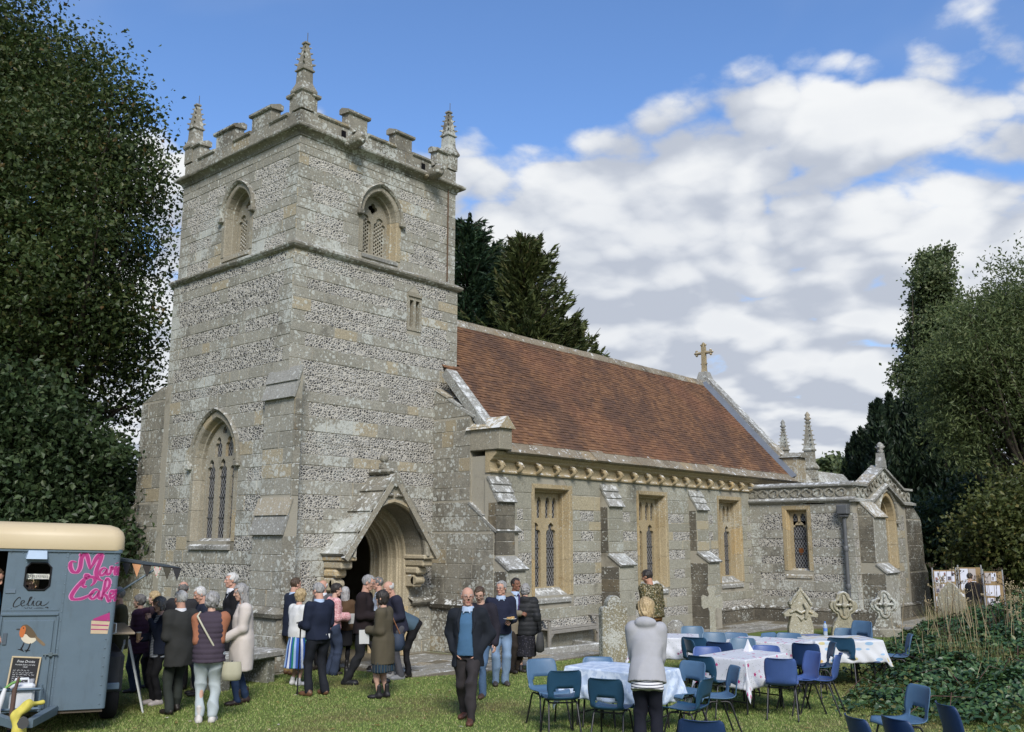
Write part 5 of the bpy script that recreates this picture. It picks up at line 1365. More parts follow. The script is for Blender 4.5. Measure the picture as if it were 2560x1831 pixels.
def surf_nets(F, org, h):
    nx, ny, nz = F.shape; ins = F < 0
    S = [F[i:nx - 1 + i, j:ny - 1 + j, k:nz - 1 + k] for i in (0, 1) for j in (0, 1) for k in (0, 1)]
    I = [s < 0 for s in S]; cnt = sum(i.astype(np.int8) for i in I); act = (cnt > 0) & (cnt < 8)
    idx = np.full(act.shape, -1, np.int64); idx[act] = np.arange(act.sum())
    C = np.argwhere(act); acc = np.zeros((len(C), 3)); num = np.zeros(len(C))
    offs = [(i, j, k) for i in (0, 1) for j in (0, 1) for k in (0, 1)]; vals = [s[act] for s in S]
    for a in range(8):
        for b in range(a + 1, 8):
            d = [offs[b][q] - offs[a][q] for q in range(3)]
            if sum(abs(x) for x in d) != 1: continue
            va, vb = vals[a], vals[b]; m = (va < 0) != (vb < 0); t = np.where(m, va / (va - vb + 1e-12), 0)
            for q in range(3): acc[:, q] += np.where(m, offs[a][q] + t * d[q], 0)
            num += m
    V = (C + acc / np.maximum(num, 1)[:, None]) * h + org
    Fs = []
    for ax in range(3):
        o1, o2 = (ax + 1) % 3, (ax + 2) % 3
        a = np.take(ins, range(0, F.shape[ax] - 1), ax); b = np.take(ins, range(1, F.shape[ax]), ax); ch = a != b
        E = np.argwhere(ch); E = E[(E[:, o1] > 0) & (E[:, o2] > 0) & (E[:, o1] < F.shape[o1] - 1) & (E[:, o2] < F.shape[o2] - 1)]
        q = []
        for d1, d2 in ((1, 1), (0, 1), (0, 0), (1, 0)):
            c = E.copy(); c[:, o1] -= d1; c[:, o2] -= d2; q.append(idx[c[:, 0], c[:, 1], c[:, 2]])
        q = np.stack(q, 1); fl = ~a[E[:, 0], E[:, 1], E[:, 2]]; q[fl] = q[fl][:, ::-1]
        Fs.append(q)
    Q = np.concatenate(Fs); return V, Q[(Q >= 0).all(1)]
def grow(prims, h, k=.03, cut=None, pad=.03):
    "union of prims -> (V, F)"
    lo = np.min([p.lo for p in prims], axis=0) - pad; hi = np.max([p.hi for p in prims], axis=0) + pad
    n = np.ceil((hi - lo) / h).astype(int) + 1
    g = np.stack(np.meshgrid(*[lo[i] + h * np.arange(n[i]) for i in range(3)], indexing='ij'), -1).reshape(-1, 3)
    D = prims[0](g)
    for p in prims[1:]: D = smin(D, p(g), k)
    if cut is not None: D = cut(g, D)
    return surf_nets(D.reshape(n), lo, h)
def vnormals(V, F):
    a, b, c, d = (V[F[:, i]] for i in range(4)); fn = np.cross(c - a, d - b); N = np.zeros_like(V)
    for i in range(4): np.add.at(N, F[:, i], fn)
    return N / (np.linalg.norm(N, axis=1)[:, None] + 1e-12)
def ripple(V, seed, freq, st=(1, 1, 1), n=7):
    rs = np.random.RandomState(seed); s = np.zeros(len(V)); W = V * np.array(st)
    for i in range(n):
        d = rs.randn(3); d /= np.linalg.norm(d); s += np.sin((W @ d) * freq * rs.uniform(.6, 1.6) + rs.rand() * 6.28 + 1.5 * np.sin(W @ rs.randn(3) * freq * .4))
    return s / n ** .5
def cloth_mesh(V, F, seed, amp, freq=17, st=(1.2, 1.2, .8)):
    if amp: V = V + vnormals(V, F) * (1.6 * amp * (.7 * ripple(V, seed, freq, st) + .9 - 1.3 * np.abs(ripple(V, seed + 1, freq * .8, st))))[:, None]
    return V, F
def hand_geo(curl):
    P = []; ys = (-.030, -.010, .011, .030); Ls = (.072, .080, .074, .058)
    for y, L in zip(ys, Ls):
        P.append(f_cap((.005, y * .55, 0), (.088, y, .002), .0135, .0115))
    for (y, L), sp in zip(zip(ys, Ls), (-.06, -.02, .03, .09)):
        p = np.array([.088, y, .0]); a = curl * .55; r = .0092
        for q, fr_ in enumerate((.45, .30, .25)):
            d = np.array([math.cos(a) * math.cos(sp), math.sin(sp), -math.sin(a)]); e = p + d * L * fr_
            P.append(f_cap(p, e, r, r * .9)); p = e; r *= .88; a += curl
    P += [f_cap((.02, -.022, -.006), (.055, -.047, -.018), .0145, .011), f_cap((.055, -.047, -.018), (.088, -.050 + .02 * curl, -.022 - .02 * curl), .0105, .0078)]
    return grow(P, .0042, .006, pad=.012)
HANDS = {c: hand_geo(c) for c in (.28, .85)}
def shoe_geo(kind):
    P = [f_ell((0, .0, .045), (.040, .075, .048)), f_ell((0, .11, .030), (.046, .088, .038)), f_cap((0, -.005, .05), (0, .0, .12 if kind == 'shoe' else .20), .040, .042)]
    if kind == 'trainer': P.append(f_cap((0, -.04, .018), (0, .13, .018), .047, .05))
    return grow(P, .009, .03, lambda g, D: np.maximum(D, -g[:, 2]))
SHOES = {k: shoe_geo(k) for k in ('shoe', 'boot', 'trainer')}
def head_prims(hh, male, full=1.0):
    s = hh; w = (1.0 if male else .95)
    P = [f_ell((0, -.05 * s, .12 * s), (.335 * s * w, .42 * s, .385 * s)), f_ell((0, .08 * s, -.10 * s), (.265 * s * w * full, .285 * s, .37 * s)),
         f_ell((0, .20 * s, -.40 * s), (.15 * s * w * full, .14 * s, .105 * s)), f_cap((-.20 * s * w * full, .02 * s, -.27 * s), (.20 * s * w * full, .02 * s, -.27 * s), .10 * s, .10 * s)]
    return P
def head_geo(hh, male, full, seed):
    s = hh; P = head_prims(hh, male, full)
    n = .062 if male else .05
    P2 = [f_cap((0, .345 * s, .07 * s), (0, .425 * s, -.10 * s), .033 * s, n * s), f_ell((-.045 * s, .37 * s, -.115 * s), (.035 * s, .04 * s, .03 * s)), f_ell((.045 * s, .37 * s, -.115 * s), (.035 * s, .04 * s, .03 * s)),
          f_cap((-.17 * s, .30 * s, .085 * s), (.17 * s, .30 * s, .085 * s), .045 * s, .045 * s), f_cap((-.075 * s, .335 * s, -.235 * s), (.075 * s, .335 * s, -.235 * s), .028 * s, .028 * s), f_cap((-.06 * s, .335 * s, -.285 * s), (.06 * s, .335 * s, -.285 * s), .03 * s, .03 * s),
          f_ell((-.345 * s, -.05 * s, -.02 * s), (.04 * s, .075 * s, .115 * s)), f_ell((.345 * s, -.05 * s, -.02 * s), (.04 * s, .075 * s, .115 * s)),
          f_ell((-.17 * s, .25 * s, -.10 * s), (.09 * s, .08 * s, .08 * s)), f_ell((.17 * s, .25 * s, -.10 * s), (.09 * s, .08 * s, .08 * s))]
    so = [f_ell((x * .135 * s, .375 * s, .02 * s), (.075 * s, .055 * s, .045 * s)) for x in (-1, 1)]; mo = f_cap((-.085 * s, .385 * s, -.262 * s), (.085 * s, .385 * s, -.262 * s), .010 * s, .010 * s)
    def cut(g, D):
        for p in P2: D = smin(D, p(g), .035 * s)
        for p in so: D = smax(D, -p(g), .03 * s)
        return np.maximum(D, -mo(g))
    V, F = grow(P, .0062, .09 * s, cut, pad=.02)
    mi = np.zeros(len(F), int); c = V[F].mean(axis=1) / s
    mi[(np.abs(c[:, 0]) < .09) & (c[:, 1] > .30) & (np.abs(c[:, 2] + .262) < .045)] = 1
    mi[(np.abs(np.abs(c[:, 0]) - .145) < .085) & (c[:, 1] > .26) & (np.abs(c[:, 2] - .125 + .12 * (np.abs(c[:, 0]) - .145) ** 2 * 8) < .026)] = 2
    mi[(np.abs(np.abs(c[:, 0]) - .135) < .045) & (c[:, 1] > .26) & (np.abs(c[:, 2] - .02) < .018)] = 3
    return V, F, mi
def hair_geo(hh, male, full, style, seed):
    s = hh; big = {'short': .035, 'fringe': .03, 'bob': .085, 'long': .06, 'curly': .10, 'crop': .022, 'thick': .075}[style] * s
    w = 1.0 if male else .95
    P = [f_ell((0, -.055 * s, .125 * s), (.335 * s * w + big, .425 * s + big, .39 * s + big))]
    if style == 'bob': P += [f_ell((0, -.14 * s, -.12 * s), (.37 * s, .34 * s, .42 * s)), f_cap((-.30 * s, .04 * s, .05 * s), (-.30 * s, .04 * s, -.32 * s), .10 * s, .075 * s), f_cap((.30 * s, .04 * s, .05 * s), (.30 * s, .04 * s, -.32 * s), .10 * s, .075 * s)]
    if style == 'long': P += [f_ell((0, -.20 * s, -.25 * s), (.36 * s, .27 * s, .62 * s)), f_ell((0, -.26 * s, -.75 * s), (.34 * s, .17 * s, .55 * s)), f_cap((-.32 * s, .0, .05 * s), (-.31 * s, .05 * s, -.75 * s), .09 * s, .06 * s), f_cap((.32 * s, .0, .05 * s), (.31 * s, .05 * s, -.75 * s), .09 * s, .06 * s)]
    if style == 'curly': P += [f_ell((0, -.14 * s, -.05 * s), (.40 * s, .36 * s, .36 * s))]
    zlow = {'short': -.20, 'fringe': -.22, 'crop': -.20, 'bob': -.52, 'long': -9, 'curly': -.36, 'thick': -.26}[style]
    hl = {'short': .34, 'crop': .36, 'fringe': .0, 'bob': .26, 'long': .30, 'curly': .28, 'thick': .28}[style]
    def cut(g, D):
        q = g / s
        face = np.maximum(.16 - q[:, 1] + .0, q[:, 2] - hl) * s if style != 'fringe' else np.maximum(-.02 - q[:, 1], q[:, 2] - 9) * s
        if style in ('short', 'crop', 'thick', 'curly', 'fringe'):
            side = np.maximum(.02 - q[:, 1], q[:, 2] - .06) * s; face = np.minimum(face, side)
        else:
            side = np.maximum(.13 - q[:, 1], np.abs(q[:, 0]) - .235) * s; face = np.minimum(np.maximum(face, -9), 9)
            face = np.maximum(face, np.abs(q[:, 0]) * s - (.255 if style == 'bob' else .27) * s)
        D = smax(D, -face, .04 * s)
        D = smax(D, (zlow - q[:, 2]) * s, .05 * s)
        if style == 'fringe': D = smax(D, (q[:, 2] - .20 - .25 * np.clip(-q[:, 1] - .25, 0, 1)) * s, .05 * s)
        return D + (.034 if style == 'curly' else .022) * s * ripple(g, seed, 95 if style == 'curly' else 130, (1, 1, .35 if style != 'curly' else 1), 5)
    return grow(P, .0075, .06 * s, cut, pad=.03)

def cloth(name, col, rough=.85, bump=.25, var=.10, fine=420.):
    t = NT('cloth_' + name)
    n = t.noise(14, 3, .6); c = t.mix(n, tuple(x * (1 - var) for x in col), tuple(x * (1 + var) for x in col))
    c = t.mix(t.m('MULTIPLY', t.noise(180, 2, .6), .30), c, tuple(x * .55 for x in col))
    return t.done(c, rough, t.bump(t.noise(120, 3, .6), bump, .002), .2)
def stripes(name, cols, scale, vert=True, axis=0):
    t = NT('cloth_' + name); o = t.sep(t.tc.outputs['Object'])
    if vert: a = t.m('ARCTAN2', o[0], o[1]); f = t.m('FRACT', t.m('MULTIPLY_ADD', a, scale / 6.2832, .5))
    else: f = t.m('FRACT', t.m('MULTIPLY', o[2], scale))
    n = len(cols); return t.done(t.ramp(f, [(i / n, c) for i, c in enumerate(cols)], True), .8, t.bump(t.noise(150, 3), .2, .002), .2)
def spots(name, base, cols, scale, thr=.35):
    t = NT('cloth_' + name); cell = t.vor(scale, 'F1', t.tc.outputs['Object'], out='Color'); d = t.vor(scale, 'F1', t.tc.outputs['Object'])
    c = t.ramp(t.sep(cell)[0], [(i / len(cols), q) for i, q in enumerate(cols)], True)
    return t.done(t.mix(t.step(d, thr, thr + .12, 1, 0), base, c), .8, t.bump(t.noise(150, 3), .2, .002), .2)
CL = {}
def C(name, *a):
    if name not in CL: CL[name] = cloth(name, *a)
    return CL[name]
def skin_mat(name, c):
    t = NT(name); n = t.noise(30, 3, .6); col = t.mix(n, (c[0] * .86, c[1] * .78, c[2] * .76), c)
    m = t.done(col, .52, t.bump(t.noise(160, 3), .2, .002), .2); t.bs.inputs['Subsurface Weight'].default_value = .0; return m
SKIN = {'fair': skin_mat('fair_skin', (.54, .35, .265)), 'ruddy': skin_mat('ruddy_skin', (.52, .31, .23)), 'tan': skin_mat('tanned_skin', (.42, .23, .15)), 'dark': skin_mat('brown_skin', (.22, .11, .07))}
LIP = plain('lips', (.36, .14, .12), .5, .3); EYE = plain('eye_dark', (.03, .025, .02), .3, .5)
HAIRM = {}
def hairm(name, a, b):
    if name not in HAIRM:
        t = NT('hair_' + name); p = t.scale(t.tc.outputs['Object'], (1, 1, .22)); n = t.noise(110, 5, .75, vec=p)
        HAIRM[name] = t.done(t.mix(t.step(n, .35, .65), a, b), .55, t.bump(n, .5, .004), .35)
    return HAIRM[name]
HC = {'white': ((.34, .33, .31), (.62, .61, .58)), 'grey': ((.16, .155, .15), (.36, .35, .335)), 'dgrey': ((.07, .065, .06), (.20, .19, .18)), 'brown': ((.035, .022, .014), (.09, .058, .036)), 'dark': ((.012, .010, .009), (.040, .033, .028)), 'blonde': ((.20, .13, .06), (.52, .40, .22)), 'silver': ((.24, .23, .225), (.46, .45, .43))}
SHIRTW = C('white_shirt', (.66, .67, .70)); SHIRTB = C('blue_shirt', (.40, .50, .66))

def ik(a, tgt, l1, l2, pole):
    a, tgt, pole = (np.array(v, float) for v in (a, tgt, pole)); d = tgt - a; L = np.linalg.norm(d)
    L2 = min(max(L, abs(l1 - l2) + .01), l1 + l2 - .002); dn = d / L; end = a + dn * L2
    c = (l1 * l1 + L2 * L2 - l2 * l2) / (2 * l1 * L2); s = math.sqrt(max(0, 1 - c * c))
    p = pole - dn * (pole @ dn); p /= np.linalg.norm(p) + 1e-9
    return a + dn * l1 * c + p * l1 * s, end
def height_of(p, y):
    lo, hi = .5, 3.
    for _ in range(40):
        m_ = (lo + hi) / 2; v = np.array([p.x, p.y, m_ - CAMZ]); zz = v @ FW
        if PP[1] - F_PX * (v @ UP) / zz > y * 2560 / 2271: lo = m_
        else: hi = m_
    return lo
def person(label, head_px, h, face, top, legs, hair=('short', 'grey'), skin='fair', male=True, w=1.0, lean=0, hands=('side', 'side'), feet=((-.05, .0), (.05, .0)), head=(0, 0), shoes=('shoe', (.02, .016, .013)), belly=0.0, glasses=False, collar=None, near=False, pos=None, extra=None, full=1.0, tie=None, twist=0, scale=1.0, z0=0.0, foot=None):
    """top: dict(mat, kind, hem, ...) ; legs: dict(kind='trousers'/'skirt', mat, ...)"""
    seed = int(abs(head_px[0] * 7 + head_px[1])) % 9973
    p = gd(head_px[0], head_px[1], h + z0) if pos is None else Vector(pos)
    if foot is not None:
        p = gd(*foot); h = min(1.90, max(1.50, height_of(p, head_px[1]) * (1 + .5 * (1 - math.cos(math.radians(lean))))))
    d = math.hypot(p.x, p.y) or 1; tc = Vector((-p.x / d, -p.y / d)); rt = Vector((p.y / d, -p.x / d))
    fa = math.radians(face); fv = tc * math.cos(fa) + rt * math.sin(fa)
    rot = math.atan2(-fv.x, fv.y)
    root = thing('person', label, 'person', (p.x, p.y, z0), rot)
    H = h; vx = .0125 if near else .0155
    stride = abs(feet[0][1] - feet[1][1]) * H
    hipz = .525 * H - .12 * stride ** 2 - .006 * H
    L_ = math.radians(lean); up = np.array([0, math.sin(L_), math.cos(L_)]); fw = np.array([0, math.cos(L_), -math.sin(L_)]); X = np.array([1., 0, 0])
    if twist:
        tw_ = math.radians(twist); c0, s0 = math.cos(tw_), math.sin(tw_); X, fw = X * c0 + fw * s0, fw * c0 - X * s0
    pel = np.array([0, -math.sin(L_) * .06 * H, hipz])
    nb_ = pel + up * .30 * H
    hp_ = math.radians(head[0]); hy = math.radians(head[1])
    hup = np.array([0, math.sin(L_ * .55 + hp_ * .4), math.cos(L_ * .55 + hp_ * .4)])
    hc_ = nb_ + hup * .085 * H + fw * .028 * H + up * .012 * H
    hh = .134 * H
    Rh = np.array(Matrix.Rotation(-hy, 3, 'Z') @ Matrix.Rotation(-(hp_ + L_ * .35), 3, 'X'))
    sh = [nb_ - up * .034 * H + X * s * (.103 if male else .092) * H * w for s in (-1, 1)]
    el, wr, hd = [None] * 2, [None] * 2, [None] * 2
    for i, s in enumerate((-1, 1)):
        hspec = hands[i]
        tg = {'side': (.045 * s, .02, -.300), 'front': (-.055 * s, .135, -.165), 'low': (-.03 * s, .135, -.235), 'pocket': (-.010 * s, .022, -.262), 'mouth': (-.07 * s, .13, -.01), 'back': (-.06 * s, -.08, -.26), 'fwd': (.0, .24, -.20), 'hold': (-.035 * s, .15, -.175), 'belly': (-.085 * s, .110, -.195), 'strap': (-.01 * s, .12, -.09), 'table': (-.045 * s, .15, -.265)}[hspec]
        tgt = sh[i] + (X * tg[0] + fw * tg[1] + up * tg[2] if hspec not in ('side', 'pocket', 'low', 'table') or lean < 25 else X * tg[0] + np.array([0, tg[1], tg[2]])) * H
        pole = X * s * (.8 if hspec in ('pocket',) else .35) - fw * .8 - up * .2
        el[i], wr[i] = ik(sh[i], tgt, .165 * H, .148 * H, pole)
    hip = [pel + X * s * .052 * H * w for s in (-1, 1)]
    kn_, an = [None] * 2, [None] * 2
    for i in (0, 1):
        tg = np.array([feet[i][0] * H, feet[i][1] * H, .045 * H])
        kn_[i], an[i] = ik(hip[i], tg, .245 * H, .242 * H, (0, 1, .1))
    # ---- body: one mesh (trunk and limbs, head, hands)
    parts = []
    bare = legs.get('bare', False)
    B = [f_loft(pel - up * .02 * H, nb_ - up * .01 * H, X, fw, [(0, .075 * H * w, .055 * H * w), (.4, .07 * H * w, .05 * H * w), (.8, .085 * H * w, .05 * H), (1, .045 * H, .035 * H)]), f_cap(nb_ - up * .03 * H, hc_ - Rh @ np.array([0, .1 * hh, .25 * hh]), .040 * H * (1 if male else .85), .033 * H * (1 if male else .85))]
    for i in (0, 1):
        B += [f_cap(sh[i] - X * (-1, 1)[i] * .01 * H, el[i], .028 * H, .020 * H), f_cap(el[i], wr[i], .020 * H, .0145 * H), f_cap(hip[i], kn_[i], .042 * H, .027 * H), f_cap(kn_[i], an[i], .027 * H, .018 * H)]
        if bare: B.append(f_ell((kn_[i] * .62 + an[i] * .38) + np.array([0, -.008 * H, 0]), (.026 * H, .029 * H, .055 * H)))
    V, F = grow(B, .016, .025); parts.append((V, F, np.zeros(len(F), int)))
    V, F, mi = head_geo(hh, male, full, seed); parts.append((V @ Rh.T + hc_, F, mi))
    for i, s in enumerate((-1, 1)):
        if hands[i] == 'pocket': pass
        c = .85 if hands[i] in ('front', 'hold', 'strap', 'belly', 'mouth', 'fwd') else .28
        V, F = HANDS[c]; V = V * (.108 * H / .19)
        dx = wr[i] - el[i]; dx /= np.linalg.norm(dx)
        if hands[i] == 'mouth': dx = np.array([-.25 * s, .1, .95]); dx /= np.linalg.norm(dx)
        bk = {'side': X * s, 'pocket': X * s, 'back': -fw}.get(hands[i], X * s * .6 + up * .7 + fw * .1)
        bk = bk - dx * (bk @ dx); bk /= np.linalg.norm(bk)
        yv = np.cross(bk, dx)
        # index finger side (-y of the hand) should point forward / inward
        want = fw if hands[i] in ('side', 'pocket', 'back') else -X * s
        if yv @ want > 0: yv = -yv; flip = True
        else: flip = False
        Vh = V[:, :1] * dx + V[:, 1:2] * yv + V[:, 2:] * bk + wr[i]
        if flip: F = F[:, ::-1]
        parts.append((Vh, F, np.zeros(len(F), int))); hd[i] = wr[i] + dx * .075 * H / 1.7 * 1.7 * .6
    o = 0; VV = []; FF = []; MI = []
    for V, F, mi in parts: VV.append(V); FF.append(F + o); MI.append(mi); o += len(V)
    hm = hairm(hair[1], *HC[hair[1]])
    np_mesh('body', np.concatenate(VV), np.concatenate(FF), [SKIN[skin], LIP, hm, EYE], root, True, np.concatenate(MI))
    # ---- hair, glasses
    if hair[0] != 'bald':
        V, F = hair_geo(hh, male, full, hair[0], seed); np_mesh('hair', V @ Rh.T + hc_, F, hm, root)
    if glasses:
        g = MB()
        for s in (-1, 1):
            ring = [(s * .135 * hh + .088 * hh * math.cos(a), .415 * hh, .015 * hh + .066 * hh * math.sin(a)) for a in np.linspace(0, 6.283, 13)]
            g.tube([tuple(Rh @ np.array(q) + hc_) for q in ring], .0022, 5, cap=False)
            g.tube([tuple(Rh @ np.array(q) + hc_) for q in ((s * .22 * hh, .41 * hh, .03 * hh), (s * .345 * hh, .25 * hh, .035 * hh), (s * .36 * hh, -.05 * hh, .04 * hh))], .0022, 5)
        g.tube([tuple(Rh @ np.array(q) + hc_) for q in ((-.05 * hh, .43 * hh, .03 * hh), (.05 * hh, .43 * hh, .03 * hh))], .0022, 5)
        g.build('glasses', plain('spectacle_frame', glasses if isinstance(glasses, tuple) else (.03, .03, .035), .4, .5), root)
        if glasses == (.01, .01, .011):
            l = MB()
            for s in (-1, 1): l.add([tuple(Rh @ np.array((s * .135 * hh + .086 * hh * math.cos(a), .412 * hh, .015 * hh + .064 * hh * math.sin(a))) + hc_) for a in np.linspace(0, 6.283, 12, endpoint=False)], [tuple(range(12))])
            l.build('lens', plain('dark_lens', (.01, .01, .012), .15, .6), root)
    # ---- upper garment(s)
    def upper(nm, mat, hem=-.05, off=0.0, flare=1.0, sleeves=True, open_=None, neck=.048, quilt=0, amp=.0045, collar_h=0.0, hood=False, waist=1.0, slv=1.0, kk=.03, sl_len=1.0, ruff=False, smat=None):
        o_ = off * H
        Lh = .30 + collar_h - hem
        tt = lambda z: (z - hem) / Lh
        sec = [(0, .102 * H * w * flare + o_, .078 * H * w * flare + o_ + belly * .3, belly * .3), (max(.01, tt(.02)), .100 * H * w * (1 + (flare - 1) * .55) + o_, .077 * H * w * (1 + (flare - 1) * .5) + o_ + belly * .5, belly * .5), (tt(.09), .092 * H * w * waist + o_, .071 * H * w * waist + o_ + belly * .5, belly * .6), (tt(.20), .103 * H * w + o_, .074 * H * w + o_, .004 * H), (tt(.25), .090 * H * w + o_, .060 * H * w + o_, 0), (tt(.285), .056 * H + o_ * .5, .046 * H + o_, -.004 * H), (1, neck * H, neck * H * .95, .006 * H)]
        P = [f_loft(pel + up * hem * H, pel + up * (.30 + collar_h) * H, X, fw, sec)]
        P.append(f_cap(sh[0] * .93 + sh[1] * .07, sh[1] * .93 + sh[0] * .07, .034 * H + o_, .034 * H + o_))
        A_ = []
        if sleeves:
            for i in (0, 1):
                e = el[i] + (wr[i] - el[i]) * (1.02 if sl_len >= 1 else sl_len)
                q = [f_cap(sh[i], el[i], .038 * H * slv + o_, .031 * H * slv + o_), f_cap(el[i], e, .031 * H * slv + o_, (.0245 if not ruff else .036) * H * slv + o_)]
                if smat is None: P += q
                else: A_ += q
        if hood: P += [f_ell(nb_ - fw * .055 * H + up * .0 * H, (.066 * H, .032 * H, .036 * H)), f_cap(nb_ + X * .05 * H + fw * .02 * H, nb_ - fw * .055 * H, .018 * H, .024 * H), f_cap(nb_ - X * .05 * H + fw * .02 * H, nb_ - fw * .055 * H, .018 * H, .024 * H)]
        def cut(g, D):
            if open_:
                q = g - pel; z = (q @ up) / H; x = q @ X; y = q @ fw
                wd = np.interp(z, [-.3, hem, .06, .20, .27, .31], [open_[0] * 1.2, open_[0], open_[1], open_[2], open_[3], open_[3]]) * H
                D = smax(D, -np.maximum(np.abs(x + open_[4] * H) - wd, .02 * H - y), .008)
            if quilt:
                q = (g - pel) @ up; D = D + .011 * np.abs(np.sin(q * quilt)) ** .5 * -1 + .006
            return D
        V, F = grow(P, vx, kk, cut); V, F = cloth_mesh(V, F, seed + 3, amp if not quilt else .003)
        g = np_mesh(nm, V, F, mat, root)
        if A_:
            V, F = grow(A_, vx, .02); V, F = cloth_mesh(V, F, seed + 8, .004); np_mesh('sleeves', V, F, smat, root)
        return g
    if top.get('under'): upper(**{**dict(nm='jumper', hem=-.02, off=-.004, sleeves=False, amp=.003), **top['under']})
    upper(**{k: v for k, v in top.items() if k != 'under'})
    # collar and tie
    if collar:
        P = [f_loft(nb_ - up * .012 * H, nb_ + up * .022 * H + hup * .004 * H, X, fw, [(0, .054 * H, .052 * H, .010 * H), (1, .043 * H, .043 * H, .014 * H)])]
        P += [f_cap(nb_ + fw * .052 * H + X * s * .012 * H + up * .006 * H, nb_ + fw * .058 * H + X * s * .026 * H - up * .022 * H, .008 * H, .005 * H) for s in (-1, 1)]
        V, F = grow(P, .008, .008); np_mesh('shirt_collar', V, F, collar, root)
    if tie:
        V, F = grow([f_cap(nb_ + fw * .062 * H - up * .004 * H, nb_ + fw * .062 * H - up * .012 * H, .009 * H, .008 * H), f_loft(nb_ + fw * .078 * H - up * .19 * H, nb_ + fw * .064 * H - up * .012 * H, X, fw, [(0, .02 * H, .006 * H), (1, .009 * H, .006 * H)])], .007, .006); np_mesh('tie', V, F, tie, root)
    # ---- lower garment
    if legs['kind'] == 'trousers':
        lw = legs.get('wide', 1.0); fl = legs.get('flare', 1.0); sag = legs.get('amp', .0055)
        P = [f_loft(pel - up * .065 * H, pel + up * legs.get('waist', .07) * H, X, fw, [(0, .078 * H * w, .062 * H * w), (.35, .098 * H * w, .074 * H * w, -.006 * H), (.75, .094 * H * w, .069 * H * w), (1, .088 * H * w, .065 * H * w)])]
        for i, s in enumerate((-1, 1)):
            a2 = an[i] + (kn_[i] - an[i]) * legs.get('crop', -.02)
            P += [f_cap(hip[i] - np.array([0, 0, .02 * H]), kn_[i], .054 * H * w * lw, .037 * H * lw), f_cap(kn_[i], a2, .037 * H * lw, .033 * H * lw * fl)]
        V, F = grow(P, vx, .025); 
        V, F = cloth_mesh(V, F, seed + 5, sag, 17, (1.2, 1.2, 1.0)); np_mesh('trousers', V, F, legs['mat'], root)
    else:
        hem = legs.get('hem', -.30); fl = legs.get('flare', 1.25)
        c0 = np.array([(an[0][0] + an[1][0]) * .25, (an[0][1] + an[1][1]) * .25, hipz + hem * H])
        P = [f_loft(c0, pel + up * .075 * H, X, np.array([0, 1., 0]), [(0, .100 * H * w * fl, .082 * H * w * fl), (.55, .102 * H * w * (1 + (fl - 1) * .45), .080 * H * w * (1 + (fl - 1) * .45)), (.82, .100 * H * w, .077 * H * w), (1, .086 * H * w, .066 * H * w)], legs.get('pleat'))]
        V, F = grow(P, vx, .02); V, F = cloth_mesh(V, F, seed + 5, .004, 16, (1.6, 1.6, .4)); np_mesh('skirt', V, F, legs['mat'], root)
        if legs.get('tights') is not None:
            V, F = grow([q for i in (0, 1) for q in (f_cap(kn_[i] + (hip[i] - kn_[i]) * .3, kn_[i], .033 * H, .029 * H), f_cap(kn_[i], an[i], .029 * H, .020 * H), f_ell((kn_[i] * .62 + an[i] * .38) + np.array([0, -.008 * H, 0]), (.028 * H, .031 * H, .055 * H)))], .013, .02); np_mesh('tights', V, F, legs['tights'], root)
    # ---- shoes
    sk, scol = shoes; sm = plain('shoe_leather', scol, .5, .4, .2, 20)
    for i, s in enumerate((-1, 1)):
        V, F = SHOES[sk]; k = .155 * H / .255 * (1.0 if male else .92)
        fd = an[i] - kn_[i]; ty = math.radians(7) * s
        R2 = np.array(Matrix.Rotation(-ty, 3, 'Z')); lift = 0.0
        pit = legs.get('pitch', (0, 0))[i]
        if pit: R2 = R2 @ np.array(Matrix.Rotation(-math.radians(pit), 3, 'X'))
        Vs = (V * k) @ R2.T; Vs = Vs + np.array([an[i][0], an[i][1] + .012 * H * 0, -Vs[:, 2].min()])
        np_mesh('shoe', Vs, F, sm, root)
    if extra: extra(root, dict(H=H, pel=pel, up=up, fw=fw, X=X, nb=nb_, sh=sh, hd=hd, hc=hc_, hh=hh, Rh=Rh, el=el, wr=wr, hip=hip))
    cz_, sz_ = math.cos(rot), math.sin(rot)
    def W(v): return Vector((p.x + cz_ * v[0] - sz_ * v[1], p.y + sz_ * v[0] + cz_ * v[1], v[2] + z0))
    return dict(root=root, W=W, hand=[W(h_) for h_ in hd], wrist=[W(q) for q in wr], sh=[W(q) for q in sh], rot=rot, pel=W(pel), H=H, fw=fw, X=X)

navy = C('navy', (.016, .021, .038)); black = C('black', (.011, .011, .013)); charcoal = C('charcoal', (.030, .031, .030)); darkgrey = C('dark_grey', (.045, .046, .050))
denim = C('denim', (.095, .16, .27)); darkdenim = C('dark_denim', (.022, .034, .062)); olive = C('olive', (.085, .078, .048)); tan = C('tan', (.33, .22, .085))
T_ = lambda mat, wide=1.0, **k: dict(kind='trousers', mat=mat, wide=wide, **k)
CAST = {}
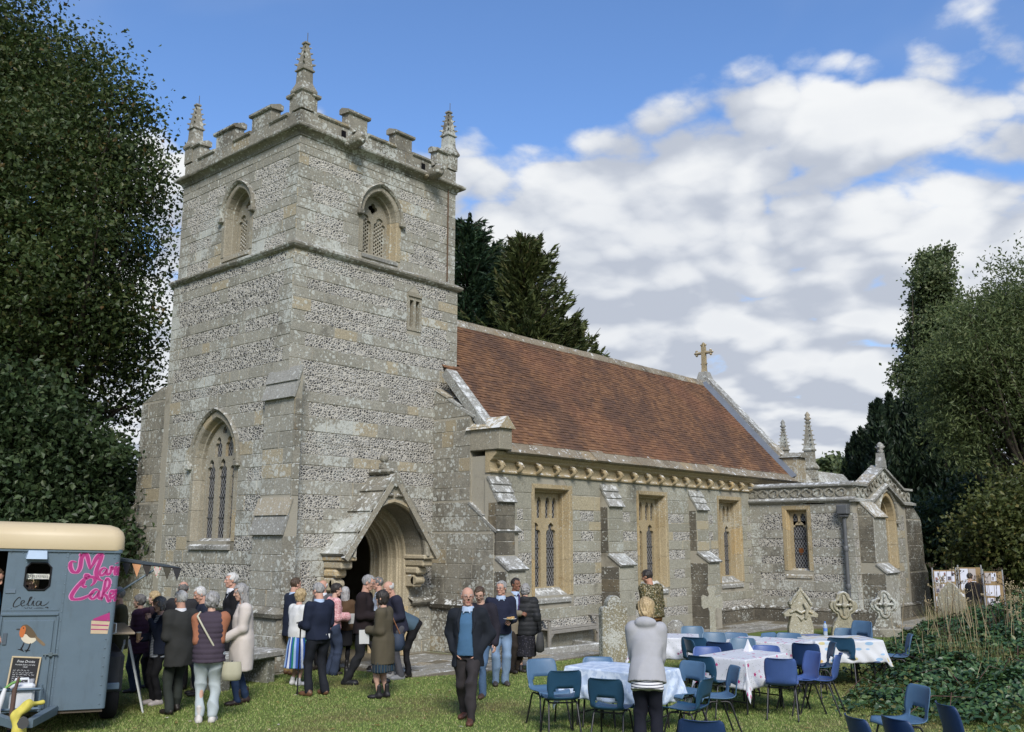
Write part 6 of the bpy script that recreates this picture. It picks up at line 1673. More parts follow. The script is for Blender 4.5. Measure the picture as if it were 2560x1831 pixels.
# the queue at the trailer
CAST['olive'] = person('person in an olive jacket leaning at the trailer hatch, head hidden by its blue front', (250, 1299), 1.72, -80, dict(nm='jacket', mat=C('olive_jacket', (.10, .095, .055)), hem=-.08, off=.012), T_(C('grey_jeans', (.10, .12, .14))), ('short', 'grey'), hands=('front', 'front'), foot=(250, 1550))
CAST['purple'] = person('person in a plum padded jacket with grey brown hair queueing beside the trailer', (292, 1322), 1.63, -115, dict(nm='padded_jacket', mat=C('plum', (.050, .022, .038)), hem=-.12, off=.014, quilt=42, hood=True), T_(darkdenim), ('thick', 'dgrey'), male=False, hands=('front', 'front'), foot=(300, 1536))
CAST['blonde'] = person('person with short blonde hair half hidden behind the grey haired woman', (331, 1309), 1.67, -120, dict(nm='coat', mat=C('dark_plum', (.028, .018, .026)), hem=-.2, off=.01), T_(black), ('thick', 'blonde'), male=False, hands=('front', 'side'), foot=(333, 1526))
CAST['bob'] = person('woman with a grey bob raising a hand to her mouth over a striped top', (339, 1321), 1.60, -62, dict(nm='cardigan', mat=navy, hem=-.06, off=.008, open_=(.035, .03, .03, .03, 0), under=dict(mat=stripes('fine_stripe', [(.5, .52, .54), (.10, .12, .16)], 46, False), hem=-.09, off=.0)), T_(black, .95), ('bob', 'dgrey'), male=False, hands=('mouth', 'hold'), head=(8, -10), shoes=('trainer', (.42, .38, .36)), foot=(345, 1562))
CAST['suit'] = person('white haired man seen from behind in a charcoal grey suit', (372, 1306), 1.70, -152, dict(nm='jacket', mat=charcoal, hem=-.135, off=.010, flare=1.08), T_(C('suit_trousers', (.030, .036, .032)), 1.02), ('short', 'white'), skin='ruddy', w=1.02, hands=('front', 'hold'), feet=((-.055, .0), (.06, .10)), head=(5, 0), collar=SHIRTW, foot=(388, 1584))
CAST['bald'] = person('balding man in a dark jacket standing behind the man in the grey suit', (381, 1287), 1.76, 178, dict(nm='jacket', mat=C('dark_slate', (.028, .028, .031)), hem=-.1, off=.01), T_(black), ('fringe', 'dgrey'), skin='ruddy', hands=('front', 'front'), head=(15, 0), foot=(392, 1532))
CAST['whitehair'] = person('white haired man in a navy jacket looking down behind the quilted vest', (437, 1298), 1.73, -80, dict(nm='jacket', mat=navy, hem=-.1, off=.01), T_(navy), ('short', 'white'), skin='ruddy', hands=('hold', 'side'), head=(22, 0), foot=(440, 1542))
CAST['vest'] = person('woman seen from behind in a plum quilted vest, orange sleeves and pale jeans', (469, 1311), 1.67, 176, dict(nm='quilted_vest', mat=C('vest', (.055, .042, .058)), hem=-.06, off=.014, quilt=48, smat=C('rust_sleeve', (.33, .135, .075)), flare=1.04, collar_h=.02), T_(C('pale_jeans', (.42, .47, .48)), 1.08, amp=.0075, waist=.05, crop=.06), ('curly', 'grey'), male=False, w=1.06, hands=('belly', 'belly'), shoes=('trainer', (.55, .52, .48)), near=True, foot=(455, 1602))
CAST['tallwhite'] = person('tall white haired man in a black coat and white shirt facing the trailer', (501, 1267), 1.83, -78, dict(nm='coat', mat=black, hem=-.18, off=.01, open_=(.02, .01, .02, .03, 0), under=dict(mat=SHIRTW, hem=0)), T_(black), ('short', 'white'), skin='ruddy', hands=('front', 'side'), collar=SHIRTW, foot=(507, 1514))
CAST['cream'] = person('woman with long grey hair in a long cream coat, jeans and brown boots', (536, 1291), 1.70, -82, dict(nm='coat', mat=C('cream_coat', (.58, .52, .47)), hem=-.24, off=.012, flare=1.14, amp=.004), T_(C('blue_jeans', (.022, .040, .085)), .9), ('long', 'grey'), male=False, hands=('low', 'side'), feet=((-.05, .02), (.05, -.06)), head=(12, 0), shoes=('boot', (.035, .022, .017)), near=True, foot=(530, 1562))
# the group by the porch
CAST['tanman'] = person('dark haired man in navy jacket and tan trousers, leftmost of the porch group', (664, 1280), 1.76, 118, dict(nm='jacket', mat=navy, hem=-.12, off=.01, open_=(.01, .01, .03, .035, 0), under=dict(mat=SHIRTB, hem=0)), T_(tan, 1.05), ('short', 'brown'), skin='ruddy', hands=('front', 'side'), collar=SHIRTB, head=(10, 0), shoes=('shoe', (.12, .06, .03)), foot=(642, 1497))
CAST['dress'] = person('woman in a white cardigan and striped blue dress, half hidden by the navy jumper', (662, 1304), 1.62, 128, dict(nm='cardigan', mat=C('white_knit', (.66, .66, .64)), hem=-.03, off=.008), dict(kind='skirt', mat=stripes('dress_stripe', [(.02, .07, .30), (.05, .12, .42), (.30, .42, .62), (.02, .20, .14), (.03, .09, .33), (.55, .60, .68)], 5), hem=-.34, flare=1.42, bare=True, pleat=(12, .06)), ('bob', 'blonde'), male=False, hands=('hold', 'front'), shoes=('shoe', (.55, .55, .56)), foot=(655, 1521))
CAST['stickman'] = person('grey haired man in a navy jumper leaning on a walking stick, back half turned', (690, 1290), 1.74, -142, dict(nm='jumper', mat=C('navy_knit', (.013, .018, .036)), hem=-.03, off=.010, amp=.005), T_(C('navy_trousers', (.015, .017, .023)), 1.05), ('short', 'grey'), skin='ruddy', w=1.08, belly=.03, hands=('hold', 'hold'), feet=((-.075, .02), (.07, -.03)), collar=SHIRTB, shoes=('shoe', (.13, .065, .035)), near=True, head=(12, -8), foot=(702, 1543))
CAST['baldback'] = person('bald man whose head shows between the navy jumper and the pink blouse', (713, 1284), 1.78, -40, dict(nm='jacket', mat=C('grey_jacket', (.10, .10, .11)), hem=-.1, off=.01), T_(black), ('fringe', 'white'), skin='ruddy', hands=('front', 'front'), collar=SHIRTW, foot=(712, 1486))
CAST['pink'] = person('dark haired woman in a pink spotted blouse and wide dark jeans', (732, 1292), 1.67, 112, dict(nm='blouse', mat=spots('pink_spot', (.62, .33, .33), [(.75, .55, .53), (.35, .10, .12)], 60), hem=-.03, off=.008, slv=1.18, ruff=True), T_(C('wide_jeans', (.035, .048, .082)), 1.18, flare=1.35), ('thick', 'dark'), male=False, hands=('hold', 'front'), head=(5, 10), foot=(735, 1497))
CAST['brownjacket'] = person('woman with long silver hair, brown jacket and black skirt, seen from behind', (765, 1301), 1.63, 168, dict(nm='jacket', mat=C('brown_suede', (.085, .050, .026)), hem=-.04, off=.01), dict(kind='skirt', mat=black, hem=-.22, flare=1.08, tights=black), ('long', 'silver'), male=False, hands=('front', 'front'), shoes=('boot', (.015, .014, .014)), foot=(759, 1489))
CAST['fleece'] = person('tall grey haired man in a dark brown fleece with legs apart, holding a paper cup', (807, 1269), 1.85, 74, dict(nm='fleece', mat=C('brown_fleece', (.020, .014, .015), .95, .5), hem=-.055, off=.012, collar_h=.012), T_(C('black_trousers', (.018, .019, .022)), 1.05, pitch=(0, 0)), ('short', 'grey'), skin='ruddy', hands=('front', 'front'), feet=((-.06, .13), (.06, -.13)), head=(16, 0), glasses=True, shoes=('trainer', (.014, .014, .015)), near=True, foot=(803, 1517))
CAST['bluegrey'] = person('dark haired man in a pale grey blue shirt in the doorway of the porch', (834, 1277), 1.81, -95, dict(nm='shirt', mat=C('pale_shirt', (.36, .41, .48)), hem=-.04, off=.008), T_(darkdenim), ('crop', 'dgrey'), skin='ruddy', hands=('front', 'hold'), foot=(838, 1486))
CAST['navyold'] = person('white haired man in a navy jacket stooping towards the woman in the olive coat', (858, 1285), 1.78, -68, dict(nm='jacket', mat=C('navy_jacket', (.022, .023, .040)), hem=-.06, off=.014), T_(C('grey_trousers', (.075, .075, .085)), 1.05), ('fringe', 'white'), skin='ruddy', lean=14, hands=('front', 'side'), feet=((-.05, -.02), (.06, .03)), head=(18, 0), shoes=('trainer', (.22, .22, .22)), foot=(879, 1506))
CAST['olivecoat'] = person('woman in an olive wool coat over a pleated tartan skirt carrying a blue tote bag', (851, 1307), 1.61, -112, dict(nm='coat', mat=C('olive_wool', (.085, .072, .047)), hem=-.205, off=.014, flare=1.18, slv=1.1, amp=.004), dict(kind='skirt', mat=stripes('tartan', [(.012, .02, .04), (.02, .05, .07), (.012, .02, .04), (.06, .07, .06)], 26), hem=-.275, flare=1.3, bare=True, pleat=(22, .05)), ('bob', 'dark'), male=False, hands=('front', 'low'), feet=((-.035, .02), (.04, -.03)), shoes=('boot', (.015, .014, .015)), near=True, foot=(847, 1549))
CAST['denimback'] = person('person in a denim jacket bending low behind the stooping man in navy', (921, 1362), 1.66, -88, dict(nm='denim_jacket', mat=C('denim_jacket', (.062, .10, .135)), hem=-.02, off=.01), T_(black, .92), ('bob', 'grey'), male=False, lean=62, hands=('low', 'low'), pos=tuple(gd(905, 1502)))
# in the middle of the lawn
def walker_extra(root, J):
    H, nb_, fw, X, up, pel = J['H'], J['nb'], J['fw'], J['X'], J['up'], J['pel']
    for s in (-1, 1):        # lapels
        a = nb_ + X * s * .052 * H + fw * .035 * H + up * .005 * H; b2 = pel + up * .14 * H + X * s * .052 * H + fw * .088 * H
        V, F = grow([f_cap(a, a * .45 + b2 * .55 + X * s * .012 * H, .011 * H, .014 * H), f_cap(a * .45 + b2 * .55 + X * s * .012 * H, b2, .014 * H, .005 * H)], .008, .008); np_mesh('lapel', V, F, CL['blazer'], root)
CAST['walker'] = person('balding man in navy blazer and blue jumper walking with hands in pockets', (1040, 1294), 1.77, -14, dict(nm='blazer', mat=C('blazer', (.014, .017, .023)), hem=-.115, off=.014, flare=1.06, open_=(.072, .058, .050, .045, -.004), amp=.005, kk=.035, under=dict(mat=C('blue_jumper', (.060, .135, .235)), hem=-.035, off=.002, amp=.004)), T_(C('brown_trousers', (.033, .029, .030)), 1.08, amp=.0075), ('fringe', 'grey'), skin='ruddy', hands=('pocket', 'pocket'), feet=((-.055, .13), (.05, -.12)), head=(4, -22), shoes=('shoe', (.095, .040, .026)), belly=.02, glasses=True, collar=SHIRTB, near=True, extra=walker_extra, foot=(1037, 1599))
CAST['specs'] = person('brown haired man in glasses and dark jacket just behind the walking man', (1067, 1297), 1.71, -22, dict(nm='jacket', mat=C('dark_jacket', (.022, .02, .028)), hem=-.06, off=.01), T_(C('mid_jeans', (.075, .13, .22)), 1.0), ('short', 'brown'), hands=('side', 'side'), head=(28, -14), glasses=True, shoes=('boot', (.075, .042, .028)), feet=((-.04, .05), (.07, .05)), foot=(1066, 1546))
CAST['plate'] = person('man in a navy jumper and pale jeans holding a paper plate of food', (1097, 1285), 1.71, 8, dict(nm='jumper', mat=C('navy_jumper', (.014, .017, .035)), hem=-.035, off=.010), T_(C('light_jeans', (.20, .29, .42)), 1.06, amp=.007), ('short', 'grey'), skin='ruddy', belly=.02, hands=('hold', 'back'), head=(2, 38), glasses=True, collar=SHIRTB, shoes=('shoe', (.06, .05, .045)), near=True, foot=(1110, 1520))
CAST['beige'] = person('man in a beige jacket and purple tie facing the woman in the black puffer coat', (1146, 1279), 1.77, 42, dict(nm='jacket', mat=C('beige', (.21, .175, .125)), hem=-.12, off=.01, open_=(.02, .015, .035, .04, 0), under=dict(mat=SHIRTB, hem=0)), T_(C('dark_brown', (.028, .022, .018))), ('short', 'dark'), skin='dark', hands=('side', 'front'), collar=SHIRTB, tie=C('purple_tie', (.06, .04, .12)), foot=(1141, 1492))
CAST['puffer'] = person('woman with curly grey hair, black puffer coat and dark skirt, seen from behind', (1156, 1294), 1.65, 172, dict(nm='puffer_coat', mat=C('puffer', (.020, .021, .023), .6), hem=-.10, off=.02, quilt=40, hood=True), dict(kind='skirt', mat=spots('dark_floral', (.014, .014, .018), [(.03, .03, .05), (.08, .075, .09)], 40, .25), hem=-.335, flare=1.2, bare=True), ('curly', 'grey'), male=False, w=1.08, hands=('front', 'side'), shoes=('shoe', (.012, .012, .014)), foot=(1165, 1492))
# among the tables
CAST['pattern'] = person('dark haired man in a brown and green patterned shirt by the tall gravestone', (1441, 1261), 1.80, -132, dict(nm='patterned_shirt', mat=spots('camo', (.060, .052, .022), [(.02, .018, .012), (.17, .12, .045), (.055, .065, .030), (.34, .30, .20)], 55, .5), hem=-.03, off=.014, slv=1.1), T_(C('ochre_trousers', (.26, .135, .055)), 1.0), ('short', 'dark'), skin='tan', w=1.08, lean=8, hands=('front', 'hold'), head=(14, -20), foot=(1452, 1478))
CAST['hoodie'] = person('woman with a blonde bob in a pale grey hoodie bending over the blue table', (1423, 1324), 1.69, 178, dict(nm='hoodie', mat=C('grey_marl', (.37, .37, .385)), hem=-.055, off=.010, hood=True, flare=1.20, slv=1.08, amp=.0035, under=dict(nm='striped_top', mat=stripes('breton', [(.66, .66, .67), (.66, .66, .67), (.03, .035, .06)], 34, False), hem=-.10, off=.006, flare=1.02)), T_(C('navy_chinos', (.012, .013, .021)), 1.05), ('bob', 'blonde'), male=False, w=.90, lean=17, hands=('table', 'table'), head=(20, 0), near=True, foot=(1440, 1690))
CAST['viewer'] = person('person in a black coat reading the display boards at the far right', (2148, 1268), 1.70, 160, dict(nm='coat', mat=black, hem=-.2, off=.015), T_(darkdenim), ('short', 'dark'), hands=('front', 'front'), foot=(2160, 1412))

# ---- what they carry
def rotz(v, a): return Vector((v[0] * math.cos(a) - v[1] * math.sin(a), v[0] * math.sin(a) + v[1] * math.cos(a), v[2]))
def paper_cup(p, label):
    t = thing('paper_cup', label, 'cup', (p.x, p.y, p.z - .05)); m = MB(); m.lathe([(.027, 0), (.036, .10)], 14); m.build('cup', plain('kraft_paper', (.42, .28, .16), .8, .2), t)
    m = MB(); m.lathe([(.037, .098), (.039, .104), (.036, .112)], 14); m.build('rim', plain('white_card', (.6, .58, .55), .7, .2), t)
paper_cup(CAST['fleece']['hand'][1] + Vector((.0, -.03, .03)), 'brown paper cup in the hand of the man in the dark fleece')
paper_cup(CAST['bob']['hand'][1] + Vector((-.02, -.03, .04)), 'brown paper cup held by the woman with the grey bob')
def sheet(p, w, hgt, rx, rz, label, fold=.01):
    t = MB(); t.add([(-w / 2, 0, -hgt / 2), (0, fold, -hgt / 2), (w / 2, 0, -hgt / 2), (w / 2, 0, hgt / 2), (0, fold, hgt / 2), (-w / 2, 0, hgt / 2)], [(0, 1, 4, 5), (1, 2, 3, 4)])
    t.add([(-w / 2, .002, -hgt / 2), (0, fold + .002, -hgt / 2), (w / 2, .002, -hgt / 2), (w / 2, .002, hgt / 2), (0, fold + .002, hgt / 2), (-w / 2, .002, hgt / 2)], [(5, 4, 1, 0), (4, 3, 2, 1)])
    o = t.build('service_sheet', plain('white_paper', (.68, .68, .68), .8, .2, .04), None, p); o.rotation_euler = (rx, 0, rz); tag(o, label, 'paper')
a0 = -HEAD + 0.0
sheet(CAST['pink']['hand'][1] + Vector((.04, -.06, -.04)), .15, .21, .5, -.7, 'folded white service sheet in the hand of the woman in pink')
sheet(CAST['bluegrey']['hand'][0] + Vector((-.02, -.06, .02)), .20, .29, .2, -.75, 'large white service sheet held up in the porch by the man in pale blue')
sheet(CAST['olivecoat']['hand'][0] + Vector((-.05, -.03, -.10)), .15, .22, .3, -.8, 'white service sheet held low by the woman in the olive coat')
s_ = CAST['stickman']; hp0 = s_['hand'][0]
pk = s_['pel'] + rotz(Vector((.06, -.150, -.0)), s_['rot'])
sheet(pk, .085, .07, .1, s_['rot'] + .1, 'folded white paper sticking out of the back pocket of the man in the navy jumper')
m = MB(); g0 = Vector((hp0.x - .03, hp0.y - .02, 0)); top_ = hp0 + Vector((-.0, 0, .02))
m.tube([g0, (g0 + top_) * .5, top_], [.011, .011, .012], 8); m.tube([top_ + Vector((-.06, .03, .012)), top_ + Vector((0, 0, .022)), top_ + Vector((.05, -.03, .01))], [.012, .015, .012], 8); m.lathe([(.018, 0), (.016, .04)], 8, 0, (g0.x, g0.y))
o = m.build('walking_stick', plain('black_stick', (.012, .012, .013), .4, .5)); tag(o, 'black walking stick in the hand of the man in the navy jumper', 'walking stick')
# plate of food
pl_ = CAST['plate']; ph = pl_['hand'][0] + Vector((-.03, -.05, .04))
t = thing('paper_plate', 'white paper plate heaped with food held by the man in the navy jumper', 'plate', ph)
m = MB(); m.lathe([(.0, 0), (.07, .003), (.105, .018), (.108, .022), (.072, .010), (.0, .008)], 22, cap=False); m.build('plate', plain('white_plate', (.66, .65, .62), .6, .3), t)
m = MB(); rs_ = random.Random(4)
for k in range(6):
    a = rs_.uniform(0, 6.28); r = rs_.uniform(.01, .055); x, y = r * math.cos(a), r * math.sin(a); m.bbox(x - .03, y - .022, .010, x + .03, y + .022, .035 + rs_.uniform(0, .02), .008)
m.build('sandwiches', spots('pastry', (.42, .26, .10), [(.5, .34, .15), (.30, .16, .06), (.55, .45, .26)], 60, .4), t)
def shoulder_bag(J, side, drop, size, mat, label, strap_mat, out=.09, fwd=0.0, cross=False, name='handbag', flat=.07):
    sh = J['sh'][side]; s = (-1, 1)[side]; r = J['rot']
    c = sh + rotz(Vector((s * out, fwd, 0)), r) - Vector((0, 0, drop))
    t = thing(name, label, 'bag', c, r + math.pi / 2 if not cross else r)
    w, h = size; m = MB()
    rs = [[(x * k1, y * k2, z) for x, y in ((-w / 2, -flat / 2), (-w / 6, -flat * .62), (w / 6, -flat * .62), (w / 2, -flat / 2), (w / 2, flat / 2), (w / 6, flat * .62), (-w / 6, flat * .62), (-w / 2, flat / 2))] for k1, k2, z in ((.55, .5, -h), (.9, 1.1, -h * .93), (1.0, 1.15, -h * .6), (.95, .9, -h * .2), (.86, .5, 0))]
    m.rings(rs, 0, True, True, True); m.build('bag', mat, t)
    m = MB()
    a, b = Vector((-w * .36, 0, -.03)), Vector((w * .36, 0, -.03))
    M_inv = Matrix.Rotation(-t.rotation_euler[2], 3, 'Z')
    if cross: top = M_inv @ (J['sh'][1 - side] + rotz(Vector((0, -.105, .045)), r) - c); top2 = M_inv @ (J['sh'][1 - side] + rotz(Vector((s * .02, .02, .085)), r) - c); bo = M_inv @ rotz(Vector((0, -.075, 0)), r); m.tube([a, a * .8 + top * .2 + bo * .9, a * .5 + top * .5 + bo * 1.25, a * .2 + top * .8 + bo, top + bo * .5, top2], .013, 6)
    else:
        top = M_inv @ (sh + rotz(Vector((0, 0, .065)), r) - c)
        for d_ in (-.05, .05): m.tube([a, top * .55 + a * .45, top + Vector((d_, 0, 0)), top * .55 + b * .45, b], .010, 6)
    m.build('strap', strap_mat, t)
shoulder_bag(CAST['olivecoat'], 1, .34, (.36, .26), C('tote', (.030, .045, .075), .6), 'large blue tote bag on the shoulder of the woman in the olive coat', plain('tan_strap', (.25, .11, .05), .6), out=.12, fwd=-.05, name='tote_bag', flat=.12)
shoulder_bag(CAST['vest'], 1, .56, (.25, .24), C('cream_bag', (.40, .38, .27), .7), 'cream shoulder bag hanging at the hip of the woman in the quilted vest', C('cream_strap', (.50, .48, .36), .7), out=.14, fwd=-.02, cross=True)
shoulder_bag(CAST['puffer'], 1, .52, (.30, .34), C('dark_bag', (.055, .055, .055), .7), 'dark grey bag on the shoulder of the woman in the puffer coat', black, out=.12, fwd=-.04, flat=.1)

# ------------------------------------------------------------------ chairs
def Z3(x, y, z=0.0): return gnd(1250 + x / 2.839, 1380 + y / 2.839, z)
def Z4(x, y, z=0.0): return gnd(1900 + x / 3.441, 1380 + y / 3.441, z)
def chair_shell(slot):
    prof = [(.225, .412, .195), (.222, .432, .205), (.20, .444, .212), (.14, .444, .216), (.06, .438, .216), (-.02, .433, .214), (-.09, .432, .210), (-.15, .438, .204), (-.19, .455, .198), (-.215, .482, .195), (-.228, .515, .196), (-.238, .55, .202), (-.246, .585, .208), (-.256, .63, .211), (-.268, .68, .210), (-.281, .73, .206), (-.292, .765, .200), (-.300, .785, .188), (-.309, .797, .172), (-.320, .800, .166)]
    if not slot: prof = [(y, z, w * (1.0 if z < .5 else 1.0 - .02 * (z - .5) / .3)) for y, z, w in prof]
    nv = 17; bm = bmesh.new(); g = []
    for k, (y, z, hw) in enumerate(prof):
        row = []
        back = min(1, max(0, (z - .44) / .12)) if k > 6 else 0
        for i in range(nv):
            t = -1 + 2 * i / (nv - 1); x = math.copysign(abs(t) ** .92, t) * hw
            cup = t * t * (.035 if slot else .055) * back
            dish = (t * t * .012 + (abs(t) ** 6) * .012) * (1 - back) if 1 < k else -abs(t) ** 4 * .01
            lip = -(abs(t) ** 14) * .016
            row.append(bm.verts.new((x, y + cup + lip * back * -0.3, z + dish * (1 - back) + lip * (1 - back) * -.2)))
        g.append(row)
    for k in range(len(prof) - 1):
        for i in range(nv - 1):
            zc = (prof[k][1] + prof[k + 1][1]) / 2; t = abs(-1 + 2 * (i + .5) / (nv - 1))
            if slot and k >= 9 and .482 < zc < .60 and t < (.60 if zc < .56 else .52): continue
            bm.faces.new((g[k][i], g[k][i + 1], g[k + 1][i + 1], g[k + 1][i]))
    bmesh.ops.recalc_face_normals(bm, faces=bm.faces)
    bmesh.ops.solidify(bm, geom=bm.faces[:], thickness=.008)
    bmesh.ops.recalc_face_normals(bm, faces=bm.faces)
    for f in bm.faces: f.smooth = True
    me = bpy.data.meshes.new('shell'); bm.to_mesh(me); bm.free(); return me
def plastic(name, c):
    t = NT('plastic_' + name); n = t.noise(9, 4, .6); col = t.mix(n, tuple(x * .85 for x in c), tuple(x * 1.15 for x in c))
    sc_ = t.step(t.noise(70, 5, .75), .60, .72); col = t.mix(t.m('MULTIPLY', sc_, .25), col, (.25, .30, .36))
    return t.done(col, t.m('MULTIPLY_ADD', n, .2, .36), t.bump(t.noise(260, 3), .25, .002), .45)
SHELL = {}
for nm, slot, c in (('steel', True, (.065, .13, .215)), ('teal', True, (.016, .060, .115)), ('royal', False, (.05, .095, .26)), ('shaded_royal', False, (.013, .036, .105)), ('grey', False, (.085, .15, .22))):  # darker two blues have the shade of chair backs put into their colour
    me = chair_shell(slot); me.materials.append(plastic(nm, c)); SHELL[nm] = me
steel = plain('black_steel_tube', (.012, .012, .014), .4, .5, .2)
LEGM = []
for sx, sy in ((-1, 1), (1, 1), (-1, -1), (1, -1)):
    m = MB(); fx, fy = (.205, .245) if sy > 0 else (.20, -.275)
    m.tube([(sx * .165, sy * .02, .412), (sx * .168, sy * .10, .412), (sx * .172, sy * .128, .402), (sx * .176, sy * .145, .375), (sx * fx, fy if sy > 0 else fy, .012)], .0115, 8)
    m.lathe([(.014, 0), (.014, .02)], 8, 0, (sx * fx, fy)); LEGM.append(m.mesh('leg'))
m = MB()
for y in (-.11, .11): m.tube([(-.17, y, .408), (-.12, y, .398), (.12, y, .398), (.17, y, .408)], .010, 7)
RAIL = m.mesh('seat_rail')
for me in LEGM + [RAIL]: me.materials.append(steel)
protos = {}
def chair_proto(kind):
    r = link('stacking_chair', None); r.empty_display_size = .2
    link('shell', SHELL[kind], r)
    for me in LEGM: link('leg', me, r)
    link('seat_rail', RAIL, r); return r
def copy_tree(r):
    c = r.copy(); COL.objects.link(c)
    for ch in r.children:
        d = ch.copy(); COL.objects.link(d); d.parent = c
    return c
used = set()
def chair(top, face, kind, label, group, z=0.0, tilt=0):
    "top: world point of the middle of the top edge of the backrest"
    if kind not in protos: protos[kind] = chair_proto(kind)
    r = protos[kind]
    if kind in used: r = copy_tree(r)
    used.add(kind)
    d = math.hypot(top.x, top.y); tc = Vector((-top.x / d, -top.y / d)); rt = Vector((top.y / d, -top.x / d)); a = math.radians(face)
    fv = tc * math.cos(a) + rt * math.sin(a); rot = math.atan2(-fv.x, fv.y)
    r.location = (top.x + fv.x * .31, top.y + fv.y * .31, z); r.rotation_euler = (0, 0, rot)
    tag(r, label, 'chair', group); return r
GT1, GT2, GFAR, GFG = 'chairs round the pale blue table', 'chairs round the pink flowered tables', 'chairs by the far tables', 'chairs along the bottom of the lawn'
H_ = .80
for p, face, kind, label, grp in (
    (Z3(280, 757, H_), 22, 'steel', 'slotted blue chair facing the camera at the left end of the pale blue table', GT1),
    (Z3(465, 843, H_), -168, 'teal', 'slotted teal chair seen from behind, nearer to the left end of the pale blue table', GT1),
    (Z3(735, 900, H_), 163, 'teal', 'slotted teal chair seen from behind, right beside the woman in the hoodie', GT1),
    (Z3(695, 743, H_), 0, 'steel', 'blue chair whose top edge shows behind the pale blue table in front of the gravestone', GT1),
    (Z3(1495, 893, H_), -112, 'teal', 'slotted teal chair in profile at the right end of the pale blue table', GT1),
    (Z3(1385, 775, H_), -38, 'steel', 'blue chair between the pale blue table and the pink flowered table, facing left', GT1),
    (Z3(1410, 738, H_), 150, 'teal', 'shaded teal chair pushed up to the left corner of the pink flowered table', GT2),
    (Z3(1690, 812, H_), -72, 'steel', 'blue chair in profile before the hanging corner of the pink flowered cloth', GT2),
    (Z3(1985, 757, H_), 178, 'royal', 'royal blue chair without a slot, back to the camera before the pink flowered table', GT2),
    (Z3(2160, 650, H_), 170, 'shaded_royal', 'shaded blue chair, back to the camera, right of the pink flowered table', GT2),
    (Z4(490, 858, H_), -58, 'royal', 'bright royal blue chair turned left, just in front of the shaded blue one', GT2),
    (Z4(705, 876, H_), -98, 'royal', 'royal blue chair in full profile at the right of the pink flowered table', GT2),
    (Z4(650, 778, H_), -78, 'teal', 'narrow teal chair in profile in front of the fish patterned table', GFAR),
    (Z4(690, 738, H_), 175, 'teal', 'shaded teal chair with its back to the camera at the fish patterned table', GFAR),
    (Z4(750, 655, H_), -18, 'grey', 'grey blue chair behind the fish patterned table, beside the stacked chairs', GFAR),
    (Z4(1310, 710, H_), -82, 'steel', 'blue chair half buried in the edge of the brambles', GFAR),
    (Z3(1465, 670, H_), 6, 'royal', 'lighter blue chair whose back shows over the left corner of the pink flowered table', GT2),
    (Z3(1545, 640, H_), 165, 'shaded_royal', 'shaded blue chair with its back to the camera at the far flowered table', GFAR),
    (Z3(1370, 606, H_), 168, 'teal', 'shaded teal chair with its back to the camera at the small flowered table', GFAR),
    (Z3(1318, 616, H_), 112, 'teal', 'teal chair in profile tucked against the shaded one at the small flowered table', GFAR),
    (Z3(1360, 526, H_), 8, 'grey', 'grey blue chair behind the small flowered table, left of the stone cross', GFAR),
    (Z3(1515, 570, H_), 6, 'grey', 'grey blue chair below the stone cross at the far flowered table', GFAR),
    (Z3(1675, 572, H_), -8, 'steel', 'blue chair behind the far flowered table, right of the stone cross', GFAR),
    (Z3(1720, 609, H_), 2, 'grey', 'grey blue chair of which only the top edge shows over the far flowered cloth', GFAR),
    (Z3(1890, 574, H_), 52, 'steel', 'blue chair turned sideways behind the far flowered table, by the left carved gravestone', GFAR),
    (Z3(2052, 574, H_), -6, 'steel', 'blue chair between the far flowered table and the fish patterned table', GFAR),
    (Z3(1885, 661, H_), 0, 'royal', 'royal blue chair between the two large flowered tables, facing the camera', GT2),
    (Z3(1420, 1197, H_), 174, 'shaded_royal', 'shaded blue chair cut by the bottom edge in front of the woman in the hoodie', GFG),
    (Z4(765, 1412, H_), 118, 'shaded_royal', 'shaded blue chair cut by the bottom edge, leftmost of the group by the brambles', GFG),
    (Z4(1110, 1424, H_), 128, 'shaded_royal', 'shaded blue chair cut by the bottom edge before the slotted chair by the brambles', GFG),
    (Z4(1400, 1150, H_), -56, 'steel', 'slotted blue chair facing left beside the brambles', GFG),
    (Z4(1540, 1302, H_), 116, 'shaded_royal', 'shaded blue chair cut by the bottom edge against the brambles, rightmost of its group', GFG)):
    chair(p, face, kind, label, grp)
st = Z4(893, 588, .80 + .16)
for k in range(3):
    a = Vector((st.x, st.y)).normalized() * (-.012 * k)
    chair(Vector((st.x + a.x, st.y + a.y, 0)), -38, 'steel', ('bottom', 'middle', 'topmost')[k] + ' chair of the stack of three between the carved gravestones and the brambles', 'stacked blue chairs', .075 * k)

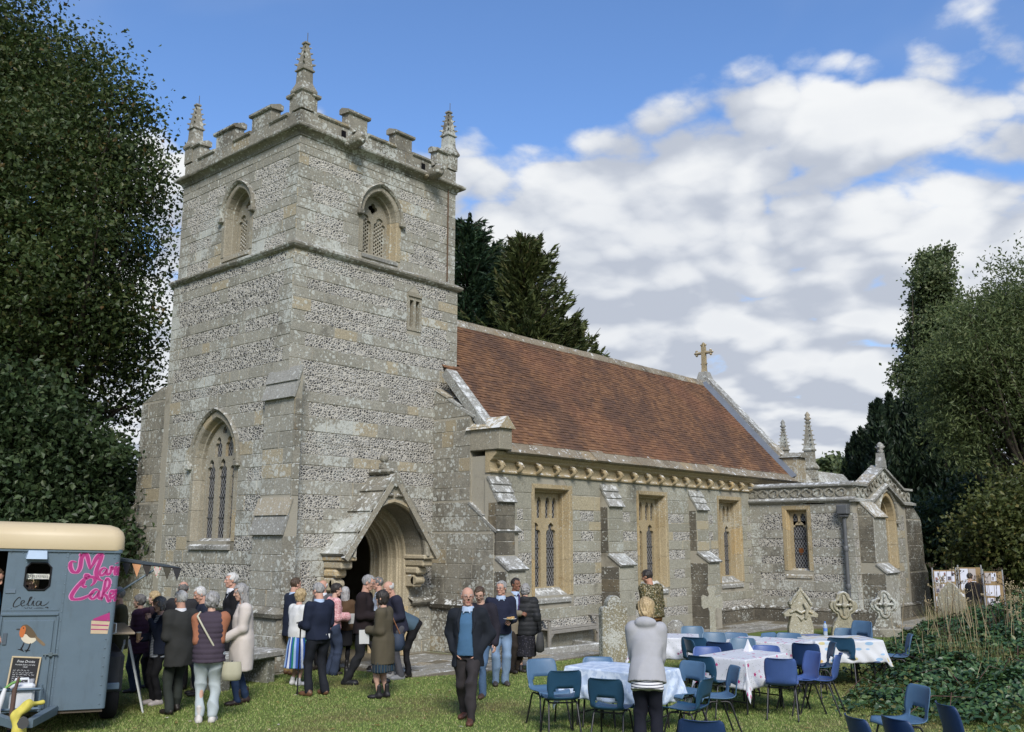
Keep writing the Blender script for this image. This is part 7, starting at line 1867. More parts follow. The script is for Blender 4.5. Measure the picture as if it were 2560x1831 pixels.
# ------------------------------------------------------------------ folding tables and cloths
def flower_mat(name, petal, dens=9., leaf=(.06, .13, .06), base=(.56, .57, .60)):
    t = NT(name); u = t.new('ShaderNodeUVMap').outputs[0]
    d = t.vor(dens, 'F1', u, .85); c = t.vor(dens, 'F1', u, .85, 'Color'); pos = t.vor(dens, 'F1', u, .85, 'Position')
    q = t.new('ShaderNodeVectorMath'); q.operation = 'SUBTRACT'; t.set(q.inputs[0], t.scale(u, dens)); t.set(q.inputs[1], t.scale(pos, dens)); s = t.sep(q.outputs[0])
    ang = t.m('ARCTAN2', s[1], s[0]); pet = t.m('MULTIPLY_ADD', t.m('ABSOLUTE', t.m('COSINE', t.m('MULTIPLY', ang, 2.5))), .13, .17)
    on = t.m('GREATER_THAN', t.sep(c)[0], .30)
    f = t.m('MULTIPLY', t.m('LESS_THAN', d, pet), on)
    lf = t.m('MULTIPLY', t.step(t.vor(dens * 2.1, 'F1', t.vadd(t.scale(u, (1, 2.2, 1)), (3.3, 1.7, 0)), 1.), .17, .21, 1, 0), .6)
    col = t.mix(lf, base, leaf); col = t.mix(f, col, petal); col = t.mix(t.m('MULTIPLY', t.m('LESS_THAN', d, .09), on), col, (petal[0] * .35, petal[1] * .2, petal[2] * .4))
    return t.done(col, .55, t.bump(t.noise(40, 3), .2, .003), .3)
def damask(name):
    t = NT(name); u = t.new('ShaderNodeUVMap').outputs[0]
    n = t.step(t.noise(9, 4, .6, vec=u), .45, .56); return t.done(t.mix(n, (.43, .52, .66), (.60, .68, .78)), .45, t.bump(t.noise(30, 3), .2, .003), .35)
def fishes(name):
    t = NT(name); u = t.new('ShaderNodeUVMap').outputs[0]; v = t.scale(u, (2.6, 6.5, 1)); c = t.vor(1.9, 'F1', v, .7, 'Color'); d = t.vor(1.9, 'F1', v, .7)
    k = t.ramp(t.sep(c)[1], [(0, (.55, .36, .12)), (.3, (.26, .40, .55)), (.55, (.50, .44, .22)), (.75, (.42, .52, .60)), (.9, (.10, .14, .25))], True)
    return t.done(t.mix(t.step(d, .33, .38, 1, 0), (.56, .57, .58), k), .5, t.bump(t.noise(30, 3), .2, .003), .35)
def table(c, ang, L, Wd, label, cl_label, mat, over=.33, seed=1, h=.73):
    t = thing('folding_table', label, 'table', (c[0], c[1], 0), ang)
    m = MB(); m.bbox(-L / 2, -Wd / 2, h - .04, L / 2, Wd / 2, h, .01); m.build('table_top', plain('table_laminate', (.32, .29, .25), .5, .3), t)
    for sx in (-1, 1):
        for sy in (-1, 1):
            m = MB(); m.tube([(sx * L * .36, sy * Wd * .38, h - .04), (sx * L * .40, sy * Wd * .40, .012)], .014, 8); m.build('leg', steel, t)
        m = MB(); m.tube([(sx * L * .392, -Wd * .395, .16), (sx * L * .392, Wd * .395, .16)], .010, 7); m.build('stretcher', steel, t)
    rs = np.random.RandomState(seed); A, B = L / 2 + over, Wd / 2 + over; n, k = 72, 60
    s = np.linspace(-A, A, n); q = np.linspace(-B, B, k); V = []; UV = []
    ph = rs.rand(6) * 6.28
    for yy in q:
        for xx in s:
            ex, ey = max(abs(xx) - L / 2 - .004, 0), max(abs(yy) - Wd / 2 - .004, 0)
            bx, by = max(-L / 2 - .004, min(L / 2 + .004, xx)), max(-Wd / 2 - .004, min(Wd / 2 + .004, yy))
            sx, sy = math.copysign(1, xx), math.copysign(1, yy); e = math.hypot(ex, ey)
            fall = max(0, e - .012)
            fold = math.sin(xx * 13 + ph[0]) * .5 + math.sin(yy * 15 + ph[1]) * .5 + .5 * math.sin(xx * 27 + yy * 23 + ph[2])
            if ex and ey:
                a = math.atan2(ey, ex); rad = (.14 + .10 * math.sin(2 * a) ** 2) * fall * 1.2 + .02 * fold * fall / over; x, y = bx + sx * math.cos(a) * rad, by + sy * math.sin(a) * rad
            else:
                rad = .10 * fall + .028 * fold * fall / over; x, y = bx + (sx * rad if ex else 0), by + (sy * rad if ey else 0)
            z = h + .006 - fall * .985 + (.0025 * fold if e == 0 else 0)
            V.append((x, y, z)); UV.append((xx + 1.7 * seed, yy + 2.3 * seed))
    F = [(j * n + i, j * n + i + 1, (j + 1) * n + i + 1, (j + 1) * n + i) for j in range(k - 1) for i in range(n - 1)]
    o = np_mesh('tablecloth', np.array(V), np.array(F), mat, None, True)
    uv = o.data.uv_layers.new(name='UVMap'); li = np.empty(len(o.data.loops), np.int32); o.data.loops.foreach_get('vertex_index', li); uv.data.foreach_set('uv', np.array(UV, np.float32)[li].ravel())
    so = o.modifiers.new('thickness', 'SOLIDIFY'); so.thickness = .0025; so.offset = 1
    o.location = (c[0], c[1], 0); o.rotation_euler = (0, 0, ang); tag(o, cl_label, 'tablecloth', 'tablecloths')
    return o
pinkm = flower_mat('pink_flower_cloth', (.46, .03, .16), 10.); mauve = flower_mat('mauve_flower_cloth', (.30, .07, .17), 12.)
Lc, Fc, Rc = Z3(435, 806, .73), Z3(690, 773, .73), Z3(1269, 830, .73)
u_ = Vector((Rc.x - Fc.x, Rc.y - Fc.y)); a1 = math.atan2(u_.y, u_.x); v_ = Vector((-math.sin(a1), math.cos(a1)))
c1 = Vector((Fc.x, Fc.y)) + u_ * .5 - v_ * (.37 if v_.dot(Vector((Fc.x - Lc.x, Fc.y - Lc.y))) > 0 else -.37)
table(c1, a1, u_.length, .74, 'folding table with black legs under the pale blue cloth', 'pale blue patterned cloth on the table nearest the woman in the hoodie', damask('pale_blue_cloth'), .40, 1)
table((12.50, 6.52), math.radians(-4), 1.12, .74, 'folding table under the large pink flowered cloth', 'white cloth with bold pink flowers, its pointed corner hanging towards the camera', pinkm, .40, 2)
table((13.95, 8.72), math.radians(-60), 1.1, .74, 'folding table under the small mauve flowered cloth beside the woman in the hoodie', 'white mauve flowered cloth partly hidden by the woman in the hoodie', mauve, .36, 3)
table((14.52, 7.08), math.radians(-84), 1.2, .74, 'folding table under the far pink flowered cloth', 'white cloth with pink flowers on the far table with a folded napkin', pinkm, .34, 4)
table((15.45, 6.35), math.radians(-41), 1.15, .80, 'folding table under the fish patterned cloth', 'white cloth printed with yellow and blue fish, with a water bottle on it', fishes('fish_cloth'), .36, 5)
b = Z4(565, 722, .737); t = thing('water_bottle', 'clear plastic water bottle with a blue cap on the fish patterned cloth', 'bottle', b)
m = MB(); m.lathe([(.030, 0), (.034, .01), (.034, .07), (.031, .085), (.034, .10), (.034, .15), (.028, .18), (.014, .205), (.013, .215)], 16); tt = NT('clear_plastic'); m.build('bottle', tt.done((.62, .70, .78), .12, None, .5, Transmission_Weight=.55, IOR=1.3), t)
m = MB(); m.lathe([(.0345, .075), (.0348, .08), (.0348, .12), (.0345, .125)], 16, cap=False); m.build('label', plain('blue_label', (.10, .20, .50), .5), t)
m = MB(); m.lathe([(.015, .212), (.015, .232), (.012, .236)], 12); m.build('cap', plain('blue_cap', (.05, .15, .45), .4), t)
p = Z3(1762, 705, .74); m = MB(); m.rings([[(-.07, -.05, 0), (.07, -.05, 0), (.06, .05, 0), (-.06, .05, 0)], [(-.03, -.02, .09), (.03, -.02, .09), (.025, .02, .09), (-.025, .02, .09)], [(-.006, -.004, .17), (.006, -.004, .17), (.005, .004, .17), (-.005, .004, .17)]], 0, True)
o = m.build('napkin', plain('white_napkin', (.70, .70, .72), .8, .2), None, p); tag(o, 'white napkin folded to a point on the edge of the far pink flowered table', 'napkin')
p = Z4(440, 716, .742); m = MB(); m.box(-.16, -.11, 0, .16, .11, .006); o = m.build('leaflet', plain('blue_leaflet', (.14, .17, .30), .5), None, p); o.rotation_euler = (0, 0, -.5); tag(o, 'dark blue leaflet lying on the left of the fish patterned cloth', 'leaflet')

# ------------------------------------------------------------------ gravestones
def h_at(p, ytop):
    lo, hi = 0., 4.
    for _ in range(40):
        m_ = (lo + hi) / 2; v = np.array([p.x, p.y, m_ - CAMZ]); zz = v @ FW
        if PP[1] - F_PX * (v @ UP) / zz > ytop * 2560 / 2271: lo = m_
        else: hi = m_
    return lo
def grave(label, foot, ytop, w, outline, face, mat, th=.11, name='gravestone', tilt=0, holes=(), base=None, relief=None):
    p = gd(*foot); h = h_at(p, ytop); d = math.hypot(p.x, p.y); a = math.radians(face)
    fv = Vector((-p.x / d, -p.y / d)) * math.cos(a) + Vector((p.y / d, -p.x / d)) * math.sin(a)
    t = thing(name, label, 'gravestone', (p.x, p.y, 0), math.atan2(fv.x, -fv.y)); t.rotation_euler[1] = math.radians(tilt)
    fr = frame((0, 0, 0), (1, 0, 0), (0, -1, 0)); sx, sz = w, h
    m = MB(); lp = [(x * sx, z * sz) for x, z in outline]; hl = [[(x * sx, z * sz) for x, z in q] for q in holes]
    cxx = sum(q[0] for q in lp) / len(lp); czz = sum(q[1] for q in lp) / len(lp)
    ins = [(x + (cxx - x) * .035, z + (czz - z) * .02 if z > .05 else z) for x, z in lp]
    m.poly([lp] + hl, fr, -th / 2, th / 2 - .012); m.poly([ins] + hl, fr, th / 2 - .0122, th / 2, 0, False)
    m.build('stone', M[mat], t)
    if relief: relief(t, fr, sx, sz, th, M[mat])
    if base:
        m = MB(); m.bbox(-base[0] / 2, -base[1] / 2, -.05, base[0] / 2, base[1] / 2, base[2], .03); m.build('plinth', M[mat], t)
    return t
def mirror(R): return R + [(-x, z) for x, z in reversed(R) if x > 1e-6]
def arc(cx, cz, r, a0, a1, n, sq=1.0): return [(cx + r * math.cos(math.radians(a0 + (a1 - a0) * i / n)), cz + sq * r * math.sin(math.radians(a0 + (a1 - a0) * i / n))) for i in range(n + 1)]
head = mirror([(.5, -.05), (.5, .80)] + arc(.40, .80, .10, 0, 90, 4, .45) + arc(0, .845, .30, 0, 90, 8, .52))
grave('tall lichen spotted gravestone with a rounded shoulder, left of the woman in the hoodie', (1362, 1474), 1321, .56, head, 30, 'grave_grey', .14)
crossL = mirror([(.16, -.05), (.13, .52), (.20, .60), (.42, .57), (.50, .62), (.50, .80), (.42, .84), (.18, .80), (.13, .86), (.22, .96), (.16, 1.0)])
grave('plain stone cross standing in front of the nave buttress', (1582, 1418), 1301, .50, crossL, 2, 'ashlar_clean', .14, base=(.5, .3, .12))
def tracery_relief(t, fr, sx, sz, th, mat):
    m = MB()
    for r0, c in ((.30, .70),):
        n = 28; R1 = [(sx * 1.02 * x, sz * z) for x, z in foil(0, c, .36 if sx < sz else .3, 4, n)]
        R1 = [((x), (z - c * sz) * .78 + c * sz) for x, z in R1]
        m.tube([fr(x, th / 2, z) for x, z in R1 + R1[:1]], .035, 6, cap=False)
    m.tube([fr(0, th / 2, sz * .50), fr(0, th / 2 + .03, sz * .7), fr(0, th / 2, sz * .92)], .035, 6); m.tube([fr(-sx * .3, th / 2, sz * .70), fr(0, th / 2 + .03, sz * .70), fr(sx * .3, th / 2, sz * .70)], .035, 6)
    m.tube([fr(0, th / 2 + .02, sz * .70 - .07), fr(0, th / 2 + .05, sz * .70), fr(0, th / 2 + .02, sz * .70 + .07)], [.02, .08, .02], 8)
    m.build('carved_tracery', mat, t)
quatre = mirror([(.52, -.05), (.50, .10), (.46, .22), (.36, .34), (.26, .44), (.25, .50), (.40, .56), (.50, .63), (.53, .70), (.46, .78), (.33, .81), (.27, .86), (.22, .94), (.10, .99), (0, 1.0)])
def qholes(): return [foil(sx_ * .21, z, .055, 3, 14) for sx_ in (-1, 1) for z in (.62, .78)]
def gable_relief(t, fr, sx, sz, th, mat):
    m = MB()
    for s in (-1, 1):
        m.tube([fr(0, th / 2 - .02, sz * .96), fr(s * sx * .25, th / 2 + .01, sz * .80), fr(s * sx * .40, th / 2, sz * .66)], [.03, .04, .035], 7)
        m.tube([fr(s * sx * .42, th / 2, sz * .50), fr(s * sx * .2, th / 2 + .03, sz * .56), fr(0, th / 2 + .02, sz * .50)], .03, 6)
    m.tube([fr(-sx * .12, th / 2, sz * .44), fr(.0, th / 2 + .03, sz * .36), fr(sx * .14, th / 2, sz * .44)], .02, 6)
    m.tube([fr(.10, th / 2 + .01, sz * .40), fr(.14, th / 2 + .05, sz * .60), fr(.06, th / 2 + .04, sz * .70)], [.04, .05, .03], 7)
    m.build('carving', mat, t)
gabled = mirror([(.46, -.05), (.47, .22), (.40, .36), (.36, .44), (.62, .42), (.66, .48), (.48, .56), (.36, .58), (.44, .66), (.44, .70), (.30, .78), (.16, .88), (.05, .93), (.05, .97), (.03, 1.0)])
grave('pale carved gravestone with a broken white topped gable, leftmost of the three by the chapel', (1776, 1416), 1303, .62, gabled, 14, 'grave_pale', .2, relief=gable_relief, tilt=1.5)
grave('pale gravestone with pierced quatrefoil head in front of the downpipe', (1874, 1414), 1312, .62, quatre, 14, 'grave_pale', .18, holes=qholes(), relief=tracery_relief)
grave('grey quatrefoil gravestone with a mossy base before the chapel buttress', (1966, 1412), 1310, .64, quatre, 10, 'weathered', .18, holes=qholes(), relief=tracery_relief, base=(.72, .36, .2))
tref = mirror([(.50, -.3), (.50, .30)] + arc(.36, .34, .14, -10, 80, 5, 1.6)[0:] + [(.30, .56)] + arc(0, .62, .28, 10, 90, 7, 1.32))
def tref_relief(t, fr, sx, sz, th, mat):
    m = MB(); m.tube([fr(x, th / 2, z) for x, z in [(sx * .20 * math.cos(a), sz * (.60 + .26 * math.sin(a))) for a in np.linspace(0, math.pi, 12)]], .018, 6)
    for s in (-1, 1): m.tube([fr(x, th / 2, z) for x, z in [(sx * (s * .32 + .12 * math.cos(a)), sz * (.30 + .16 * math.sin(a))) for a in np.linspace(0, math.pi, 9)]], .016, 6)
    m.build('carved_moulding', mat, t)
grave('low white trefoil headed gravestone rising out of the brambles', (2108, 1438), 1370, .80, tref, 4, 'slab', .14, relief=tref_relief)
point = mirror([(.5, -.05), (.48, .62), (.47, .76), (.33, .86), (.15, .96), (0, 1.0)])
grave('tall brownish gravestone with a pointed white lichened top behind the trefoil one', (2118, 1430), 1291, .60, point, -12, 'grave_pale', .13)
p = gd(1500, 1407); m = MB(); m.rings([[(.26 * k * math.cos(a) * (1 + .2 * math.sin(3 * a)), .2 * k * math.sin(a), z) for a in np.linspace(0, 6.283, 12, endpoint=False)] for k, z in ((1, -.02), (1.05, .12), (.85, .26), (.45, .34))], 0, True, True, True)
o = m.build('boulder', M['slab'], None, (p.x, p.y, 0)); tag(o, 'pale lichened lump of stone behind the small flowered table', 'stone')
# chest tomb
p = (gd(490, 1530) + gd(592, 1515)) * .5; t = thing('table_tomb', 'low table tomb with a white lichened slab behind the woman in the cream coat', 'tomb', (p.x - .05, p.y + .25, 0), math.radians(12))
m = MB(); m.bbox(-.75, -.42, .40, .75, .42, .52, .025); m.build('slab', M['slab'], t)
for x in (-.5, .5): m = MB(); m.bbox(x - .1, -.34, -.02, x + .1, .34, .40, .015); m.build('support', M['grave_grey'], t)
# kerb of a grave
a_, b_ = gnd(1338, 1640), gnd(1500, 1622)
t = thing('grave_kerb', 'low white lichened stone kerb round a grave in front of the bench', 'grave', (a_.x, a_.y, 0), math.atan2(b_.y - a_.y, b_.x - a_.x)); Lk = (b_ - a_).length
for q in ((0, -.06, Lk, .06), (0, .75, Lk, .87), (-.06, .06, .06, .75), (Lk - .12, .06, Lk, .75)):
    m = MB(); m.bbox(q[0], q[1], -.02, q[2], q[3], .13, .02); m.build('kerbstone', M['slab'], t)
m = MB(); m.bbox(Lk * .62, .75, .0, Lk * .62 + .25, .9, .36, .05); m.build('footstone', M['weathered'], t)
# bench
wood = plain('weathered_oak', (.27, .255, .225), .85, .15, .25, 12, 0, .5, 60)
p = gnd(1374, 1629); t = thing('wooden_bench', 'weathered grey wooden bench against the nave wall under the first window', 'bench', (p.x, p.y, 0), 0)
for x in (0, 1.75):
    for y in (0, .48):
        m = MB(); m.bbox(x - .035, y - .03, 0, x + .035, y + .03, .62 if y == 0 else .74, .008); m.build('leg', wood, t)
    m = MB(); m.bbox(x - .045, -.06, .622, x + .045, .50, .66, .01); m.build('armrest', wood, t)
for k in range(5): m = MB(); m.bbox(-.03, .0 + k * .095, .42, 1.78, .085 + k * .095, .448, .006); m.build('slat', wood, t)
m = MB(); m.bbox(.036, -.03, .345, 1.714, .0, .418, .006); prism_y(m, [(.036, .345), (.036, .25), (.14, .345)], -.025, -.005); prism_y(m, [(1.714, .345), (1.714, .25), (1.61, .345)], -.025, -.005); m.build('seat_rail', wood, t)
m = MB(); m.bbox(.036, .47, .66, 1.714, .50, .72, .006); m.build('back_rail', wood, t)
p = gnd(1340, 1548, .5)

# ------------------------------------------------------------------ display boards
def board(label, xl, xr, ytop, foot, seed, nrow, drop):
    rs = random.Random(seed); A, B = gd(xl, foot), gd(xr, foot); w = (B - A).length; mid = (A + B) / 2; h = h_at(mid, ytop)
    t = thing('display_board', label, 'display board', (mid.x, mid.y, 0), math.atan2(B.y - A.y, B.x - A.x))
    for x in (-w / 2, w / 2): m = MB(); m.tube([(x, 0, 0), (x, 0, h + .04)], .018, 7); m.build('post', plain('board_post', (.30, .30, .30), .5, .4), t)
    m = MB(); m.bbox(-w / 2 + .02, -.012, h * .30, w / 2 - .02, .012, h - .02, .004); m.build('panel', plain('hessian_board', (.27, .19, .10), .9, .1), t)
    z = h - .05; k = 0
    for r in range(nrow):
        x = -w / 2 + .04
        while x < w / 2 - .16:
            pw = rs.uniform(.13, .21); ph = rs.uniform(.20, .30)
            if x + pw > w / 2 - .03: pw = w / 2 - .03 - x
            if rs.random() > drop * r:
                m = MB(); m.box(x, -.017, z - ph, x + pw - .012, -.014, z); m.build('sheet', plain('display_paper', (.60, .61, .68) if rs.random() < .6 else (.40, .36, .34), .7, .2, .1), t)
                if rs.random() < .6:
                    m = MB(); m.box(x + .015, -.0195, z - ph * .9, x + pw * .5, -.0175, z - ph * .5); m.box(x + pw * .55, -.0195, z - ph * .45, x + pw - .03, -.0175, z - ph * .1); m.build('photo', spots('snapshot%d' % (seed * 10 + k), (.10, .09, .10), [(.25, .13, .11), (.12, .12, .16), (.05, .06, .07), (.30, .26, .24)], 14, .5), t)
            x += pw; k += 1
        z -= .30
board('display board pinned with white sheets, left of the three at the far right', 2079, 2132, 1263, 1412, 1, 3, .06)
board('display board of photographs in front of the person in black, middle of the three', 2137, 2189, 1257, 1412, 2, 3, .10)
board('display board partly hidden by dead stems, right of the three', 2192, 2236, 1266, 1414, 3, 3, .10)

# ------------------------------------------------------------------ horsebox coffee trailer
R0 = gd(232, 1562, .35); yaw = math.radians(27)
tu = Vector((RT[0], RT[1])).normalized() * math.cos(yaw) + Vector((FW[0], FW[1])).normalized() * math.sin(yaw)
trailer = thing('coffee_trailer', 'blue horsebox coffee trailer with cream roof, pink lettering and a painted robin', 'trailer', (R0.x, R0.y, 0), math.atan2(tu.y, tu.x))
trailer.rotation_euler[1] = math.radians(1.6)
t = NT('blue_paint'); n = t.noise(3, 4, .6); col = t.mix(n, (.098, .138, .172), (.122, .168, .205)); chip = t.step(t.noise(26, 5, .75), .66, .72); col = t.mix(t.m('MULTIPLY', chip, .5), col, (.06, .07, .08)); col = t.mix(t.m('MULTIPLY', t.step(t.noise(2.6, 6, .7, vec=t.scale(t.pos, (3, 3, .8))), .5, .75), .35), col, (.07, .085, .095))
BLUE = t.done(col, .38, t.bump(t.m('ADD', t.noise(2.2, 3, .5), t.m('MULTIPLY', t.noise(40, 3), .04)), .35, .03), .45)
t = NT('cream_paint'); col = t.mix(t.noise(2.5, 4, .6), (.49, .39, .235), (.56, .46, .30)); col = t.mix(t.m('MULTIPLY', t.step(t.noise(5, 5, .7), .60, .8), .35), col, (.33, .27, .18)); CREAM = t.done(col, .45, None, .4)
DARKM = plain('grey_mudguard', (.035, .037, .042), .6, .3); RUB = plain('tyre_rubber', (.015, .015, .016), .85, .2)
WID, DEP, ZB, ZT, RC = 1.80, 2.6, .30, 2.21, .05
def tb(mb, name, mat, parent=None): return mb.build(name, mat, parent or trailer)
def plan(inset=0.0, nose=0.0):
    "outline of the body in plan, counter-clockwise from the front left"
    r = RC; P = [(-WID + inset, inset)]
    P += [(-r - 0 + (r - inset) * math.sin(a), r - (r - inset) * math.cos(a)) for a in np.linspace(0, math.pi / 2, 6)]
    P += [(-inset, DEP - inset), (-WID + inset, DEP - inset)]; return P
# walls: front panel (rounded at the corner), open jockey door at its left, window in it, serving hatch in the right side
SL = -1.27
def pan(s, z, out=0.0):
    "point on the front skin; s from the right corner (0) leftwards negative, wraps round the corner when positive"
    arc_l = RC * math.pi / 2
    if s <= -RC: return Vector((s, -out, z))
    a = (s + RC) / RC
    if a <= math.pi / 2: return Vector((-RC + (RC + out) * math.sin(a), RC - (RC + out) * math.cos(a), z))
    return Vector((out, RC + (s + RC - arc_l), z))
fr_f = lambda a, b, c: pan(a, c, b)
m = MB()
WX0, WX1, WZ0, WZ1 = -1.055, -.78, 1.72, 2.04
wl = [(WX0 + .05, WZ0), (WX1 - .05, WZ0), (WX1, WZ0 + .05), (WX1, WZ1 - .05), (WX1 - .05, WZ1), (WX0 + .05, WZ1), (WX0, WZ1 - .05), (WX0, WZ0 + .05)]
m.poly([[(SL, ZB), (-RC, ZB), (-RC, ZT), (SL, ZT)], wl], fr_f, -.03, 0)
ss = [-RC + i * RC * math.pi / 2 / 6 for i in range(7)]
m.add([pan(s, z) for s in ss for z in (ZB, ZT)], [(2 * i, 2 * i + 2, 2 * i + 3, 2 * i + 1) for i in range(6)], 0, True)
m.add([pan(s, z, -.03) for s in ss for z in (ZB, ZT)], [(2 * i + 1, 2 * i + 3, 2 * i + 2, 2 * i) for i in range(6)], 0, True)
front = tb(m, 'front_panel', BLUE)
m = MB(); m.box(-.03, RC, ZB, 0, .55, ZT); m.box(-.03, .55, ZB, 0, 2.2, 1.15); m.box(-.03, 2.2, ZB, 0, DEP, ZT); m.box(-.03, .55, 2.05, 0, 2.2, ZT); tb(m, 'right_side', BLUE)
m = MB(); m.box(-WID, 0, ZB, -WID + .03, DEP, ZT); m.box(-WID + .03, DEP - .03, ZB, -.03, DEP, ZT); tb(m, 'rear_and_left_side', BLUE)
m = MB(); m.box(-WID + .03, .03, ZB - .04, -.03, DEP - .03, ZB + .02); tb(m, 'floor', plain('ply_floor', (.10, .08, .06), .8))
m = MB(); m.box(-WID + .03, 1.75, ZB + .02, -.04, 1.79, ZT); tb(m, 'inner_partition', plain('inner_dark', (.05, .045, .04), .8))
# roof: domed, overhanging
m = MB(); rs = []
for zz, ins in ((ZT, -.035), (ZT + .02, -.04), (ZT + .16, -.035), (ZT + .23, -.01), (ZT + .285, .05), (ZT + .315, .14), (ZT + .325, .30)):
    r = .14; x0, x1, y0, y1 = -WID - 1.2 - .0, -ins, ins, DEP - ins
    P = [(x0, y0)] + [(x1 - r + r * math.sin(a), y0 + r - r * math.cos(a)) for a in np.linspace(0, math.pi / 2, 7)] + [(x1 - r + r * math.cos(a), y1 - r + r * math.sin(a)) for a in np.linspace(0, math.pi / 2, 7)] + [(x0, y1)]
    rs.append([(x, y, zz) for x, y in P])
m.rings(rs, 0, True, True, True); tb(m, 'roof', CREAM)
m = MB()
for s0, s1 in ((-WID - 1.2, SL), (SL, -RC)): m.box(s0, -.022, ZT - .03, s1, -.001, ZT + .012)
m.add([pan(s, z, .02) for s in ss for z in (ZT - .03, ZT + .012)], [(2 * i, 2 * i + 2, 2 * i + 3, 2 * i + 1) for i in range(6)], 0, True); tb(m, 'roof_rail', BLUE)
m = MB()
m.box(-.625, -.0065, ZB + .02, -.60, -.001, ZT - .035); m.box(-1.262, -.0065, 1.475, -.64, -.001, 1.50); tb(m, 'seam_strip', BLUE)
rv = []
for s_ in (-.612, -.075):
    for k in range(17): rv.append((s_, .36 + k * .11))
for k in range(10): rv.append((-1.24 + k * .13, 2.165))
m = MB()
for s_, z_ in rv: m.rings([[(s_ + r * math.cos(a), -y_, z_ + r * math.sin(a)) for a in np.linspace(0, 6.283, 6, endpoint=False)] for r, y_ in ((.009, .001), (.008, .009), (.003, .011))], 0, True)
tb(m, 'rivets', BLUE)['kind'] = 'stuff'
# window: rubber, glass, notice
m = MB(); m.tube([fr_f(a, .004, c) for a, c in wl + wl[:1]], .012, 6, cap=False); w_ = tb(m, 'window', RUB)
m = MB(); m.add([fr_f(WX0, -.014, WZ0), fr_f(WX1, -.014, WZ0), fr_f(WX1, -.014, WZ1), fr_f(WX0, -.014, WZ1)], [(0, 1, 2, 3)]); tt = NT('trailer_glass'); m.build('pane', tt.done((.9, .93, .93), .03, None, .5, Transmission_Weight=1.0, IOR=1.05), w_)
m = MB(); m.box(WX0 + .01, .05, 1.845, WX1 - .01, .052, 1.91); m.build('paper_banner', plain('banner_paper', (.62, .60, .54), .8), w_)
m = MB()
for k in range(11): x = WX0 + .03 + k * .021; m.box(x, .0455, 1.862 + .006 * (k % 2), x + .011, .0475, 1.894)
m.build('banner_letters', plain('grey_ink', (.30, .29, .27), .8), w_)
# small grey vent above the window
m = MB(); m.hexa([(-1.07, -.085, 2.09), (-.84, -.085, 2.09), (-.83, -.001, 2.11), (-1.08, -.001, 2.11), (-1.05, -.05, 2.19), (-.85, -.05, 2.19), (-.84, -.001, 2.195), (-1.06, -.001, 2.195)]); tb(m, 'vent_cowl', plain('pale_blue_plastic', (.30, .40, .52), .4))
# lower door in the front with frame, hinges, bolt
m = MB(); m.bbox(-1.23, -.016, .33, -.68, -.002, 1.36, .006); door_ = tb(m, 'lower_door', BLUE)
m = MB(); m.bbox(-1.27, -.022, 1.415, -.64, -.003, 1.45, .006); m.bbox(-.66, -.020, .30, -.63, -.003, 1.41, .006); m.bbox(-1.27, -.020, .30, -1.245, -.003, 1.41, .006); tb(m, 'door_frame', BLUE)
m = MB(); m.tube([(-.76, -.035, .96), (-.60, -.035, .96)], .010, 7); m.bbox(-.70, -.045, .935, -.655, -.017, .985, .006); m.tube([(-.735, -.035, .96), (-.735, -.05, .93)], .007, 6); m.build('bolt', plain('green_grey_iron', (.10, .13, .14), .5), door_)
m = MB(); m.bbox(-1.215, -.03, 1.08, -1.17, -.017, 1.22, .005); m.build('hinge', plain('iron_hinge', (.08, .10, .12), .5), door_)
m = MB(); m.bbox(-1.25, -.012, 1.68, -1.14, -.001, 1.73, .003); tb(m, 'hinge_plate', plain('hinge_grey', (.12, .16, .20), .5))
# flat lettering and pictures painted on the skin
def catmull(P, n=7):
    P = [Vector((p[0], p[1])) for p in P]; out = []
    Q = [P[0] * 2 - P[1]] + P + [P[-1] * 2 - P[-2]]
    for i in range(1, len(Q) - 2):
        a, b, c, d = Q[i - 1:i + 3]
        for k in range(n): u = k / n; out.append(.5 * ((2 * b) + (c - a) * u + (2 * a - 5 * b + 4 * c - d) * u * u + (3 * b - a - 3 * c + d) * u ** 3))
    return out + [P[-1]]
def zpx(x, y): return ((x - (885 - 143 * (y - 280) / 1115)) / 589, 2.22 - (y - 280) / 589)
def ribbon(mb, P, w, lift, taper=True, pen=.5):
    C_ = catmull([zpx(*p) for p in P]); n = len(C_); v = []
    for i, p in enumerate(C_):
        d = (C_[min(i + 1, n - 1)] - C_[max(i - 1, 0)]); d.normalize(); nn = Vector((-d.y, d.x))
        t_ = i / (n - 1); ww = w * (.6 + pen * abs(d.y) ) * (min(1, .35 + 4 * t_, .35 + 4 * (1 - t_)) if taper else 1)
        a, b2 = p + nn * ww / 2, p - nn * ww / 2
        v += [pan(a.x, a.y, lift), pan(b2.x, b2.y, lift)]
    mb.add(v, [(2 * i, 2 * i + 1, 2 * i + 3, 2 * i + 2) for i in range(n - 1)])
PINK = plain('magenta_paint', (.36, .028, .16), .5); LPINK = plain('light_pink_paint', (.60, .22, .42), .5); BLK = plain('black_paint', (.012, .012, .014), .5)
MARIE = [[(575, 375), (545, 372), (532, 400), (545, 440), (575, 447), (597, 415), (607, 355), (622, 318), (640, 315), (652, 350), (660, 400), (664, 425)], [(664, 425), (690, 380), (715, 335), (742, 312), (745, 330), (728, 380), (708, 430), (706, 465), (722, 495), (750, 508)], [(640, 318), (622, 308), (606, 320), (602, 335)],
         [(778, 425), (760, 415), (738, 430), (728, 455), (740, 468), (760, 455), (782, 418)], [(782, 418), (775, 450), (785, 462), (800, 448)], [(800, 462), (808, 425), (812, 405), (822, 420), (836, 412)], [(828, 462), (838, 420), (846, 400)], [(838, 420), (834, 455), (848, 462)], [(848, 375), (850, 380)], [(852, 445), (872, 435), (878, 415), (862, 412), (852, 440), (862, 462), (885, 455), (900, 440)]]
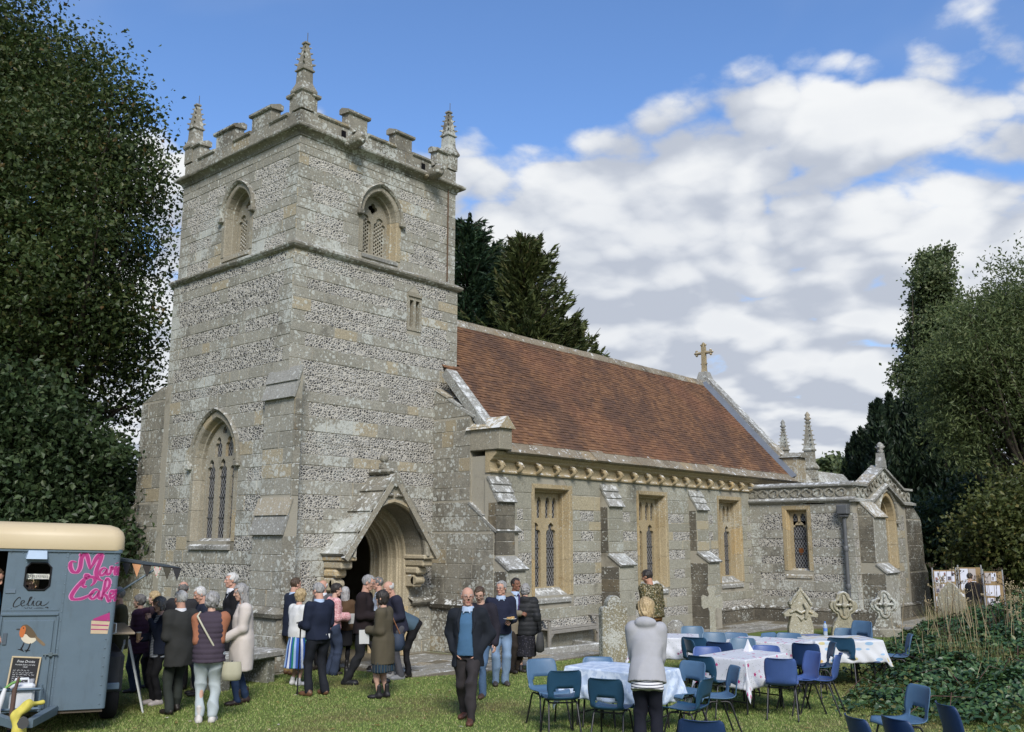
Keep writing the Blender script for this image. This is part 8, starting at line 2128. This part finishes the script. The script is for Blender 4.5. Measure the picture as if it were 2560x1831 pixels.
CAKES = [[(665, 545), (690, 520), (695, 492), (670, 480), (630, 495), (585, 540), (548, 590), (535, 622), (550, 640), (600, 636), (650, 615), (690, 590)], [(640, 545), (622, 552), (612, 535), (630, 512)], [(645, 498), (630, 480), (638, 462), (655, 470), (648, 485)],
         [(720, 580), (700, 570), (672, 592), (660, 622), (675, 638), (700, 620), (725, 575)], [(725, 575), (716, 620), (730, 636), (745, 620)], [(735, 648), (752, 580), (765, 520), (770, 495)], [(742, 610), (770, 575), (790, 545), (795, 510), (780, 490), (765, 510)], [(755, 600), (772, 620), (785, 655), (800, 640)], [(792, 615), (815, 602), (820, 582), (805, 580), (795, 605), (803, 632), (822, 622), (836, 600)], [(850, 590), (842, 575), (835, 590), (848, 615), (842, 640), (828, 648), (822, 632)]]
lo, hi = MB(), MB()
for S_ in (MARIE, CAKES):
    for k, st_ in enumerate(S_): w = .040 if k < (2 if S_ is MARIE else 1) else .027; ribbon(lo, st_, w + .020, .0025); ribbon(hi, st_, w, .005)
tb(lo, 'pink_lettering_outline', LPINK); tb(hi, 'pink_lettering', PINK)
ce = MB()
for st_ in ([(205, 640), (200, 625), (180, 640), (162, 668), (160, 690), (178, 690), (205, 675)], [(205, 672), (225, 662), (228, 650), (215, 650), (206, 668), (215, 686), (235, 678)], [(238, 682), (262, 650), (278, 625), (266, 628), (255, 660), (252, 682), (266, 682)], [(270, 684), (288, 650), (284, 680), (296, 682)], [(292, 636), (294, 634)], [(335, 656), (318, 652), (304, 670), (308, 684), (324, 678), (338, 654), (334, 680), (350, 684), (372, 672), (388, 655)], [(228, 696), (252, 716)], [(252, 696), (230, 716)], [(256, 696), (280, 714)], [(278, 696), (258, 716)], [(150, 700), (132, 712), (148, 718), (165, 706), (200, 708), (226, 704)], [(284, 704), (330, 700), (365, 708), (380, 700), (372, 694), (360, 700)]): ribbon(ce, st_, .0105 if len(st_) > 2 else .008, .004)
tb(ce, 'black_lettering', BLK)
def blob(P, lift, mat, name, smooth=True, parent=None):
    m = MB(); Q = catmull([zpx(*p) for p in P + P[:1]], 5)[:-1] if smooth else [Vector(zpx(*p)) for p in P]
    m.poly([[(q.x, q.y) for q in Q]], fr_f, lift - .001, lift); m.build(name, plain(name + '_paint', mat, .55), parent or trailer)
# robin
BR = (.11, .075, .04)
blob([(200, 850), (212, 822), (240, 814), (268, 835), (292, 868), (308, 905), (290, 915), (250, 915), (215, 905), (198, 885)], .0175, BR, 'robin_back', parent=door_)
blob([(205, 890), (235, 880), (262, 905), (305, 908), (290, 932), (262, 946), (228, 938), (207, 915)], .019, (.62, .55, .42), 'robin_belly', parent=door_)
blob([(196, 858), (205, 835), (226, 822), (236, 838), (230, 870), (216, 900), (200, 898), (194, 878)], .0205, (.50, .14, .035), 'robin_breast', parent=door_)
blob([(296, 890), (318, 910), (357, 950), (345, 962), (318, 938), (298, 915)], .0195, (.20, .14, .08), 'robin_tail', parent=door_)
blob([(198, 840), (176, 842), (176, 848), (198, 852)], .0215, (.05, .045, .04), 'robin_beak', False, door_); blob([(218, 834), (224, 834), (224, 841), (218, 841)], .022, (.01, .01, .01), 'robin_eye', True, door_)
m = MB()
for st_ in ([(224, 935), (212, 965), (198, 990)], [(264, 940), (254, 968), (240, 998)], [(182, 982), (200, 986), (222, 998)], [(225, 988), (240, 994), (262, 990)], [(202, 970), (214, 996)], [(232, 1004), (246, 982)]): ribbon(m, st_, .013, .020)
m.build('robin_legs', BLK, door_)
# slice of cake
blob([(680, 778), (790, 735), (789, 798), (672, 790)], .004, (.36, .028, .16), 'cake_icing', False); blob([(664, 792), (789, 800), (770, 888), (656, 884)], .004, (.52, .40, .27), 'cake_sponge', False)
blob([(664, 818), (780, 824), (779, 832), (663, 826)], .006, (.36, .028, .16), 'cake_jam', False); blob([(660, 850), (775, 854), (774, 861), (659, 857)], .006, (.36, .028, .16), 'cake_jam', False)
# mudguard, wheel, lamp bracket, side handle
m = MB(); m.bbox(.005, .75, .34, .24, 2.05, .88, .05); tb(m, 'mudguard', DARKM)
for y in (1.05, 1.72):
    m = MB(); prof = [(.10, -.09), (.26, -.10), (.30, -.07), (.31, 0), (.30, .07), (.26, .10), (.10, .09)]; rr = [[(.12 + b2, y + r * math.cos(a), .31 + r * math.sin(a)) for a in np.linspace(0, 6.283, 20, endpoint=False)] for r, b2 in prof]; m.rings(rr, 0, True, True, True); w_ = tb(m, 'wheel', RUB)
    m = MB(); m.rings([[(b2, y + r * math.cos(a), .31 + r * math.sin(a)) for a in np.linspace(0, 6.283, 16, endpoint=False)] for r, b2 in ((.16, .222), (.15, .228), (.05, .235))], 0, True); m.build('rim', plain('steel_rim', (.20, .21, .22), .4, .5), w_)
m = MB(); m.bbox(.01, .70, .42, .20, .745, .50, .006); tb(m, 'lamp_bracket', plain('bracket_blue', (.14, .20, .26), .5))
m = MB(); m.tube([(.0, .25, 1.30), (.05, .25, 1.29), (.055, .25, 1.18), (0, .25, 1.16)], .008, 6); tb(m, 'grab_handle', plain('pale_handle', (.35, .40, .44), .4))
# raised hatch over the serving side, its strut, bunting
m = MB(); m.hexa([(.0, .55, 2.08), (.80, .56, 1.97), (.80, 2.2, 1.97), (.0, 2.2, 2.08), (.0, .55, 2.11), (.80, .56, 2.0), (.80, 2.2, 2.0), (.0, 2.2, 2.11)]); tb(m, 'serving_hatch', plain('hatch_dark', (.045, .06, .075), .5))
m = MB(); m.tube([(.0, .58, 1.62), (.52, .58, 1.99)], .016, 6); tb(m, 'hatch_strut', BLUE)
m = MB(); m.bbox(.0, .6, 1.12, .32, 2.15, 1.15, .006); tb(m, 'serving_shelf', plain('shelf_wood', (.30, .24, .17), .6))
def tw_(v): return trailer.matrix_basis @ Vector(v)
trailer_m = Matrix.LocRotScale(trailer.location, trailer.rotation_euler, None)
bt = thing('bunting', 'string of black, peach and flowered bunting hanging from the raised hatch', 'bunting', trailer_m @ Vector((.0, .53, 2.06)), trailer.rotation_euler[2])
m = MB(); m.tube([(.0, 0, .01), (.4, -.01, -.05), (.82, 0, -.10)], .006, 5); m.build('cord', BLK, bt)
for k, c in enumerate(((.02, .02, .022), (.55, .27, .13), (.03, .025, .022), None, (.05, .045, .03), (.02, .02, .022))):
    x = .06 + k * .128; z = -.004 - x * .125; f = MB(); f.rings([[(x, -.004, z), (x + .115, -.004, z - .014), (x + .066, -.03, z - .175)], [(x, .002, z), (x + .115, .002, z - .014), (x + .066, -.024, z - .175)]], 0, True)
    f.build('flag', plain('flag_cloth', c, .8) if c else spots('flag_flowers', (.45, .42, .36), [(.45, .10, .09), (.10, .22, .12), (.5, .3, .3)], 45, .4), bt)
# drawbar, jockey wheel, locker frame
m = MB()
for s in (-1, 1): m.hexa([(-.95 + s * .42, -.02, .26), (-.95 + s * .32, -.02, .26), (-.9 + s * .02 - .0, -1.05, .30), (-.9 + s * .10, -1.05, .30), (-.95 + s * .42, -.02, .36), (-.95 + s * .32, -.02, .36), (-.9 + s * .02, -1.05, .38), (-.9 + s * .10, -1.05, .38)])
tb(m, 'drawbar', BLUE)
m = MB(); m.tube([(-.9, -.95, .36), (-.9, -1.25, .40), (-.9, -1.34, .40)], [.05, .05, .06], 8); tb(m, 'coupling', plain('coupling_iron', (.06, .06, .06), .6))
m = MB(); m.tube([(-1.02, -.62, .14), (-1.02, -.60, .66)], .026, 8); m.tube([(-1.02, -.60, .62), (-.99, -.60, .78)], [.022, .014], 8); j_ = tb(m, 'jockey_post', plain('rusty_post', (.10, .06, .045), .7))
m = MB(); m.rings([[(-1.02 + b2, -.62 + r * math.cos(a), .11 + r * math.sin(a)) for a in np.linspace(0, 6.283, 14, endpoint=False)] for r, b2 in ((.05, -.035), (.11, -.03), (.11, .03), (.05, .035))], 0, True, True, True); m.build('wheel', RUB, j_)
m = MB()
for a, b2 in (((-1.18, -.30, .36), (-1.18, -.30, .62)), ((-.74, -.30, .36), (-.74, -.30, .64)), ((-1.18, -.30, .60), (-.74, -.30, .60)), ((-1.18, -.30, .60), (-1.18, -.03, .60)), ((-.74, -.30, .60), (-.74, -.03, .60)), ((-1.18, -.30, .38), (-.74, -.30, .38))):
    v0, v1 = Vector(a), Vector(b2); d_ = (v1 - v0).normalized(); m.tube([v0 - d_ * .01, v1 + d_ * .01], .018, 4, smooth=False)
tb(m, 'locker_frame', BLUE)
def tthing(name, label, cat, loc): return thing(name, label, cat, trailer_m @ Vector(loc), trailer.rotation_euler[2])
# jerrycan, hose, yellow cloth, chalkboard on the trailer
t = tthing('jerrycan', 'white plastic water container strapped in the frame under the chalkboard', 'container', (-.93, -.17, .36))
m = MB(); m.bbox(-.13, -.10, 0, .13, .10, .30, .03); m.tube([(-.09, 0, .30), (-.08, 0, .345), (.05, 0, .345), (.06, 0, .30)], .016, 6); m.build('can', plain('white_plastic', (.58, .60, .62), .45), t)
m = MB(); m.lathe([(.03, .30), (.03, .335), (.025, .34)], 10, 0, (.09, 0)); m.build('cap', plain('grey_cap', (.25, .26, .28), .5), t)
t = tthing('hose', 'white ribbed hose with a green end standing at the trailer drawbar', 'hose', (-1.16, -.40, .30)); m = MB(); m.tube([(.02, -.05, -.06), (0, 0, .1), (.03, .02, .24), (.05, .04, .33)], [.02, .03, .03, .02], 9); m.build('hose', plain('white_hose', (.60, .60, .60), .5), t)
m = MB(); m.tube([(.05, .04, .33), (.12, .06, .38), (.20, .08, .40)], .016, 7); m.build('hose_end', plain('green_hose', (.14, .30, .07), .5), t)
t = tthing('yellow_cloth', 'crumpled yellow cloth draped over the trailer coupling', 'cloth', (-.88, -.95, .40))
rs2 = np.random.RandomState(3)
P_ = [f_cap((.16, .10, .13), (.0, .0, .12), .028, .042), f_cap((.0, 0, .12), (-.10, -.06, .02), .048, .05), f_cap((-.10, -.06, .02), (-.06, -.10, -.12), .05, .06), f_cap((-.06, -.10, -.12), (-.02, -.12, -.34), .062, .05)]
V, F = grow(P_, .012, .03); V = V + vnormals(V, F) * (.012 * ripple(V, 4, 22, (1.5, 1.5, .5)))[:, None]; np_mesh('cloth', V, F, cloth('yellow', (.58, .50, .10), .8, .3), t)
t = tthing('chalkboard', 'small framed chalkboard menu leaning on the lower trailer door', 'chalkboard', (-.955, -.055, .60)); t.rotation_euler = (math.radians(-4), math.radians(5.5), trailer.rotation_euler[2])
m = MB(); m.bbox(-.145, -.008, 0, .145, .012, .33, .004); m.build('slate', plain('blackboard', (.022, .022, .024), .8), t)
for q in ((-.16, -.014, -.015, .16, .014, .003), (-.16, -.014, .327, .16, .014, .345), (-.16, -.014, .003, -.142, .014, .327), (.142, -.014, .003, .16, .014, .327)): m = MB(); m.bbox(*q, .003); m.build('frame', plain('pine_frame', (.50, .40, .25), .6), t)
def text(body, size, x, z, y, mat, parent, name, shear=.25):
    c = bpy.data.curves.new(name, 'FONT'); c.body = body; c.size = size; c.shear = shear; c.align_x = 'CENTER'
    o = bpy.data.objects.new(name, c); COL.objects.link(o); dg = bpy.context.evaluated_depsgraph_get(); me = bpy.data.meshes.new_from_object(o.evaluated_get(dg)); bpy.data.objects.remove(o)
    me.materials.append(mat); q = link(name, me, parent); q.location = (x, y, z); q.rotation_euler = (math.pi / 2, 0, 0); return q
CHK = plain('chalk', (.60, .60, .60), .9)
for body, s_, x, z in (('Free Drinks', .040, 0, .275), ('Available before and after', .021, 0, .244), ('10.30', .022, 0, .218)): text(body, s_, x, z, -.0095, CHK, t, 'chalk_writing')
m = MB(); rr = random.Random(9)
for z, x1 in ((.185, .03), (.160, .09), (.138, .11), (.112, .0), (.088, .01), (.062, .02), (.036, .10)):
    x = -.12
    while x < x1:
        w = rr.uniform(.018, .04); P = [(x + w * i / 6, z + rr.uniform(-.007, .010)) for i in range(7)]
        m.add([(a, -.0095, b2 + d) for a, b2 in P for d in (-.0018, .0018)], [(2 * i, 2 * i + 2, 2 * i + 3, 2 * i + 1) for i in range(6)]); x += w + .012
m.build('chalk_writing', CHK, t)
# A-board sign seen edge on
p = gd(270, 1577); t = thing('a_board', 'white wooden A-board sign seen from its edge beside the trailer', 'sign', (p.x, p.y, 0), math.radians(63))
for s in (-1, 1): m = MB(); m.hexa([(-.28, s * .27 - .012, 0), (.28, s * .27 - .012, 0), (.28, s * .27 + .012, 0), (-.28, s * .27 + .012, 0), (-.28, s * .03 - .012, .93), (.28, s * .03 - .012, .93), (.28, s * .03 + .012, .93), (-.28, s * .03 + .012, .93)]); m.build('panel', plain('white_board', (.60, .62, .60), .6), t)
# people inside
q = trailer_m @ Vector((-.93, .34, 0)); CAST['window'] = person('blonde woman in dark glasses looking out of the trailer window', (80, 1290), 1.60, -10, dict(nm='top', mat=black, hem=-.03, off=.008), T_(black), ('thick', 'blonde'), male=False, hands=('side', 'side'), head=(4, 28), glasses=(.01, .01, .011), pos=tuple(q), z0=.32)
q = trailer_m @ Vector((-1.44, .22, 0)); CAST['barista'] = person('man in a blue and black polo shirt working in the open trailer doorway', (5, 1290), 1.72, 62, dict(nm='polo_shirt', mat=C('black_polo', (.014, .015, .018)), hem=-.06, off=.01, smat=C('blue_sleeve', (.035, .14, .26)), sl_len=.05), T_(C('dark_blue_trousers', (.012, .018, .03))), ('crop', 'brown'), skin='ruddy', w=1.06, lean=6, hands=('low', 'low'), head=(24, 0), pos=tuple(q), z0=.32)

# ------------------------------------------------------------------ brambles, dead stems, long grass at the right edge
MND = [(gd(x, y), h, r) for x, y, h, r in ((1985, 1572, .22, .55), (2050, 1545, .42, .6), (2110, 1530, .55, .7), (2180, 1520, .62, .8), (2260, 1520, .72, .8), (2080, 1490, .62, .7), (2150, 1475, .72, .8), (2230, 1470, .98, .9), (2320, 1480, 1.15, 1.0), (2120, 1450, .72, .8), (2200, 1440, .88, .9), (2290, 1440, 1.15, 1.0), (2040, 1510, .45, .8), (2090, 1505, .6, .9), (2140, 1500, .65, .9), (2190, 1497, .72, .9), (2250, 1495, .8, .9), (2130, 1462, .7, .9), (2200, 1457, .85, 1.), (2180, 1600, .40, .5), (2250, 1600, .55, .6), (2310, 1570, .7, .7), (2380, 1500, 1.0, 1.0), (2060, 1455, .52, .6))]
def mound(x, y):
    z = np.zeros_like(x)
    for c, h, r in MND: z = np.maximum(z, h * np.exp(-((x - c.x) ** 2 + (y - c.y) ** 2) / (r * r) * .55) * 1.05)
    return z
def leaf_shape():
    "ovate pointed bramble leaflet with a folded midrib"
    L, w = 1.0, .36
    return np.array([(0, 0, 0), (.30, w * .92, .10), (.62, w * .78, .08), (1.0, 0, -.04), (.62, -w * .78, .08), (.30, -w * .92, .10), (.32, 0, 0), (.66, 0, .0)]), [(0, 6, 1), (6, 7, 2, 1), (7, 3, 2), (0, 5, 6), (5, 4, 7, 6), (4, 3, 7)]
def bramble():
    rs = np.random.RandomState(12); n = 24000
    k = rs.randint(0, len(MND), n); cx = np.array([m_[0].x for m_ in MND])[k]; cy = np.array([m_[0].y for m_ in MND])[k]; rr = np.array([m_[2] for m_ in MND])[k]
    x = cx + rs.randn(n) * rr * .75; y = cy + rs.randn(n) * rr * .75
    z0 = mound(x, y); keep = z0 > .05; x, y, z0 = x[keep], y[keep], z0[keep]
    bump = .09 * np.sin(x * 6 + 2 * np.sin(y * 5)) * np.sin(y * 7 + x * 2)
    z = np.maximum(.02, (z0 + bump) * (1 - .42 * rs.rand(len(x)) ** 2.2)); n = len(x)
    e = .05; gx = (mound(x + e, y) - z0) / e; gy = (mound(x, y + e) - z0) / e
    nn = np.c_[-gx, -gy, np.ones(n) * .9] + rs.randn(n, 3) * .38; nn /= np.linalg.norm(nn, axis=1)[:, None]
    d = rs.randn(n, 3); d[:, 2] -= .35; d -= nn * (d * nn).sum(1)[:, None]; d /= np.linalg.norm(d, axis=1)[:, None]; w = np.cross(nn, d)
    s = .060 + .045 * rs.rand(n)
    P = np.c_[x, y, z]; dist = np.hypot(x, y)
    t = NT('bramble_leaf'); isl = t.m('FRACT', t.m('ADD', t.rnd, t.m('MULTIPLY', t.objrnd(), 9.7)))
    c = t.ramp(isl, [(0, (.018, .046, .017)), (.35, (.032, .076, .025)), (.7, (.052, .110, .034)), (.93, (.09, .15, .046)), (1, (.16, .14, .045))])
    c = t.mix(t.step(t.noise(60, 3), .4, .7), t.mix(.3, c, (.015, .03, .012)), c); lm = t.done(c, .42, None, .4)
    o0 = gd(2180, 1500); root = thing('bramble_bush', 'sprawling dark green bramble patch in the bottom right corner', 'bush', (o0.x, o0.y, 0))
    sh, fc = leaf_shape()
    me = bpy.data.meshes.new('leaf'); me.from_pydata([tuple(v) for v in sh], [], fc); me.materials.append(lm)
    # camera side, nearest first: the largest 300 are leaves of their own
    vis = z > (z0 + bump) * .86; order = np.argsort(np.where(vis, dist, 99)); big = order[:300]; rest = order[300:]
    for i in big:
        o = bpy.data.objects.new('leaf', me); COL.objects.link(o); o.parent = root
        A = d[i] * s[i], w[i] * s[i], nn[i] * s[i]; q = P[i] - np.array([o0.x, o0.y, 0])
        o.matrix_local = Matrix(((A[0][0], A[1][0], A[2][0], q[0]), (A[0][1], A[1][1], A[2][1], q[1]), (A[0][2], A[1][2], A[2][2], q[2]), (0, 0, 0, 1)))
    R = rest; B = np.stack([d[R], w[R], nn[R]], 1) * s[R][:, None, None]
    V = np.einsum('vk,nkc->nvc', sh, B) + (P[R] - np.array([o0.x, o0.y, 0]))[:, None, :]
    tri = []
    for f in fc: tri += [f] if len(f) == 3 else [(f[0], f[1], f[2]), (f[0], f[2], f[3])]
    F = (np.arange(len(R))[:, None, None] * len(sh) + np.array(tri)[None]).reshape(-1, 3)
    o = np_mesh('leaves', V.reshape(-1, 3), F, lm, root, False); o['kind'] = 'stuff'
    m = MB()
    for q in range(90):
        i = rs.randint(0, n); a = P[i] - np.array([o0.x, o0.y, 0]); b2 = a + np.array([rs.randn() * .5, rs.randn() * .5, rs.uniform(-.3, .05)]); b2[2] = max(b2[2], 0)
        m.tube([(b2[0], b2[1], 0), tuple((a + b2) / 2 + np.array([0, 0, .12])), tuple(a)], [.006, .005, .003], 5)
    m.build('canes', plain('bramble_cane', (.10, .05, .04), .7), root)['kind'] = 'stuff'
bramble()
STRAW = plain('dead_stem_straw', (.40, .32, .19), .8, .2, .25, 20); DSTEM = plain('dead_stem_dark', (.075, .05, .035), .8, .2, .3, 20)
rs = random.Random(77)
def stems(label, items, umbel):
    p0 = items[0][0]; t = thing('dead_weed', label, 'plant', (p0.x, p0.y, 0), group='dead weed stems among the brambles')
    for p, top, mat in items:
        a = Vector((p.x - p0.x, p.y - p0.y, 0)); b2 = Vector((top.x - p0.x, top.y - p0.y, top.z)); bow = Vector((rs.uniform(-.05, .05), rs.uniform(-.05, .05), 0))
        m = MB(); m.tube([a, a * .66 + b2 * .34 + bow, a * .33 + b2 * .67 + bow * .8, b2], [.006, .005, .004, .002], 5); m.build('stem', mat, t)
        if rs.random() < umbel:
            u = MB()
            for k in range(9):
                an = rs.uniform(0, 6.28); r = rs.uniform(.04, .13); e = b2 + Vector((r * math.cos(an), r * math.sin(an), rs.uniform(.03, .09))); u.tube([b2, (b2 + e) / 2 + Vector((0, 0, .01)), e], [.002, .002, .0015], 4); u.tube([e, e + Vector((0, 0, .012)), e + Vector((0, 0, .02))], [.003, .014, .004], 5)
            u.build('seed_head', mat, t)
def stem_px(x0, y0, x1, y1, dist_off=0.0):
    "stem whose foot shows near (x0, y0) on the bramble and whose tip shows at (x1, y1)"
    p = gd(x0, y0); d = ray(x1 * 2560 / 2271, y1 * 2560 / 2271); D_ = math.hypot(p.x, p.y) + dist_off; k = D_ / math.hypot(d[0], d[1]); return p, Vector((d[0] * k, d[1] * k, CAMZ + d[2] * k))
SG = [('tall dark stems with a dry flat seed head rising in front of the pointed gravestone', [(2112, 1500, 2065, 1262), (2118, 1505, 2098, 1252), (2125, 1500, 2110, 1240), (2098, 1510, 2120, 1270), (2130, 1505, 2085, 1290)], True, .7),
      ('pale straw stems leaning left in front of the middle display board', [(2190, 1500, 2120, 1275), (2185, 1490, 2148, 1262), (2178, 1500, 2135, 1300), (2200, 1505, 2160, 1290), (2165, 1510, 2150, 1330)], False, .4),
      ('brown stems with tufted heads in front of the right display board', [(2215, 1495, 2190, 1280), (2222, 1490, 2205, 1262), (2230, 1480, 2180, 1300), (2240, 1500, 2226, 1290), (2205, 1480, 2232, 1318)], True, .6),
      ('pale stems with bushy seed heads at the right edge of the photo', [(2262, 1500, 2240, 1300), (2268, 1490, 2258, 1312), (2275, 1500, 2262, 1335), (2255, 1480, 2270, 1320), (2290, 1500, 2278, 1300)], False, .9),
      ('short bleached stems leaning among the bramble leaves near the half buried chair', [(2012, 1500, 2004, 1330), (2062, 1520, 2045, 1400), (2040, 1500, 2060, 1330), (2150, 1540, 2168, 1460), (2185, 1570, 2200, 1510)], False, .1),
      ('thin grey stems left of the trefoil gravestone', [(2058, 1440, 2052, 1310), (2066, 1445, 2080, 1320), (2075, 1450, 2062, 1340), (2050, 1440, 2090, 1352)], False, .3)]
for label, L, dark, um in SG:
    stems(label, [(*stem_px(a, b, c, d, rs.uniform(-.3, .6)), (DSTEM if (dark and rs.random() < .7) else STRAW)) for a0, b0, c0, d0 in L for a, b, c, d in [(a0, b0, c0, d0)] + [(a0 + rs.uniform(-26, 26), b0 + rs.uniform(-10, 8), c0 + rs.uniform(-30, 30), d0 + rs.uniform(0, 70)) for _ in range(2)]], um)
def longgrass():
    r = np.random.RandomState(8); n = 42000
    px = r.uniform(2290, 2640, n); dist = r.uniform(17, 29, n); ang = HEAD - np.arctan((px - PP[0]) / F_PX); x = dist * np.cos(ang); y = dist * np.sin(ang)
    keep = ~((x > 25.3) & (y > 7.7)) | (r.rand(n) < .0); keep &= (y < 7.6 + .4 * np.sin(x * 2))
    x, y = x[keep], y[keep]; n = len(x); h = r.uniform(.3, 1.0, n) * (.7 + .5 * np.sin(x * 1.3) * np.sin(y * 1.7)); a = r.rand(n) * 6.283; le = h * r.uniform(.1, .6, n); w = r.uniform(.005, .010, n)
    V = np.zeros((n, 3, 3), np.float32); V[:, 0] = np.c_[x - np.sin(a) * w, y + np.cos(a) * w, np.zeros(n)]; V[:, 1] = np.c_[x + np.sin(a) * w, y - np.cos(a) * w, np.zeros(n)]; V[:, 2] = np.c_[x + np.cos(a) * le, y + np.sin(a) * le, h]
    t = NT('long_grass'); c = t.ramp(t.rnd, [(0, (.08, .11, .032)), (.35, (.15, .16, .055)), (.65, (.28, .24, .11)), (1, (.44, .36, .20))]); o = np_mesh('long_grass', V.reshape(-1, 3), np.arange(n * 3).reshape(n, 3), t.done(c, .8, None, .15), None, False); tag(o, kind='stuff')
longgrass()
